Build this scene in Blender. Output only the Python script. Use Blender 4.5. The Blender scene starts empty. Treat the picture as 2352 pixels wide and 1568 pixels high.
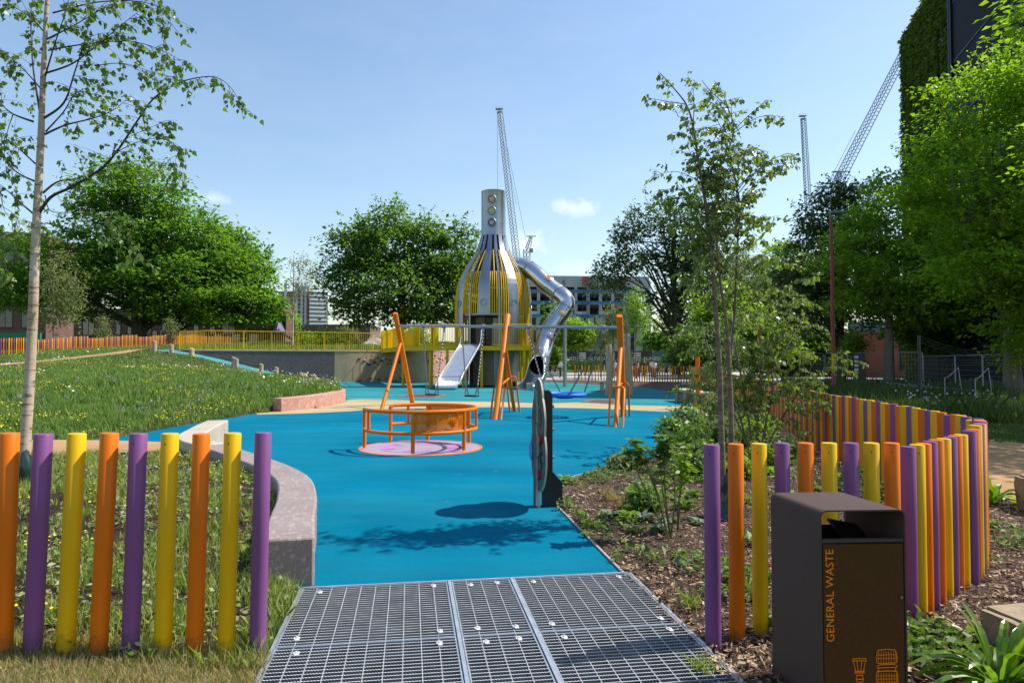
import bpy, bmesh, math, random
import numpy as np
from mathutils import Vector, Matrix
R = math.radians
SC = bpy.context.scene
COL = SC.collection
# ---------------------------------------------------------------- camera
W, H, F, CH = 2352.0, 1568.0, 1568.0, 1.63
PITCH = math.atan(44.0 / F)
cam_data = bpy.data.cameras.new("camera")
cam_data.sensor_width = 36.0; cam_data.lens = 24.0
cam_data.clip_start = 0.05; cam_data.clip_end = 4000.0
cam = bpy.data.objects.new("camera", cam_data); COL.objects.link(cam)
cam.location = (0, 0, CH); cam.rotation_euler = (R(90) + PITCH, 0, 0)
SC.camera = cam
# ---------------------------------------------------------------- sky, sun, exposure
SUN_EL, SUN_AZ = R(51), math.atan2(1.0, 0.27)          # azimuth clockwise from +Y
world = bpy.data.worlds.new("World"); SC.world = world; world.use_nodes = True
nt = world.node_tree; nt.nodes.clear()
out = nt.nodes.new("ShaderNodeOutputWorld"); bg = nt.nodes.new("ShaderNodeBackground")
sky = nt.nodes.new("ShaderNodeTexSky"); sky.sky_type = 'NISHITA'; sky.sun_disc = False
sky.sun_elevation = SUN_EL; sky.sun_rotation = SUN_AZ
sky.air_density = 1.3; sky.dust_density = 0.8; sky.ozone_density = 2.6; sky.altitude = 50
bg.inputs[1].default_value = 0.112
tc = nt.nodes.new("ShaderNodeTexCoord")
def wn(t): return nt.nodes.new(t)
# thin real clouds: noise over the view direction, stretched flat, gathered in a few banks
mp = wn("ShaderNodeMapping"); mp.inputs['Scale'].default_value = (2.2, 2.2, 6.5)
nz = wn("ShaderNodeTexNoise"); nz.inputs['Scale'].default_value = 2.1; nz.inputs['Detail'].default_value = 9; nz.inputs['Roughness'].default_value = .58
nt.links.new(tc.outputs['Generated'], mp.inputs[0]); nt.links.new(mp.outputs[0], nz.inputs['Vector'])
veil = wn("ShaderNodeMapRange"); veil.inputs[1].default_value = .42; veil.inputs[2].default_value = .8; veil.inputs[4].default_value = .07
nt.links.new(nz.outputs[0], veil.inputs[0])
acc = veil.outputs[0]
for (px, py, r, st) in ((1315, 475, .062, .75), (1205, 560, .08, .7), (480, 455, .045, .5), (1320, 618, .05, .6), (1540, 650, .05, .5)):
    v = Vector(((px - W/2)/F, 1, (828 - py)/F)).normalized()
    sub = wn("ShaderNodeVectorMath"); sub.operation = 'SUBTRACT'; sub.inputs[1].default_value = v
    nt.links.new(tc.outputs['Generated'], sub.inputs[0])
    sc_ = wn("ShaderNodeVectorMath"); sc_.operation = 'MULTIPLY'; sc_.inputs[1].default_value = (1, 1, 2.4); nt.links.new(sub.outputs[0], sc_.inputs[0])
    ln = wn("ShaderNodeVectorMath"); ln.operation = 'LENGTH'; nt.links.new(sc_.outputs[0], ln.inputs[0])
    mr = wn("ShaderNodeMapRange"); mr.inputs[1].default_value = r; mr.inputs[2].default_value = 0; mr.inputs[3].default_value = -.32; mr.inputs[4].default_value = .42
    nt.links.new(ln.outputs[1], mr.inputs[0])
    n2 = wn("ShaderNodeTexNoise"); n2.inputs['Scale'].default_value = 46; n2.inputs['Detail'].default_value = 7; nt.links.new(tc.outputs['Generated'], n2.inputs['Vector'])
    ad = wn("ShaderNodeMath"); ad.operation = 'ADD'; nt.links.new(mr.outputs[0], ad.inputs[0]); nt.links.new(n2.outputs[0], ad.inputs[1])
    m2 = wn("ShaderNodeMapRange"); m2.inputs[1].default_value = .45; m2.inputs[2].default_value = .95; m2.inputs[4].default_value = st
    nt.links.new(ad.outputs[0], m2.inputs[0])
    mx = wn("ShaderNodeMath"); mx.operation = 'MAXIMUM'; nt.links.new(acc, mx.inputs[0]); nt.links.new(m2.outputs[0], mx.inputs[1]); acc = mx.outputs[0]
cm = wn("ShaderNodeMixRGB"); cm.inputs[2].default_value = (6.2, 6.5, 6.9, 1)
nt.links.new(acc, cm.inputs[0]); nt.links.new(sky.outputs[0], cm.inputs[1])
nt.links.new(cm.outputs[0], bg.inputs[0]); nt.links.new(bg.outputs[0], out.inputs[0])
sun_data = bpy.data.lights.new("sun", 'SUN'); sun_data.energy = 3.9; sun_data.angle = R(0.5); sun_data.color = (1.0, .945, .86)
sun = bpy.data.objects.new("sun", sun_data); COL.objects.link(sun)
sd = Vector((math.sin(SUN_AZ)*math.cos(SUN_EL), math.cos(SUN_AZ)*math.cos(SUN_EL), math.sin(SUN_EL)))
sun.rotation_euler = sd.to_track_quat('Z', 'Y').to_euler()
SC.view_settings.view_transform = 'Standard'; SC.view_settings.look = 'None'
SC.view_settings.exposure = 0.75; SC.view_settings.gamma = 1.0; SC.view_settings.use_curve_mapping = False
SC.cycles.max_bounces = 8; SC.cycles.diffuse_bounces = 5; SC.cycles.glossy_bounces = 3; SC.cycles.transmission_bounces = 6; SC.cycles.transparent_max_bounces = 8
SC.cycles.use_denoising = True; SC.cycles.caustics_reflective = False; SC.cycles.caustics_refractive = False
SC.cycles.sample_clamp_indirect = 6
rng = np.random.default_rng(7); random.seed(7)
# ---------------------------------------------------------------- measuring helpers (photo pixels in a 2352 x 1568 frame)
_cp, _sp = math.cos(PITCH), math.sin(PITCH)
def ray(x, y):
    a, b = (x - W/2)/F, (H/2 - y)/F
    return Vector((a, _cp - b*_sp, _sp + b*_cp))
def at(x, y, Y):                         # world point seen at x, y at distance Y
    d = ray(x, y); return Vector((d.x*Y/d.y, Y, CH + d.z*Y/d.y))
def gr(x, y, z=0.0):                     # world point on the level z
    d = ray(x, y); t = (z - CH)/d.z; return Vector((d.x*t, d.y*t, z))
# ---------------------------------------------------------------- materials
def lin(r, g, b):
    f = lambda c: (c/255/12.92) if c/255 <= .04045 else ((c/255+.055)/1.055)**2.4
    return (f(r), f(g), f(b))
_M = {}
def newmat(name):
    m = bpy.data.materials.new(name); m.use_nodes = True; n = m.node_tree
    return m, n, n.nodes['Principled BSDF']
def c4(c): return (c[0], c[1], c[2], 1)
def mixrgb(n, fac, a, b, mode='MIX'):
    x = n.nodes.new("ShaderNodeMixRGB"); x.blend_type = mode
    for i, v in ((0, fac), (1, a), (2, b)):
        if hasattr(v, 'is_linked') or hasattr(v, 'node'): n.links.new(v, x.inputs[i])
        elif i == 0: x.inputs[0].default_value = v
        else: x.inputs[i].default_value = c4(v)
    return x.outputs[0]
def noise_n(n, scale, detail=4, rough=.55, coord='Object', stretch=None):
    t = n.nodes.new("ShaderNodeTexCoord"); src = t.outputs[coord]
    if stretch:
        mp = n.nodes.new("ShaderNodeMapping"); mp.inputs['Scale'].default_value = stretch; n.links.new(src, mp.inputs[0]); src = mp.outputs[0]
    z = n.nodes.new("ShaderNodeTexNoise"); z.inputs['Scale'].default_value = scale; z.inputs['Detail'].default_value = detail; z.inputs['Roughness'].default_value = rough
    n.links.new(src, z.inputs['Vector']); return z.outputs[0]
def ramp(n, fac, stops):
    r = n.nodes.new("ShaderNodeValToRGB"); e = r.color_ramp.elements
    while len(e) < len(stops): e.new(.5)
    for k, (p, c) in enumerate(stops): e[k].position = p; e[k].color = c4(c) if isinstance(c, tuple) else (c, c, c, 1)
    n.links.new(fac, r.inputs[0]); return r.outputs[0]
def bump(n, p, h, strength=.3, dist=.01):
    b = n.nodes.new("ShaderNodeBump"); b.inputs['Strength'].default_value = strength; b.inputs['Distance'].default_value = dist
    n.links.new(h, b.inputs['Height']); n.links.new(b.outputs[0], p.inputs['Normal'])
def mat(name, col, rough=.6, metal=0., var=.12, scale=6., bmp=0., bscale=60., spec=.5, dirt=None, stretch=None):
    if name in _M: return _M[name]
    m, n, p = newmat(name)
    lo = tuple(max(0, c*(1-var)) for c in col); hi = tuple(min(1, c*(1+var)) for c in col)
    z = noise_n(n, scale, 6, .6, stretch=stretch)
    c = ramp(n, z, [(.3, lo), (.7, hi)])
    if dirt:
        z2 = noise_n(n, scale*2.7, 8, .7); f = ramp(n, z2, [(.55, 0.), (.75, dirt[1])]); c = mixrgb(n, f, c, dirt[0])
    n.links.new(c, p.inputs['Base Color'])
    zr = n.nodes.new("ShaderNodeMapRange"); zr.inputs[3].default_value = max(.03, rough-.08); zr.inputs[4].default_value = min(1, rough+.08)
    n.links.new(z, zr.inputs[0]); n.links.new(zr.outputs[0], p.inputs['Roughness'])
    p.inputs['Metallic'].default_value = metal; p.inputs['Specular IOR Level'].default_value = spec
    if bmp: bump(n, p, noise_n(n, bscale, 3), bmp)
    _M[name] = m; return m
def leafmat(name, cols, rough=.5, trans=.4, spec=.25, tcol=None):
    """leaf surface: each leaf takes its own tint, part of the light comes through"""
    if name in _M: return _M[name]
    m, n, p = newmat(name)
    g = n.nodes.new("ShaderNodeNewGeometry")
    k = len(cols); c = ramp(n, g.outputs['Random Per Island'], [(i/max(1, k-1), col) for i, col in enumerate(cols)])
    n.links.new(c, p.inputs['Base Color']); p.inputs['Roughness'].default_value = rough; p.inputs['Specular IOR Level'].default_value = spec
    t = n.nodes.new("ShaderNodeBsdfTranslucent")
    tc2 = mixrgb(n, 1.0, c, tcol or (1.5, 1.7, .55), 'MULTIPLY'); n.links.new(tc2, t.inputs[0])
    mx = n.nodes.new("ShaderNodeMixShader"); mx.inputs[0].default_value = trans
    o = n.nodes['Material Output']; n.links.new(p.outputs[0], mx.inputs[1]); n.links.new(t.outputs[0], mx.inputs[2]); n.links.new(mx.outputs[0], o.inputs[0])
    _M[name] = m; return m
# ---------------------------------------------------------------- objects
ORG = {}
def tag(o, label=None, cat=None, group=None, kind=None):
    for k, v in (('label', label), ('category', cat), ('group', group), ('kind', kind)):
        if v: o[k] = v
    return o
def thing(name, label, cat, loc=(0, 0, 0), group=None, rz=0.):
    o = bpy.data.objects.new(name, None); o.empty_display_size = .2; COL.objects.link(o)
    o.location = loc; o.rotation_euler = (0, 0, rz); ORG[o.name] = Vector(loc) if not rz else Vector((0, 0, 0))
    return tag(o, label, cat, group)
def link_mesh(name, me, parent=None, mats=(), origin=None):
    o = bpy.data.objects.new(name, me); COL.objects.link(o)
    for m in mats: me.materials.append(m)
    if parent is not None:
        o.parent = parent; ORG[o.name] = ORG[parent.name]
    else: ORG[o.name] = Vector(origin) if origin is not None else Vector((0, 0, 0))
    if origin is not None and parent is None: o.location = origin
    return o
class MB:
    """gathers boxes, tubes, prisms and lathes into ONE mesh"""
    def __init__(s): s.v = []; s.f = []; s.mi = []; s.cur = 0
    def add(s, vs, fs):
        b = len(s.v); s.v.extend(Vector(v) for v in vs); s.f.extend(tuple(i + b for i in f) for f in fs); s.mi.extend([s.cur]*len(fs)); return s
    def box(s, c, size, rz=0., rot=None):
        hx, hy, hz = size[0]/2, size[1]/2, size[2]/2
        M = rot if rot is not None else Matrix.Rotation(rz, 3, 'Z')
        vs = [Vector(c) + M @ Vector((x*hx, y*hy, z*hz)) for z in (-1, 1) for x, y in ((-1, -1), (1, -1), (1, 1), (-1, 1))]
        return s.add(vs, [(3, 2, 1, 0), (4, 5, 6, 7), (0, 1, 5, 4), (1, 2, 6, 5), (2, 3, 7, 6), (3, 0, 4, 7)])
    def bar(s, a, b, w, h=None, up=(0, 0, 1)):
        """rectangular bar from a to b, w across, h along up"""
        a, b = Vector(a), Vector(b); h = h or w; d = (b - a).normalized(); u = Vector(up)
        if abs(d.dot(u)) > .98: u = Vector((1, 0, 0))
        sx = d.cross(u).normalized(); u = sx.cross(d).normalized()
        vs = [p + sx*x*w/2 + u*y*h/2 for p in (a, b) for x, y in ((-1, -1), (1, -1), (1, 1), (-1, 1))]
        return s.add(vs, [(3, 2, 1, 0), (4, 5, 6, 7), (0, 1, 5, 4), (1, 2, 6, 5), (2, 3, 7, 6), (3, 0, 4, 7)])
    def tube(s, pts, r, n=8, cap=True, closed=False):
        pts = [Vector(p) for p in pts]; k = len(pts); rs = r if hasattr(r, '__len__') else [r]*k
        def tan(i):
            a = pts[(i-1) % k] if (closed or i > 0) else pts[0]; b = pts[(i+1) % k] if (closed or i < k-1) else pts[-1]
            t = b - a; return t.normalized() if t.length > 1e-9 else Vector((0, 0, 1))
        t0 = tan(0); u = t0.orthogonal().normalized(); vs = []
        for i in range(k):
            t = tan(i); q = t0.rotation_difference(t); u = (q @ u); u = (u - t*u.dot(t)).normalized(); t0 = t; w = t.cross(u)
            vs += [pts[i] + (u*math.cos(2*math.pi*j/n) + w*math.sin(2*math.pi*j/n))*rs[i] for j in range(n)]
        fs = []
        for i in range(k if closed else k-1):
            a, b = i*n, ((i+1) % k)*n
            fs += [(a+j, a+(j+1) % n, b+(j+1) % n, b+j) for j in range(n)]
        if cap and not closed: fs += [tuple(range(n-1, -1, -1)), tuple(range((k-1)*n, k*n))]
        return s.add(vs, fs)
    def lathe(s, prof, n=32, c=(0, 0, 0), a0=0., a1=2*math.pi, cap=False):
        full = abs(a1 - a0 - 2*math.pi) < 1e-6; m = n if full else n + 1; c = Vector(c)
        vs = [c + Vector((r*math.cos(a0 + (a1-a0)*j/n), r*math.sin(a0 + (a1-a0)*j/n), z)) for r, z in prof for j in range(m)]
        fs = []
        for i in range(len(prof)-1):
            for j in range(n):
                j2 = (j+1) % m; fs.append((i*m+j, i*m+j2, (i+1)*m+j2, (i+1)*m+j))
        if cap and full: fs += [tuple(range(m-1, -1, -1)), tuple(range((len(prof)-1)*m, len(prof)*m))]
        return s.add(vs, fs)
    def prism(s, poly, z0, z1, M=None):
        n = len(poly); T = M or Matrix.Identity(4)
        vs = [T @ Vector((p[0], p[1], z)) for z in (z0, z1) for p in poly]
        fs = [tuple(range(n-1, -1, -1)), tuple(range(n, 2*n))] + [(i, (i+1) % n, n+(i+1) % n, n+i) for i in range(n)]
        return s.add(vs, fs)
    def ribbon(s, A, B):
        """sheet between two equally long lists of points"""
        k = len(A); return s.add(list(A)+list(B), [(i, i+1, k+i+1, k+i) for i in range(k-1)])
    def mesh(s, name, org=Vector((0, 0, 0)), smooth=True, angle=35):
        me = bpy.data.meshes.new(name); me.from_pydata([v - org for v in s.v], [], s.f)
        if any(s.mi): me.polygons.foreach_set('material_index', s.mi)
        if smooth:
            me.polygons.foreach_set('use_smooth', [True]*len(me.polygons)); me.set_sharp_from_angle(angle=R(angle))
        me.update(); return me
    def build(s, name, m, parent=None, smooth=True, origin=None, angle=35, bevel=0):
        org = ORG[parent.name] if parent is not None else (Vector(origin) if origin is not None else Vector((0, 0, 0)))
        o = link_mesh(name, s.mesh(name, org, smooth, angle), parent, m if isinstance(m, (list, tuple)) else [m], origin)
        if bevel:
            b = o.modifiers.new("bevel", 'BEVEL'); b.width = bevel; b.segments = 2; b.limit_method = 'ANGLE'; b.angle_limit = R(40)
        return o
def polys(name, V, k, parent=None, m=None, origin=None, smooth=False):
    """V: (N, k, 3) array, one k-gon each, as ONE mesh"""
    V = np.asarray(V, dtype=np.float32); N = V.shape[0]
    org = ORG[parent.name] if parent is not None else (Vector(origin) if origin is not None else Vector((0, 0, 0)))
    V = V - np.array(org, dtype=np.float32)
    me = bpy.data.meshes.new(name); me.vertices.add(N*k); me.vertices.foreach_set('co', V.reshape(-1))
    me.loops.add(N*k); me.loops.foreach_set('vertex_index', np.arange(N*k, dtype=np.int32))
    me.polygons.add(N); me.polygons.foreach_set('loop_start', np.arange(0, N*k, k, dtype=np.int32))
    try: me.polygons.foreach_set('loop_total', np.full(N, k, dtype=np.int32))
    except Exception: pass
    me.update(calc_edges=True)
    return link_mesh(name, me, parent, [m] if m else [], origin)
def text_mesh(name, s, size, m, M, parent, extrude=.001, spacing=1.0, align='LEFT'):
    cu = bpy.data.curves.new(name, 'FONT'); cu.body = s; cu.size = size; cu.extrude = extrude; cu.space_character = spacing; cu.align_x = align; cu.resolution_u = 3
    t = bpy.data.objects.new(name, cu); COL.objects.link(t)
    dg = bpy.context.evaluated_depsgraph_get(); me = bpy.data.meshes.new_from_object(t.evaluated_get(dg)); bpy.data.objects.remove(t)
    me.transform(M)
    if parent is not None: me.transform(Matrix.Translation(-ORG[parent.name]))
    me.materials.clear(); return link_mesh(name, me, parent, [m])
def copy_tree(o, parent=None):
    c = o.copy(); COL.objects.link(c); ORG[c.name] = ORG[o.name]
    if parent is not None: c.parent = parent
    for ch in list(o.children): copy_tree(ch, c)
    return c
def spline(pts, n=8):
    """smooth curve through points"""
    P = [Vector(p) for p in pts]; o = []
    for i in range(len(P)-1):
        p0, p1, p2, p3 = P[max(i-1, 0)], P[i], P[i+1], P[min(i+2, len(P)-1)]
        for j in range(n):
            t = j/n; o.append(.5*((2*p1) + (p2-p0)*t + (2*p0-5*p1+4*p2-p3)*t*t + (3*p1-p0-3*p2+p3)*t**3))
    return o + [P[-1]]
def resample(P, step):
    P = [Vector(p) for p in P]; o = [P[0].copy()]; need = step
    for a, b in zip(P, P[1:]):
        L = (b-a).length; s = need
        while s <= L: o.append(a + (b-a)*(s/L)); s += step
        need = s - L
    return o
def pip(x, y, poly):
    x = np.asarray(x); y = np.asarray(y); ins = np.zeros(x.shape, bool); n = len(poly)
    for i in range(n):
        x0, y0 = poly[i][0], poly[i][1]; x1, y1 = poly[(i+1) % n][0], poly[(i+1) % n][1]
        c = ((y0 > y) != (y1 > y)) & (x < (x1-x0)*(y-y0)/((y1-y0) if y1 != y0 else 1e-9) + x0); ins ^= c
    return ins
# ---------------------------------------------------------------- leaves and blades
def unit(v): return v/np.maximum(np.linalg.norm(v, axis=-1, keepdims=True), 1e-9)
LEAF = np.array([(0, 0), (.35, .5), (.62, .42), (1, 0), (.62, -.42), (.35, -.5)])          # ovate leaf, six corners
KITE = np.array([(0, 0), (.45, .5), (1, 0), (.45, -.5)])
def leaf_polys(pos, axis, nrm, L, Wd, tmpl=KITE, curl=.12):
    axis = unit(axis); side = unit(np.cross(nrm, axis)); up = np.cross(axis, side)
    L = np.broadcast_to(np.asarray(L, float), (len(pos),)); Wd = np.broadcast_to(np.asarray(Wd, float), (len(pos),))
    V = []
    for u, w in tmpl:
        V.append(pos + axis*(u*L)[:, None] + side*(w*Wd)[:, None] + up*((abs(w)*2*curl*Wd - u*u*curl*L))[:, None])
    return np.stack(V, 1)
def blades(pos, h, w, lean=.35, g=rng):
    n = len(pos); a = g.uniform(0, 2*np.pi, n); d = np.stack([np.cos(a), np.sin(a), np.zeros(n)], 1); s = np.stack([-np.sin(a), np.cos(a), np.zeros(n)], 1)
    b = g.uniform(0, 2*np.pi, n); ld = np.stack([np.cos(b), np.sin(b), np.zeros(n)], 1)*(g.uniform(0, lean, n)*h)[:, None]
    up = np.zeros((n, 3)); up[:, 2] = h
    return np.stack([pos - s*(w/2)[:, None], pos + s*(w/2)[:, None], pos + ld*.45 + up*.62 + s*(w*.3)[:, None], pos + ld + up, pos + ld*.45 + up*.62 - s*(w*.3)[:, None]], 1)
# ================================================================ GROUND
def sheet(name, poly, m, z=0., zf=None, kind='structure'):
    bm = bmesh.new(); vs = [bm.verts.new((p[0], p[1], zf(p[0], p[1]) if zf else (p[2] if len(p) > 2 and z is None else z))) for p in poly]
    f = bm.faces.new(vs); f.normal_update()
    if f.normal.z < 0: f.normal_flip()
    bmesh.ops.triangulate(bm, faces=[f]); me = bpy.data.meshes.new(name); bm.to_mesh(me); bm.free()
    o = link_mesh(name, me, None, [m]); return tag(o, kind=kind)
GA = Vector((-1.475, 4.86, 0)); GT = R(8.5); GU = Vector((math.cos(GT), math.sin(GT), 0)); GV = Vector((math.sin(GT), -math.cos(GT), 0)); GW, GL = 2.38, 2.9
pit = [GA, GA+GU*GW, GA+GU*GW+GV*GL, GA+GV*GL]
# lawn / base ground
def grass_ground(name, a, b, c):
    m, n, p = newmat(name)
    z = noise_n(n, .35, 6, .6); z2 = noise_n(n, 9, 8, .75); mx = mixrgb(n, .5, z, z2)
    n.links.new(ramp(n, mx, [(.36, a), (.5, b), (.64, c)]), p.inputs['Base Color']); p.inputs['Roughness'].default_value = .95; p.inputs['Specular IOR Level'].default_value = .1
    bump(n, p, noise_n(n, 30, 6, .8), .8, .03); return m
M_lawn = grass_ground("lawn", (.030, .052, .012), (.05, .085, .018), (.09, .11, .03))
M_soil = grass_ground("soil", (.022, .015, .010), (.045, .030, .018), (.085, .058, .032))
M_meadow = grass_ground("meadow_soil", (.016, .030, .008), (.035, .05, .014), (.15, .11, .05))
M_dry = grass_ground("dry_lawn", (.10, .09, .045), (.20, .16, .085), (.30, .24, .15))
b = 1500.
bm = bmesh.new(); o4 = [bm.verts.new(v) for v in ((-b, b, 0), (b, b, 0), (b, -b, 0), (-b, -b, 0))]; i4 = [bm.verts.new(v) for v in pit]
for k in range(4): bm.faces.new((o4[k], i4[k], i4[(k+1) % 4], o4[(k+1) % 4]))
bmesh.ops.recalc_face_normals(bm, faces=bm.faces)
me = bpy.data.meshes.new("ground"); bm.to_mesh(me); bm.free(); me.flip_normals() if me.polygons[0].normal.z < 0 else None
tag(link_mesh("ground", me, None, [M_lawn]), kind='structure')
mb = MB(); D = Vector((0, 0, -.16))
mb.add(pit + [p + D for p in pit], [(4, 5, 6, 7), (0, 1, 5, 4), (1, 2, 6, 5), (2, 3, 7, 6), (3, 0, 4, 7)])
tag(mb.build("pit", mat("pit_floor", (.10, .10, .10), .9, var=.5, scale=7, dirt=((.2, .17, .13), .6)), smooth=False), kind='structure')
# rubber play surface
def rubber(name, base, worn, fleck, amt):
    m, n, p = newmat(name)
    z = noise_n(n, .55, 6, .62, stretch=(.6, 1.6, 1)); g = noise_n(n, 160, 2, .5); c = ramp(n, g, [(.30, tuple(x*.78 for x in base)), (.62, tuple(x*1.15 for x in base))])
    c = mixrgb(n, ramp(n, z, [(.42, 0.), (.72, amt)]), c, worn)
    y = noise_n(n, .32, 7, .66, stretch=(.5, 1.3, 1)); c = mixrgb(n, .7, c, mixrgb(n, 1., c, ramp(n, y, [(.34, (.66, .68, .70)), (.66, (1.4, 1.32, 1.28))]), 'MULTIPLY'))
    f = noise_n(n, 3.1, 9, .72); c = mixrgb(n, ramp(n, f, [(.645, 0.), (.76, .75)]), c, fleck)
    s = noise_n(n, 60, 3, .6); c = mixrgb(n, ramp(n, s, [(.70, 0.), (.76, .5)]), c, fleck)
    n.links.new(c, p.inputs['Base Color']); p.inputs['Roughness'].default_value = .9; p.inputs['Specular IOR Level'].default_value = .03
    bump(n, p, g, .35, .006); return m
M_blue = rubber("blue_rubber", (.0, .135, .225), (.01, .17, .24), (.24, .27, .22), .75)
M_far = rubber("turquoise_rubber", (.018, .19, .225), (.07, .25, .26), (.34, .36, .28), .85)
M_band = rubber("sand_rubber", (.42, .34, .19), (.30, .33, .26), (.12, .30, .34), .8)
M_ramp = rubber("ramp_rubber", (.05, .20, .21), (.10, .26, .24), (.3, .32, .25), .8)
P2 = lambda L: [gr(x, y) for x, y in L]
red = spline(P2([(1438, 1326), (1358, 1244), (1277, 1162), (1274, 1130), (1282, 1112), (1297, 1103), (1379, 1080), (1444, 1062), (1514, 1046), (1545, 1021), (1534, 1004), (1512, 985), (1530, 965), (1590, 950)]), 5)
red = P2([(1438, 1326), (1277, 1162)]) + spline(P2([(1277, 1162), (1275, 1125), (1297, 1103), (1379, 1080), (1444, 1062), (1514, 1046), (1545, 1021), (1532, 1004), (1535, 985), (1575, 962), (1605, 948)]), 6)[1:]
back = spline(P2([(1605, 948), (1612, 930), (1575, 912), (1545, 901), (1480, 891), (1380, 884), (1330, 881), (1240, 877)]), 5)[1:]
left = [Vector(p) for p in ((-3, 57, 0), (-9, 56, 0), (-15, 56, 0), (-15, 50, 0), (-13, 44, 0), (-8, 31, 0), (-7.4, 24, 0), (-8.0, 20, 0), (-8.25, 17, 0), (-8.3, 14.9, 0), (-8.6, 14.0, 0))]
frnt = [Vector(p) for p in ((-5.6, 13.2, 0), (-5.1, 10.9, 0), (-4.1, 9.7, 0), (-2.9, 8.3, 0), (-2.2, 6.8, 0), (-2.05, 6, 0), (-1.62, 4.95, 0), (-1.475, 4.86, 0))]
edge = [p for p in red]
blue_poly = red + back + left + frnt
sheet("play_surface", blue_poly, M_blue, .008)
# paler far half of the surface and the sand-coloured band laid across it
def clip_y(poly, y0):
    o = []
    for a, c in zip(poly, poly[1:] + poly[:1]):
        if a.y >= y0: o.append(a)
        if (a.y >= y0) != (c.y >= y0): o.append(a + (c-a)*((y0-a.y)/(c.y-a.y)))
    return o
bu = spline(P2([(590, 950), (640, 941), (700, 934), (786, 921), (830, 917), (900, 918), (1000, 922), (1130, 923), (1250, 927), (1330, 925), (1420, 930), (1520, 933), (1606, 934)]), 5)
bl = spline(P2([(590, 953), (700, 950), (790, 946), (870, 941), (1000, 939), (1130, 936), (1250, 937), (1330, 938), (1420, 941), (1520, 946), (1606, 947)]), 5)
def ribbon_sheet(name, A, B, m, z):
    n_ = max(len(A), len(B)); 
    o = sheet(name, [Vector((p.x, p.y, 0)) for p in A] + [Vector((p.x, p.y, 0)) for p in reversed(B)], m, z); return o
upper = back + left[:7]
far_poly = [Vector((p.x, p.y, 0)) for p in reversed(bu)] + [Vector((-6.4, 26, 0)), Vector((-8, 31, 0)), Vector((-13, 44, 0)), Vector((-15, 50, 0)), Vector((-15, 56, 0)), Vector((-9, 56, 0)), Vector((-3, 57, 0))] + list(reversed(back[1:]))
sheet("far_play_surface", far_poly, M_far, .012)
ribbon_sheet("sand_band", bu, bl, M_band, .016)
# bark bed, plaza, paths
M_mulch, n_, p_ = newmat("bark_mulch")
z_ = noise_n(n_, 38, 8, .75); z2_ = noise_n(n_, 1.3, 6, .6)
c_ = ramp(n_, z_, [(.3, (.016, .009, .006)), (.5, (.045, .024, .014)), (.66, (.13, .072, .038))])
c_ = mixrgb(n_, ramp(n_, z2_, [(.52, 0.), (.68, .7)]), c_, (.24, .165, .08)); n_.links.new(c_, p_.inputs['Base Color']); p_.inputs['Roughness'].default_value = .95
bump(n_, p_, z_, .9, .03)
FENCE_R = [Vector(p) for p in ((3.31, 4.96, 0), (3.55, 5.24, 0), (3.80, 5.55, 0), (4.05, 5.95, 0), (4.24, 6.4, 0), (4.43, 7.0, 0), (4.80, 8.7, 0), (5.48, 12, 0), (6.2, 15, 0), (7.15, 18.8, 0), (8.3, 24, 0), (9.6, 30, 0), (12, 41, 0), (13.2, 48, 0))]
bed = [gr(1438, 1326), gr(1440, 1330), Vector((1.25, 2.2, 0)), Vector((9, 2.2, 0)), Vector((6.2, 7.4, 0)), Vector((5.6, 8.4, 0)), Vector((5.2, 9.0, 0)), Vector((5.9, 12, 0))] + [p + Vector((.25, 0, 0)) for p in FENCE_R[8:]] + [Vector((9.5, 53.5, 0)), Vector((5.3, 57.5, 0)), Vector((3.2, 56, 0))]
bed += list(reversed(back)) + list(reversed(red))[:-1]
sheet("planting_bed", bed, M_mulch, .004)
M_path = rubber("tan_path", (.36, .23, .115), (.40, .27, .15), (.30, .2, .12), .6)
M_plaza = mat("plaza_paving", (.42, .40, .37), .85, var=.15, scale=.5, bmp=.1)
sheet("right_path", [Vector(p) for p in ((15, 4, 0), (9.0, 5.2, 0), (6.3, 7.4, 0), (5.55, 8.6, 0), (5.35, 9.6, 0), (6.0, 12, 0), (6.6, 15, 0), (8.2, 21, 0), (9.2, 21, 0), (9.1, 16, 0), (10.2, 13.2, 0), (15, 10.5, 0))], M_path, .006)
sheet("plaza", [Vector(p) for p in ((-4, 58, 0), (2, 58.2, 0), (5.5, 58.2, 0), (14, 50, 0), (50, 50, 0), (50, 96, 0), (-4, 96, 0))], M_plaza, .004)
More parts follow.
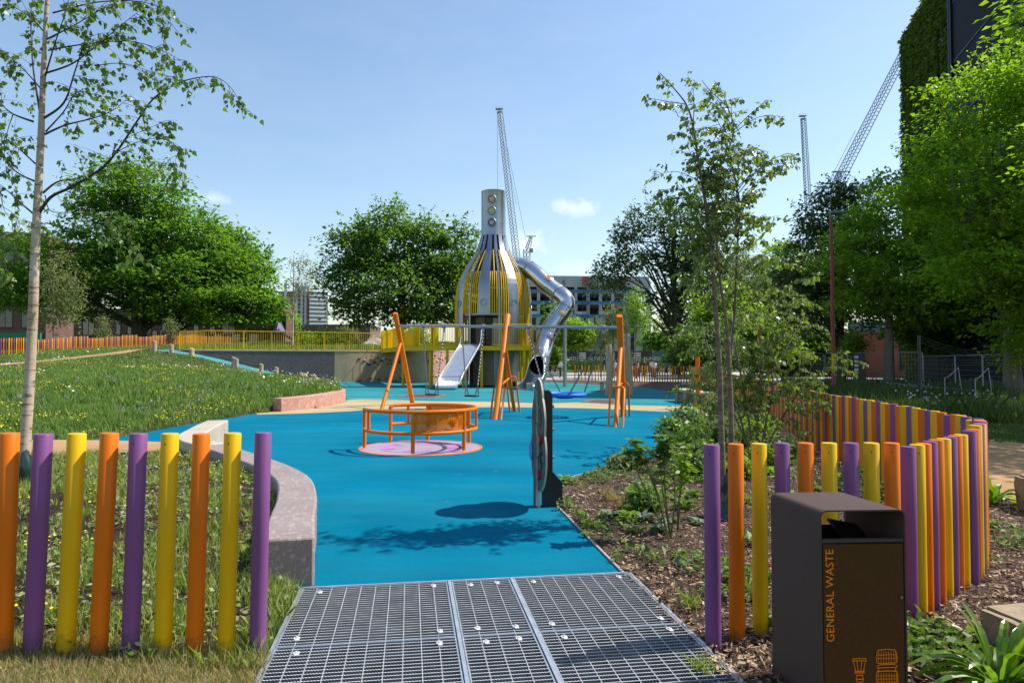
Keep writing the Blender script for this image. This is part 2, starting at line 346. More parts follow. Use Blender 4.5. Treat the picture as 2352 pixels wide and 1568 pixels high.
# ---------------------------------------------------------------- meadow hill (thin-plate height field)
HILL = [(-62, 13), (-10.4, 13.7), (-9.2, 13.9), (-8.35, 14.9), (-8.2, 17), (-7.95, 20), (-7.55, 22), (-6.7, 24.5), (-6.55, 26.5), (-7.2, 29), (-9.2, 36), (-12.2, 44), (-14.2, 48.5), (-18.7, 46.65), (-23.3, 44.75), (-24.3, 45.0), (-25.2, 53), (-62, 53)]
ctl = [(-62, 12, -.2), (-10.4, 13.4, 0), (-8.6, 14.2, 0), (-7.9, 16.5, -.02), (-7.9, 19, .02), (-7.4, 22, .12), (-6.9, 24.5, .36), (-6.5, 26, .40), (-7.2, 29, .42), (-9, 36, .40), (-12, 44, .30), (-14.2, 48.4, .02), (-18.7, 46.6, 1.12), (-23.3, 44.7, 2.28), (-20, 12, -.2), (-30, 12, -.2),
       (-9, 11, -.3), (-5, 13, -.3), (-9.2, 16, .12), (-9.2, 20, .32), (-9.0, 24, .50), (-10, 28, .70), (-12, 36, .85), (-15, 42, .40), (-11.5, 17, .22), (-13, 22, .62), (-14, 28, 1.05), (-17, 36, 1.0), (-20, 42, 1.42),
       (-17, 20, .50), (-20, 26, .88), (-24, 33, 1.2), (-30, 40, 1.2), (-27.5, 42, 1.68), (-24.6, 44, 2.02), (-22.8, 47, 2.36), (-24, 51, 2.40), (-30, 47, 1.95), (-39, 52, 1.98), (-33, 52, 2.18), (-28, 52, 2.32), (-48, 48, 1.5), (-62, 53, 1.2), (-62, 35, .7), (-40, 30, .75), (-62, 22, .3)]
ctl = np.array(ctl, float)
def _phi(r2): return .5*r2*np.log(r2 + 1e-9)
_n = len(ctl); _A = np.zeros((_n+3, _n+3)); _d2 = ((ctl[:, None, :2]-ctl[None, :, :2])**2).sum(-1); _A[:_n, :_n] = _phi(_d2) + np.eye(_n)*4.0
_A[:_n, _n] = 1; _A[:_n, _n+1:] = ctl[:, :2]; _A[_n, :_n] = 1; _A[_n+1:, :_n] = ctl[:, :2].T
_w = np.linalg.solve(_A, np.concatenate([ctl[:, 2], np.zeros(3)]))
def hill_z(x, y):
    x = np.asarray(x, float); y = np.asarray(y, float); s = x.shape; q = np.stack([x.ravel(), y.ravel()], 1); o = np.empty(len(q))
    for i in range(0, len(q), 20000):
        a = q[i:i+20000]; o[i:i+20000] = _phi(((a[:, None]-ctl[None, :, :2])**2).sum(-1)) @ _w[:_n] + _w[_n] + a @ _w[_n+1:]
    return o.reshape(s)
def back_z(x, y):
    x = np.asarray(x, float); y = np.asarray(y, float)
    return 2.36 + .026*np.minimum(x+24, 0) + .05*(np.clip(y, 50, 75)-51)
def terrain(name, xs, ys, zf, inside, m):
    X, Y = np.meshgrid(xs, ys); Z = zf(X, Y); ins = inside(X, Y); Z = np.where(ins, Z, np.minimum(Z-.5, -.3))
    nx, ny = len(xs), len(ys); V = np.stack([X, Y, Z], -1).reshape(-1, 3); I = np.arange(nx*ny).reshape(ny, nx)
    fs = [(int(I[j, i]), int(I[j, i+1]), int(I[j+1, i+1]), int(I[j+1, i])) for j in range(ny-1) for i in range(nx-1) if ins[j, i] or ins[j, i+1] or ins[j+1, i] or ins[j+1, i+1]]
    me = bpy.data.meshes.new(name); me.from_pydata(V.tolist(), [], fs); me.polygons.foreach_set('use_smooth', [True]*len(fs)); me.update()
    return tag(link_mesh(name, me, None, [m]), kind='structure')
terrain("hill", np.arange(-62, -5.6, .3), np.arange(12.6, 53.6, .3), hill_z, lambda x, y: pip(x, y, HILL), M_meadow)
WALL = [Vector(p) for p in ((-24.2, 47.5, 0), (-19, 49.7, 0), (-13.5, 51.9, 0), (-12, 52.6, 0), (-10.3, 53.6, 0), (-9.0, 53.8, 0), (-7.9, 52.5, 0), (-7.0, 50.5, 0), (-6.2, 49.5, 0), (-5.5, 50.3, 0), (-4.9, 52.6, 0), (-4.2, 56, 0), (-3.6, 60, 0))]
_wb = []
for i_, p_ in enumerate(WALL):
    t_ = (WALL[min(i_+1, len(WALL)-1)] - WALL[max(i_-1, 0)]).normalized(); _wb.append((p_.x - t_.y*.8, p_.y + t_.x*.8))
PLAT = [(-80, 52.6), (-25.4, 52.6), (-25.4, 48.6)] + _wb + [(-3.9, 61), (-2, 90), (-80, 90)]
terrain("upper_terrace", np.arange(-80, -1.4, .5), np.arange(47, 92, .5), back_z, lambda x, y: pip(x, y, PLAT), grass_ground("terrace_soil", (.03, .05, .012), (.06, .06, .02), (.14, .085, .04)))
# ramp beside the retaining wall
rA, rB = [], []
for k in range(13):
    t = k/12; x = -23.6 + 9.4*t; z = 2.36*(1 - t*t*(3-2*t)*.35 - t*.65) + .012; rA.append(Vector((x, 44.65 + 3.9*t, z))); rB.append(Vector((x, 47.45 + 3.95*t, z)))
mb = MB(); mb.ribbon(rA, rB); mb.ribbon([Vector((p.x, p.y, -.1)) for p in rA], rA)
tag(mb.build("ramp", M_ramp), kind='structure')
# tan path over the hill top (follows the hill)
pa, pb = [], []
for (x0, y0, x1, y1) in ((-46, 41.5, -48, 44.5), (-36, 39.6, -38, 42.5), (-31, 39.8, -32.5, 42.6), (-28, 41.0, -29.3, 43.4), (-26.2, 42.4, -27.4, 44.4), (-24.9, 44.2, -26.4, 46.0), (-25.0, 47.0, -26.9, 48.0), (-25.4, 50.6, -27.4, 51.2)): pa.append((x0, y0)); pb.append((x1, y1))
A_ = spline([Vector((x, y, 0)) for x, y in pa], 6); B_ = spline([Vector((x, y, 0)) for x, y in pb], 6); mb = MB(); L0 = []
for t in (0, .33, .67, 1): L0.append([Vector((a.x+(c.x-a.x)*t, a.y+(c.y-a.y)*t, float(hill_z(a.x+(c.x-a.x)*t, a.y+(c.y-a.y)*t))+.05)) for a, c in zip(A_, B_)])
for q in range(3): mb.ribbon(L0[q], L0[q+1])
tag(mb.build("hill_path", M_path), kind='structure')
# near-left bed behind the posts, and the path between bed and meadow
def bed_z(x, y):
    t = np.clip((np.asarray(y, float)-4.6)/3.0, 0, 1); q = np.clip((np.asarray(y, float)-4.0)/1.8, 0, 1); return .012 + np.clip(-1.45-np.asarray(x, float), 0, 2.0)*.092*(1-q) + .19*t*t*(3-2*t) + .02*np.sin(np.asarray(x)*3.1)*np.sin(np.asarray(y)*2.3)*t
BEDL = [(-9, 3.30), (-1.33, 3.62), (-1.49, 4.84), (-1.62, 5.0), (-1.78, 5.8), (-2.05, 6.6), (-2.41, 7.5), (-2.87, 8.26), (-3.47, 9.05), (-4.0, 9.6), (-4.6, 10.2), (-5.3, 10.5), (-6.0, 10.7), (-6.6, 10.2), (-7.4, 9.5), (-10, 8.4)]
terrain("grass_bed", np.arange(-10, -1.2, .08), np.arange(3.2, 10.9, .08), bed_z, lambda x, y: pip(x, y, BEDL), M_soil)
mb = MB(); nA = [Vector(p) for p in ((-16, 7.4, .14), (-10, 8.6, .16), (-7.3, 9.7, .19), (-6.5, 10.4, .2), (-5.7, 10.85, .2), (-5.0, 10.75, .19), (-4.3, 10.05, .18))]
fA = [Vector(p) for p in ((-20, 14.4, .02), (-14, 14.0, .03), (-10.4, 13.9, .03), (-9.0, 13.95, .02), (-7.6, 13.75, .02), (-6.3, 13.35, .02), (-5.5, 12.8, .02))]
nA, fA = spline(nA, 5), spline(fA, 5); mid = [a.lerp(c, .5) for a, c in zip(nA, fA)]
mb.ribbon(nA, mid); mb.ribbon(mid, fA); tag(mb.build("left_path", M_path), kind='structure')
def lawn_z(x, y): return .012 + np.clip(-1.45-np.asarray(x, float), 0, 2.0)*.092
LAWNP = [(-9, 1.8), (-1.05, 1.8), (-1.30, 3.62), (-1.33, 3.70), (-9, 3.42)]
terrain("front_lawn", np.arange(-9.2, -.9, .05), np.arange(1.7, 3.9, .05), lawn_z, lambda x, y: pip(x, y, LAWNP), M_dry)
# ---------------------------------------------------------------- steel edging of the bark bed
mb = MB()
for off, z in ((0, .03),):
    e = [Vector((p.x, p.y, .015)) for p in edge]; mb.tube(e, .012, 4)
tag(mb.build("metal_edging", mat("edging_steel", (.42, .40, .36), .6, .3)), "thin pale metal edging between the blue rubber and the bark bed", "edging")
# ================================================================ GRATING WALKWAY
M_galv = mat("galvanised_steel", (.56, .58, .60), .42, .75, .18, 9, dirt=((.36, .36, .36), .5))
M_galv2 = mat("galvanised_bars", (.60, .61, .62), .6, .1, .12, 12); M_zinc_shade = mat("shaded_zinc_side", (.19, .19, .19), .7, .2, .5, 5); M_clip = mat("clip_steel", (.60, .60, .60), .5, .1)  # bar sides: dark zinc plus shade put into the colour; tops brighter as if lit
def grating(c0, c1, r0, r1, label):
    o = GA + GU*c0 + GV*r0; w, l = c1-c0, r1-r0; t = thing("floor_grating", label, "grating", tuple(o + Vector((0, 0, .028))), "galvanised grating panels of the entrance")
    Pw = lambda u, v, z=0: o + GU*u + GV*v + Vector((0, 0, .028 + z))
    f = MB(); h = .036
    for a, c in ((Pw(0, .004), Pw(w, .004)), (Pw(0, l-.004), Pw(w, l-.004)), (Pw(.004, .01), Pw(.004, l-.01)), (Pw(w-.004, .01), Pw(w-.004, l-.01))): f.bar(a + Vector((0, 0, -h/2)), c + Vector((0, 0, -h/2)), .009, h)
    f.build("frame", M_galv, t, smooth=False)
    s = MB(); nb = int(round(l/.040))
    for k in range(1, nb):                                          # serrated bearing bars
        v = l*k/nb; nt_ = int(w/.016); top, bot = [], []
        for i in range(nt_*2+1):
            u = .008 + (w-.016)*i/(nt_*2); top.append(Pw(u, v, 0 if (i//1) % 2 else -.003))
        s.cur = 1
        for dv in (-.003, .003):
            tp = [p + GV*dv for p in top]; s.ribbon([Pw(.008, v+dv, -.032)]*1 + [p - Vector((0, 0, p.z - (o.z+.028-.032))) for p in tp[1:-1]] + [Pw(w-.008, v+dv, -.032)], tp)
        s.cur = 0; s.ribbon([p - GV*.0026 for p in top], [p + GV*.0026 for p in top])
    s.build("bearing_bar", [M_galv2, M_zinc_shade], t, smooth=False)
    c = MB(); nc = int(round(w/.101))
    for k in range(1, nc):
        u = w*k/nc; c.bar(Pw(u, .01, -.004), Pw(u, l-.01, -.006), .005, .005)
    c.build("cross_bar", mat("dull_cross_bar", (.34, .34, .345), .6, .2, .2, 9), t, smooth=False)
    for u, v in ((.13, .10), (w-.10, .08), (.10, l-.10), (w-.09, l-.09)):
        k = MB(); k.box(Pw(u, v, .003), (.034, .03, .004), GT); k.box(Pw(u+.004, v+.026, .003), (.024, .02, .005), GT); k.box(Pw(u, v, .009), (.012, .012, .007), GT+.4); k.build("clip", M_clip, t, smooth=False)
cc = (0, 1.015, 1.045, 1.47, 1.50, GW)
pos = ("wide left", "narrow middle", "right")
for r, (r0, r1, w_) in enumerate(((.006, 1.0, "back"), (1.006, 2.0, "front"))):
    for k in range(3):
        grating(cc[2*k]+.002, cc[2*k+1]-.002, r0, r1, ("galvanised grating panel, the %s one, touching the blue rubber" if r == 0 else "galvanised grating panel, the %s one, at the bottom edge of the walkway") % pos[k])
for k, lab in ((1, "long steel bearer strip left of the narrow grating panels"), (3, "long steel bearer strip right of the narrow grating panels")):
    mb = MB(); a = GA + GU*((cc[k]+cc[k+1])/2) + Vector((0, 0, .012)); mb.bar(a, a + GV*2.6, .022, .05); tag(mb.build("steel_bearer", M_galv, origin=tuple(a)), lab, "bearer", "bearers between grating columns")
mb = MB()
for a in (GA + GU*-.012, GA + GU*(GW+.012)): mb.bar(a + Vector((0, 0, .008)), a + GV*2.6 + Vector((0, 0, .008)), .02, .045)
a = GA + GV*-.012 + Vector((0, 0, .008)); mb.bar(a, a + GU*GW, .02, .045); tag(mb.build("grating_surround", M_galv), "thin steel angle surround framing the whole grating walkway", "surround")
# ================================================================ WALLS
def terrazzo(name, base, chips, sc=70., amt=.55):
    m, n, p = newmat(name); t = n.nodes.new("ShaderNodeTexCoord")
    v = n.nodes.new("ShaderNodeTexVoronoi"); v.inputs['Scale'].default_value = sc; n.links.new(t.outputs['Object'], v.inputs['Vector'])
    v2 = n.nodes.new("ShaderNodeTexVoronoi"); v2.inputs['Scale'].default_value = sc*.45; n.links.new(t.outputs['Object'], v2.inputs['Vector'])
    sep = n.nodes.new("ShaderNodeSeparateColor"); n.links.new(v.outputs['Color'], sep.inputs[0])
    c = ramp(n, sep.outputs[0], [(0, base)] + [(.25 + .75*i/len(chips), ch) for i, ch in enumerate(chips)])
    f = ramp(n, v.outputs['Distance'], [(.25, 1.), (.5, 0.)])
    f = mixrgb(n, 1., f, (amt,)*3, 'MULTIPLY'); c = mixrgb(n, f, base, c)
    sep2 = n.nodes.new("ShaderNodeSeparateColor"); n.links.new(v2.outputs['Color'], sep2.inputs[0])
    f2 = ramp(n, sep2.outputs[1], [(.8, 0.), (.83, .5)]); c = mixrgb(n, f2, c, chips[-1])
    z = noise_n(n, 1.7, 6, .6); c = mixrgb(n, .35, c, ramp(n, z, [(.35, tuple(x*.75 for x in base)), (.65, tuple(min(1, x*1.2) for x in base))]), 'MIX')
    n.links.new(c, p.inputs['Base Color']); p.inputs['Roughness'].default_value = .75; bump(n, p, v.outputs['Distance'], .12, .004); return m
M_tgrey = terrazzo("grey_pink_terrazzo", (.25, .195, .18), [(.36, .29, .27), (.12, .09, .09), (.52, .46, .43)], 85)
M_tcream = terrazzo("cream_terrazzo", (.44, .37, .28), [(.5, .44, .35), (.34, .28, .21), (.56, .5, .43)], 120)
M_tpink = terrazzo("pink_terrazzo", (.46, .22, .17), [(.56, .32, .26), (.34, .15, .12), (.64, .5, .44)], 30)
M_ttan = terrazzo("tan_aggregate", (.42, .31, .175), [(.4, .32, .21), (.2, .15, .1), (.5, .43, .33)], 40)
M_tdark = terrazzo("dark_grey_aggregate", (.105, .086, .082), [(.15, .125, .12), (.06, .05, .05), (.26, .24, .22)], 45)
M_cope = mat("pale_coping", (.50, .46, .40), .7)
def wall_run(mb, C, wd, z0, zt, close=True):
    """wall along centre points C (x, y), width wd, bottom z0, top zt per point"""
    L, Rr = [], []
    for i, p in enumerate(C):
        t = (C[min(i+1, len(C)-1)] - C[max(i-1, 0)]); t.z = 0; t.normalize(); nrm = Vector((-t.y, t.x, 0)); L.append(p + nrm*wd/2); Rr.append(p - nrm*wd/2)
    q = lambda P, z: [Vector((p.x, p.y, zz)) for p, zz in zip(P, z if hasattr(z, '__len__') else [z]*len(P))]
    lt, rt, lb, rb = q(L, zt), q(Rr, zt), q(L, z0), q(Rr, z0); n = len(C)
    mb.ribbon(rt, lt); mb.ribbon(lt, lb); mb.ribbon(rb, rt)
    mb.add([lt[0], rt[0], rb[0], lb[0]], [(0, 1, 2, 3)]); mb.add([lt[-1], rt[-1], rb[-1], lb[-1]], [(3, 2, 1, 0)])
def merge(o, d=.0005):
    bm = bmesh.new(); bm.from_mesh(o.data); bmesh.ops.remove_doubles(bm, verts=bm.verts, dist=d); bmesh.ops.recalc_face_normals(bm, faces=bm.faces); bm.to_mesh(o.data); bm.free()
    o.data.polygons.foreach_set('use_smooth', [True]*len(o.data.polygons)); o.data.set_sharp_from_angle(angle=R(32)); return o
def bevel(o, w=.01, seg=2):
    b = o.modifiers.new("bevel", 'BEVEL'); b.width = w; b.segments = seg; b.limit_method = 'ANGLE'; b.angle_limit = R(40); return o
sw = spline([Vector(p) for p in ((-1.60, 4.93, .36), (-1.80, 5.62, .36), (-2.02, 6.45, .36), (-2.36, 7.4, .36), (-2.86, 8.25, .36), (-3.5, 9.05, .37), (-4.02, 9.66, .38), (-4.4, 10.05, .40))], 6)
mb = MB(); wall_run(mb, sw, .36, -.05, [p.z for p in sw]); o = bevel(merge(mb.build("seat_wall", M_tgrey)), .02)
tag(o, "low curved grey and pink terrazzo seat wall beside the grass bed, nearest the grating", "wall")
sw2 = spline([Vector(p) for p in ((-4.41, 10.06, .41), (-4.85, 10.45, .43), (-5.12, 10.95, .46), (-5.25, 11.5, .48), (-5.38, 12.1, .50), (-5.5, 12.8, .52))], 6)
mb = MB(); wall_run(mb, sw2, .38, -.05, [p.z for p in sw2]); tag(bevel(merge(mb.build("seat_wall", M_tcream)), .02), "short cream terrazzo wall end curving away at the tan path", "wall")
pw = spline([gr(636, 946), gr(690, 941), gr(735, 935), gr(765, 929), Vector((-6.60, 26.0, 0)), Vector((-6.75, 27.0, 0)), Vector((-7.3, 28.6, 0)), Vector((-8.2, 31, 0))], 6)
mb = MB(); wall_run(mb, pw, .36, -.05, [.44 + .05*min(1, i/20) for i in range(len(pw))]); tag(bevel(merge(mb.build("planter_wall", M_tpink)), .02), "low curved pink terrazzo wall holding back the flower meadow", "wall")
ws = spline(WALL, 6); k1, k2 = 2*6, 8*6
M_hold = {c: mat("hold_"+c, col, .55) for c, col in (("orange", (.55, .16, .03)), ("purple", (.075, .045, .17)), ("dark", (.035, .03, .05)), ("yellow", (.62, .42, .03)))}
def ret_wall(C, m, label, z=2.33):
    t = thing("retaining_wall", label, "wall", tuple(C[0])); mb = MB(); wall_run(mb, C, .30, -.1, z); merge(mb.build("wall_face", m, t)); mb = MB(); wall_run(mb, C, .36, z+.002, z+.075); merge(mb.build("coping", M_cope, t)); return t
ret_wall(ws[:k1+1], M_tdark, "dark grey retaining wall behind the timber posts of the ramp")
wt = ret_wall(ws[k1:k2+1], M_ttan, "tan curved retaining wall with orange and purple climbing holds")
wp = ret_wall(ws[k2:], M_tpink, "pink retaining wall with yellow climbing holds behind the wide slide")
def hold(parent, x, y, C, col, s, zoom=(808.5, 716.6, 7.111)):
    """climbing hold stuck on the wall face where it crosses the sight line of the photo pixel"""
    px, py = zoom[0] + x/zoom[2], zoom[1] + y/zoom[2]; d = ray(px, py); best = None
    for a, c in zip(C, C[1:]):
        den = d.x*(c.y-a.y) - d.y*(c.x-a.x)
        if abs(den) < 1e-9: continue
        t = (a.x*(c.y-a.y) - a.y*(c.x-a.x))/den; u = ((d.x*t-a.x)*(c.x-a.x) + (d.y*t-a.y)*(c.y-a.y))/((c-a).length_squared or 1)
        if -.02 <= u <= 1.02 and t > 0: best = (t, a, c)
    if not best: return
    t, a, c = best; nrm = Vector((c.y-a.y, -(c.x-a.x), 0)).normalized(); p = Vector((d.x*t, d.y*t, CH + d.z*t)) + nrm*.15
    if p.z < .08 or p.z > 2.3: return
    bm = bmesh.new(); bmesh.ops.create_icosphere(bm, subdivisions=2, radius=1); r = random.Random(int(x*7+y))
    tn = Vector((-nrm.y, nrm.x, 0)); sx, sz, sn = s*r.uniform(.8, 1.4), s*r.uniform(.6, 1.0), s*r.uniform(.7, 1.1)
    for v in bm.verts:
        q = v.co * (1 + r.uniform(-.12, .12)); v.co = p + tn*q.x*sx + Vector((0, 0, 1))*q.z*sz + nrm*q.y*sn - ORG[parent.name]
    me = bpy.data.meshes.new("climbing_hold"); bm.to_mesh(me); bm.free(); me.polygons.foreach_set('use_smooth', [True]*len(me.polygons)); link_mesh("climbing_hold", me, parent, [M_hold[col]])
for x, y, c, s in ((108, 757, 'purple', .12), (193, 790, 'orange', .13), (262, 840, 'purple', .2), (306, 765, 'orange', .12), (357, 815, 'dark', .12), (408, 847, 'orange', .12), (415, 743, 'dark', .11), (477, 790, 'purple', .17), (553, 767, 'dark', .1), (630, 785, 'dark', .1), (568, 850, 'orange', .13), (655, 845, 'dark', .12), (735, 820, 'orange', .12), (772, 775, 'dark', .1), (803, 817, 'dark', .12), (915, 735, 'dark', .1), (117, 1110, 'orange', .16), (180, 1132, 'dark', .12), (252, 1092, 'orange', .17), (302, 1077, 'dark', .1), (363, 1125, 'orange', .18), (430, 1098, 'dark', .1), (515, 1130, 'orange', .14), (558, 1087, 'dark', .1), (712, 1087, 'yellow', .1), (812, 1083, 'dark', .1), (756, 1110, 'dark', .08)):
    hold(wt, x, y, ws[k1:k2+1], c, s*.8)
for x, y, c, s in ((1327, 713, 'purple', .14), (1297, 742, 'yellow', .14), (1393, 748, 'orange', .12), (1452, 770, 'yellow', .14), (1490, 745, 'dark', .1), (1245, 793, 'dark', .11), (1362, 800, 'yellow', .12), (1300, 840, 'dark', .1), (1410, 840, 'dark', .11), (1510, 840, 'yellow', .14), (1170, 715, 'dark', .1), (1265, 1047, 'yellow', .13), (1300, 1045, 'dark', .1), (1350, 1040, 'yellow', .13), (1398, 1048, 'dark', .1), (1458, 1035, 'yellow', .1), (1505, 1040, 'dark', .11), (1163, 1082, 'orange', .12), (1597, 800, 'yellow', .12), (1215, 1080, 'dark', .1)):
    hold(wp, x, y, ws[k2:], c, s*.85)
# ================================================================ TIMBER POSTS AND ROPES OF THE RAMP
M_timber = mat("pale_timber", (.42, .32, .20), .8, var=.25, scale=3, stretch=(6, 6, .6), bmp=.3, bscale=20)
M_rope = mat("green_rope", (.03, .06, .05), .8)
M_robinia = mat("robinia_log", (.40, .29, .18), .78, var=.3, scale=2.2, stretch=(7, 7, .5), bmp=.4, bscale=14)
stakes = []
for k, (x, y) in enumerate(((448, 806), (475, 803), (500, 800), (507, 813), (576, 822), (586, 829), (634, 842), (668, 848), (726, 866), (737, 868), (752, 866))):
    t = k/10; X = -23.4 + 9.2*[0, .10, .20, .22, .46, .50, .66, .76, .93, .955, 1][k]; Yv = 44.6 + (X+23.6)*.415 + (0 if k not in (2, 4, 10) else .6)
    zb = 2.36*(1 - ((X+23.6)/9.4)) ; stakes.append(Vector((X, Yv, max(0, zb))))
ords = ("highest", "second", "third", "fourth", "fifth", "sixth", "seventh", "eighth", "ninth", "tenth", "lowest")
for k, p in enumerate(stakes):
    mb = MB(); h = .62; mb.tube([p + Vector((0, 0, -.3)), p + Vector((0, 0, h-.03)), p + Vector((.01, 0, h))], [.15, .145, .12], 10)
    tag(mb.build("timber_post", M_timber, origin=tuple(p)), "pale round timber post beside the teal ramp, %s down from the hilltop" % ords[k] if 0 < k < 10 else "pale round timber post, the %s one along the teal ramp" % ords[k], "post", "timber posts along the ramp")
for k, (i, j) in enumerate(((0, 3), (1, 2), (2, 4), (3, 5), (4, 10), (5, 6), (6, 7), (7, 8))):
    mb = MB(); a, c = stakes[i] + Vector((0, 0, .5)), stakes[j] + Vector((0, 0, .5))
    mb.tube([a.lerp(c, u/8) - Vector((0, 0, .5*u/8*(1-u/8))) for u in range(9)], .025, 5); tag(mb.build("rope", M_rope, origin=tuple(a)), "dark green rope slung between timber posts along the teal ramp", "rope", "ropes between ramp posts")
# ================================================================ YELLOW RAILINGS
M_yel = mat("yellow_paint", (.70, .42, .003), .48, var=.08, spec=.2)
M_yel2 = mat("yellow_bar_paint", (.76, .46, .003), .46, var=.08, spec=.2)
def railing(name, label, C, zb, h, step=.13, bar=.018, post_every=1.6, flat=True):
    t = thing(name, label, "railing", (C[0].x, C[0].y, zb)); Z = lambda p, z: Vector((p.x, p.y, z))
    q = resample(C, step); mb = MB()
    for p in q: mb.box(Z(p, zb+.06+(h-.06)/2), (bar, bar, h-.08))
    mb.build("slat_panel", M_yel, t, smooth=False)
    for nm, z in (("top_rail", zb+h), ("bottom_rail", zb+.06)):
        mb = MB(); mb.tube([Z(p, z) for p in C], .024, 6); mb.build(nm, M_yel, t)
    for p in resample(C, post_every): mb = MB(); mb.box(Z(p, zb+h/2), (.03, .05, h), random.uniform(-.4, .4)); mb.build("post", M_yel, t, smooth=False)
    return t
rc = [Vector((p.x, p.y+.35, 0)) for p in ws[3:k2-6]]
railing("railing", "long yellow metal railing of thin bars on top of the retaining wall", [Vector((-24.6, 50.5, 0))] + rc, 2.36, 1.42, .16, .02, 1.9)
# ================================================================ BOTTLE-SHAPED PLAY TOWER
M_steel = mat("brushed_steel", (.30, .32, .35), .34, .92, .10, 3, stretch=(8, 8, .8), bmp=.05, bscale=9)
M_steel_n = mat("chimney_steel", (.34, .36, .39), .38, .9, .12, 2, stretch=(6, 6, 1))
M_pol = mat("polished_tube_steel", (.56, .57, .59), .20, .95, .08, 4)
M_slide = mat("slide_steel", (.62, .64, .67), .34, .75, .08, 3)
M_core = mat("dark_core", (.06, .05, .042), .8, 0, .35, 3)
M_corew = mat("bronze_mesh_panel", (.15, .105, .07), .6, .3, .4, 6, bmp=.4, bscale=12)
M_dsteel = mat("dull_steel_post", (.33, .34, .35), .5, .7)
TX, TY, TZ = -1.21, 44.2, 0.
TC = Vector((TX, TY, 0))
PROF = [(.0, 2.44), (3.0, 2.44), (4.6, 2.46), (5.2, 2.45), (5.8, 2.41), (6.4, 2.32), (6.9, 2.16), (7.4, 1.92), (7.9, 1.60), (8.3, 1.32), (8.65, 1.12), (9.1, .95), (9.5, .84), (9.72, .79)]
PZ = spline([Vector((r, 0, z)) for z, r in PROF], 4)
def prad(z):
    for a, c in zip(PZ, PZ[1:]):
        if a.z <= z <= c.z + 1e-6: return a.x + (c.x-a.x)*(z-a.z)/max(1e-6, c.z-a.z)
    return PZ[-1].x
tower = thing("play_tower", "tall bottle-shaped play tower of steel strips and yellow bars with a round chimney", "play tower", (TX, TY, 0))
def TP(a, z, off=0.):
    r = prad(z) + off; return TC + Vector((r*math.sin(a), -r*math.cos(a), z))     # a = 0 faces the camera, positive to the right
def strip(z0, z1, ac, w_at, off, nz=26, na=4):
    mb = MB(); rows = []
    for i in range(nz+1):
        z = z0 + (z1-z0)*i/nz; hw = w_at(z)/prad(z)/2; rows.append([TP(ac + hw*(2*j/na-1), z, off) for j in range(na+1)])
    for A, B in zip(rows, rows[1:]): mb.ribbon(A, B)
    return mb
ZB, ZS, ZT = 2.5, 8.65, 9.72
def pw_(z): return .80 if z < 5.6 else (.80 - (z-5.6)*.125)
for k in range(8):
    ac = R(-12.4 + 46*0 + 45*k); d = ((math.degrees(ac)+180) % 360)-180; front = -38 < d < 14
    z0 = 4.45 if front else .35
    strip(z0, ZS-.02, ac, pw_, .03).build("steel_panel", M_steel, tower)
    if z0 < 5.5 and front is False or front:                       # lower plate with a pressed ring
        rr = MB(); c = TP(ac, 5.2, .04); q = Matrix.Translation(c) @ Matrix.Rotation(ac, 4, 'Z') @ Matrix.Rotation(R(90), 4, 'X')
        for r0 in (.13, .22):
            rr.tube([q @ Vector((r0*math.cos(2*math.pi*i/24), r0*math.sin(2*math.pi*i/24), 0)) for i in range(24)], .014, 5, closed=True)
        rr.build("pressed_ring", M_steel, tower)
for k in range(16):                                                 # petals of the neck
    ac = R(-12.4 + 22.5*k); wide = k % 2 == 0
    strip(ZS+.0, ZT, ac, (lambda z: .34 - (z-8.65)*.10) if wide else (lambda z: .22 - (z-8.65)*.07), .025, 8, 2).build("neck_strip", M_steel, tower)
for k in range(8):                                                  # ribs and yellow bars between the panels
    am = R(-12.4 + 22.5 + 45*k); d = ((math.degrees(am)+180) % 360)-180; front = -40 < d < 14
    z0 = .3
    strip(z0 if not front else 2.55, ZS, am, lambda z: .12 if z < 6 else .12 - (z-6)*.012, .02, 22, 1).build("rib", M_steel, tower, smooth=False)
    for s in (-1, 1):
        mb = MB()
        for j, aw in enumerate((.16, .32, .47, .62)):
            zb = 4.55 if (front and ((s > 0 and d < 0) or (s < 0 and d > 0 and d < 14) or d < -10)) else .3
            zt = 8.6 if j == 1 else 7.15
            def ang(z, aw=aw): return am + s*aw*min(1., (prad(z)/2.44)**.7)/prad(z)*.92
            mb.tube([TP(ang(z), z, .0) for z in [zb + (zt-zb)*i/18 for i in range(19)]], .038, 6)
        mb.build("yellow_bar_group", M_yel2, tower)
mb = MB()
for z in (4.5, 6.1, 7.15, 8.65):
    r = prad(z) - .05; mb.lathe([(r-.05, z-.05), (r, z-.05), (r, z+.05), (r-.05, z+.05), (r-.05, z-.05)], 48, TC)
mb.build("hoop", M_dsteel, tower)
mb = MB(); mb.lathe([(.80, 9.68), (.785, 9.75), (.785, 12.55), (.80, 12.6), (.74, 12.6), (.72, 12.3), (.72, 9.7)], 48, TC); mb.build("chimney", M_steel_n, tower)
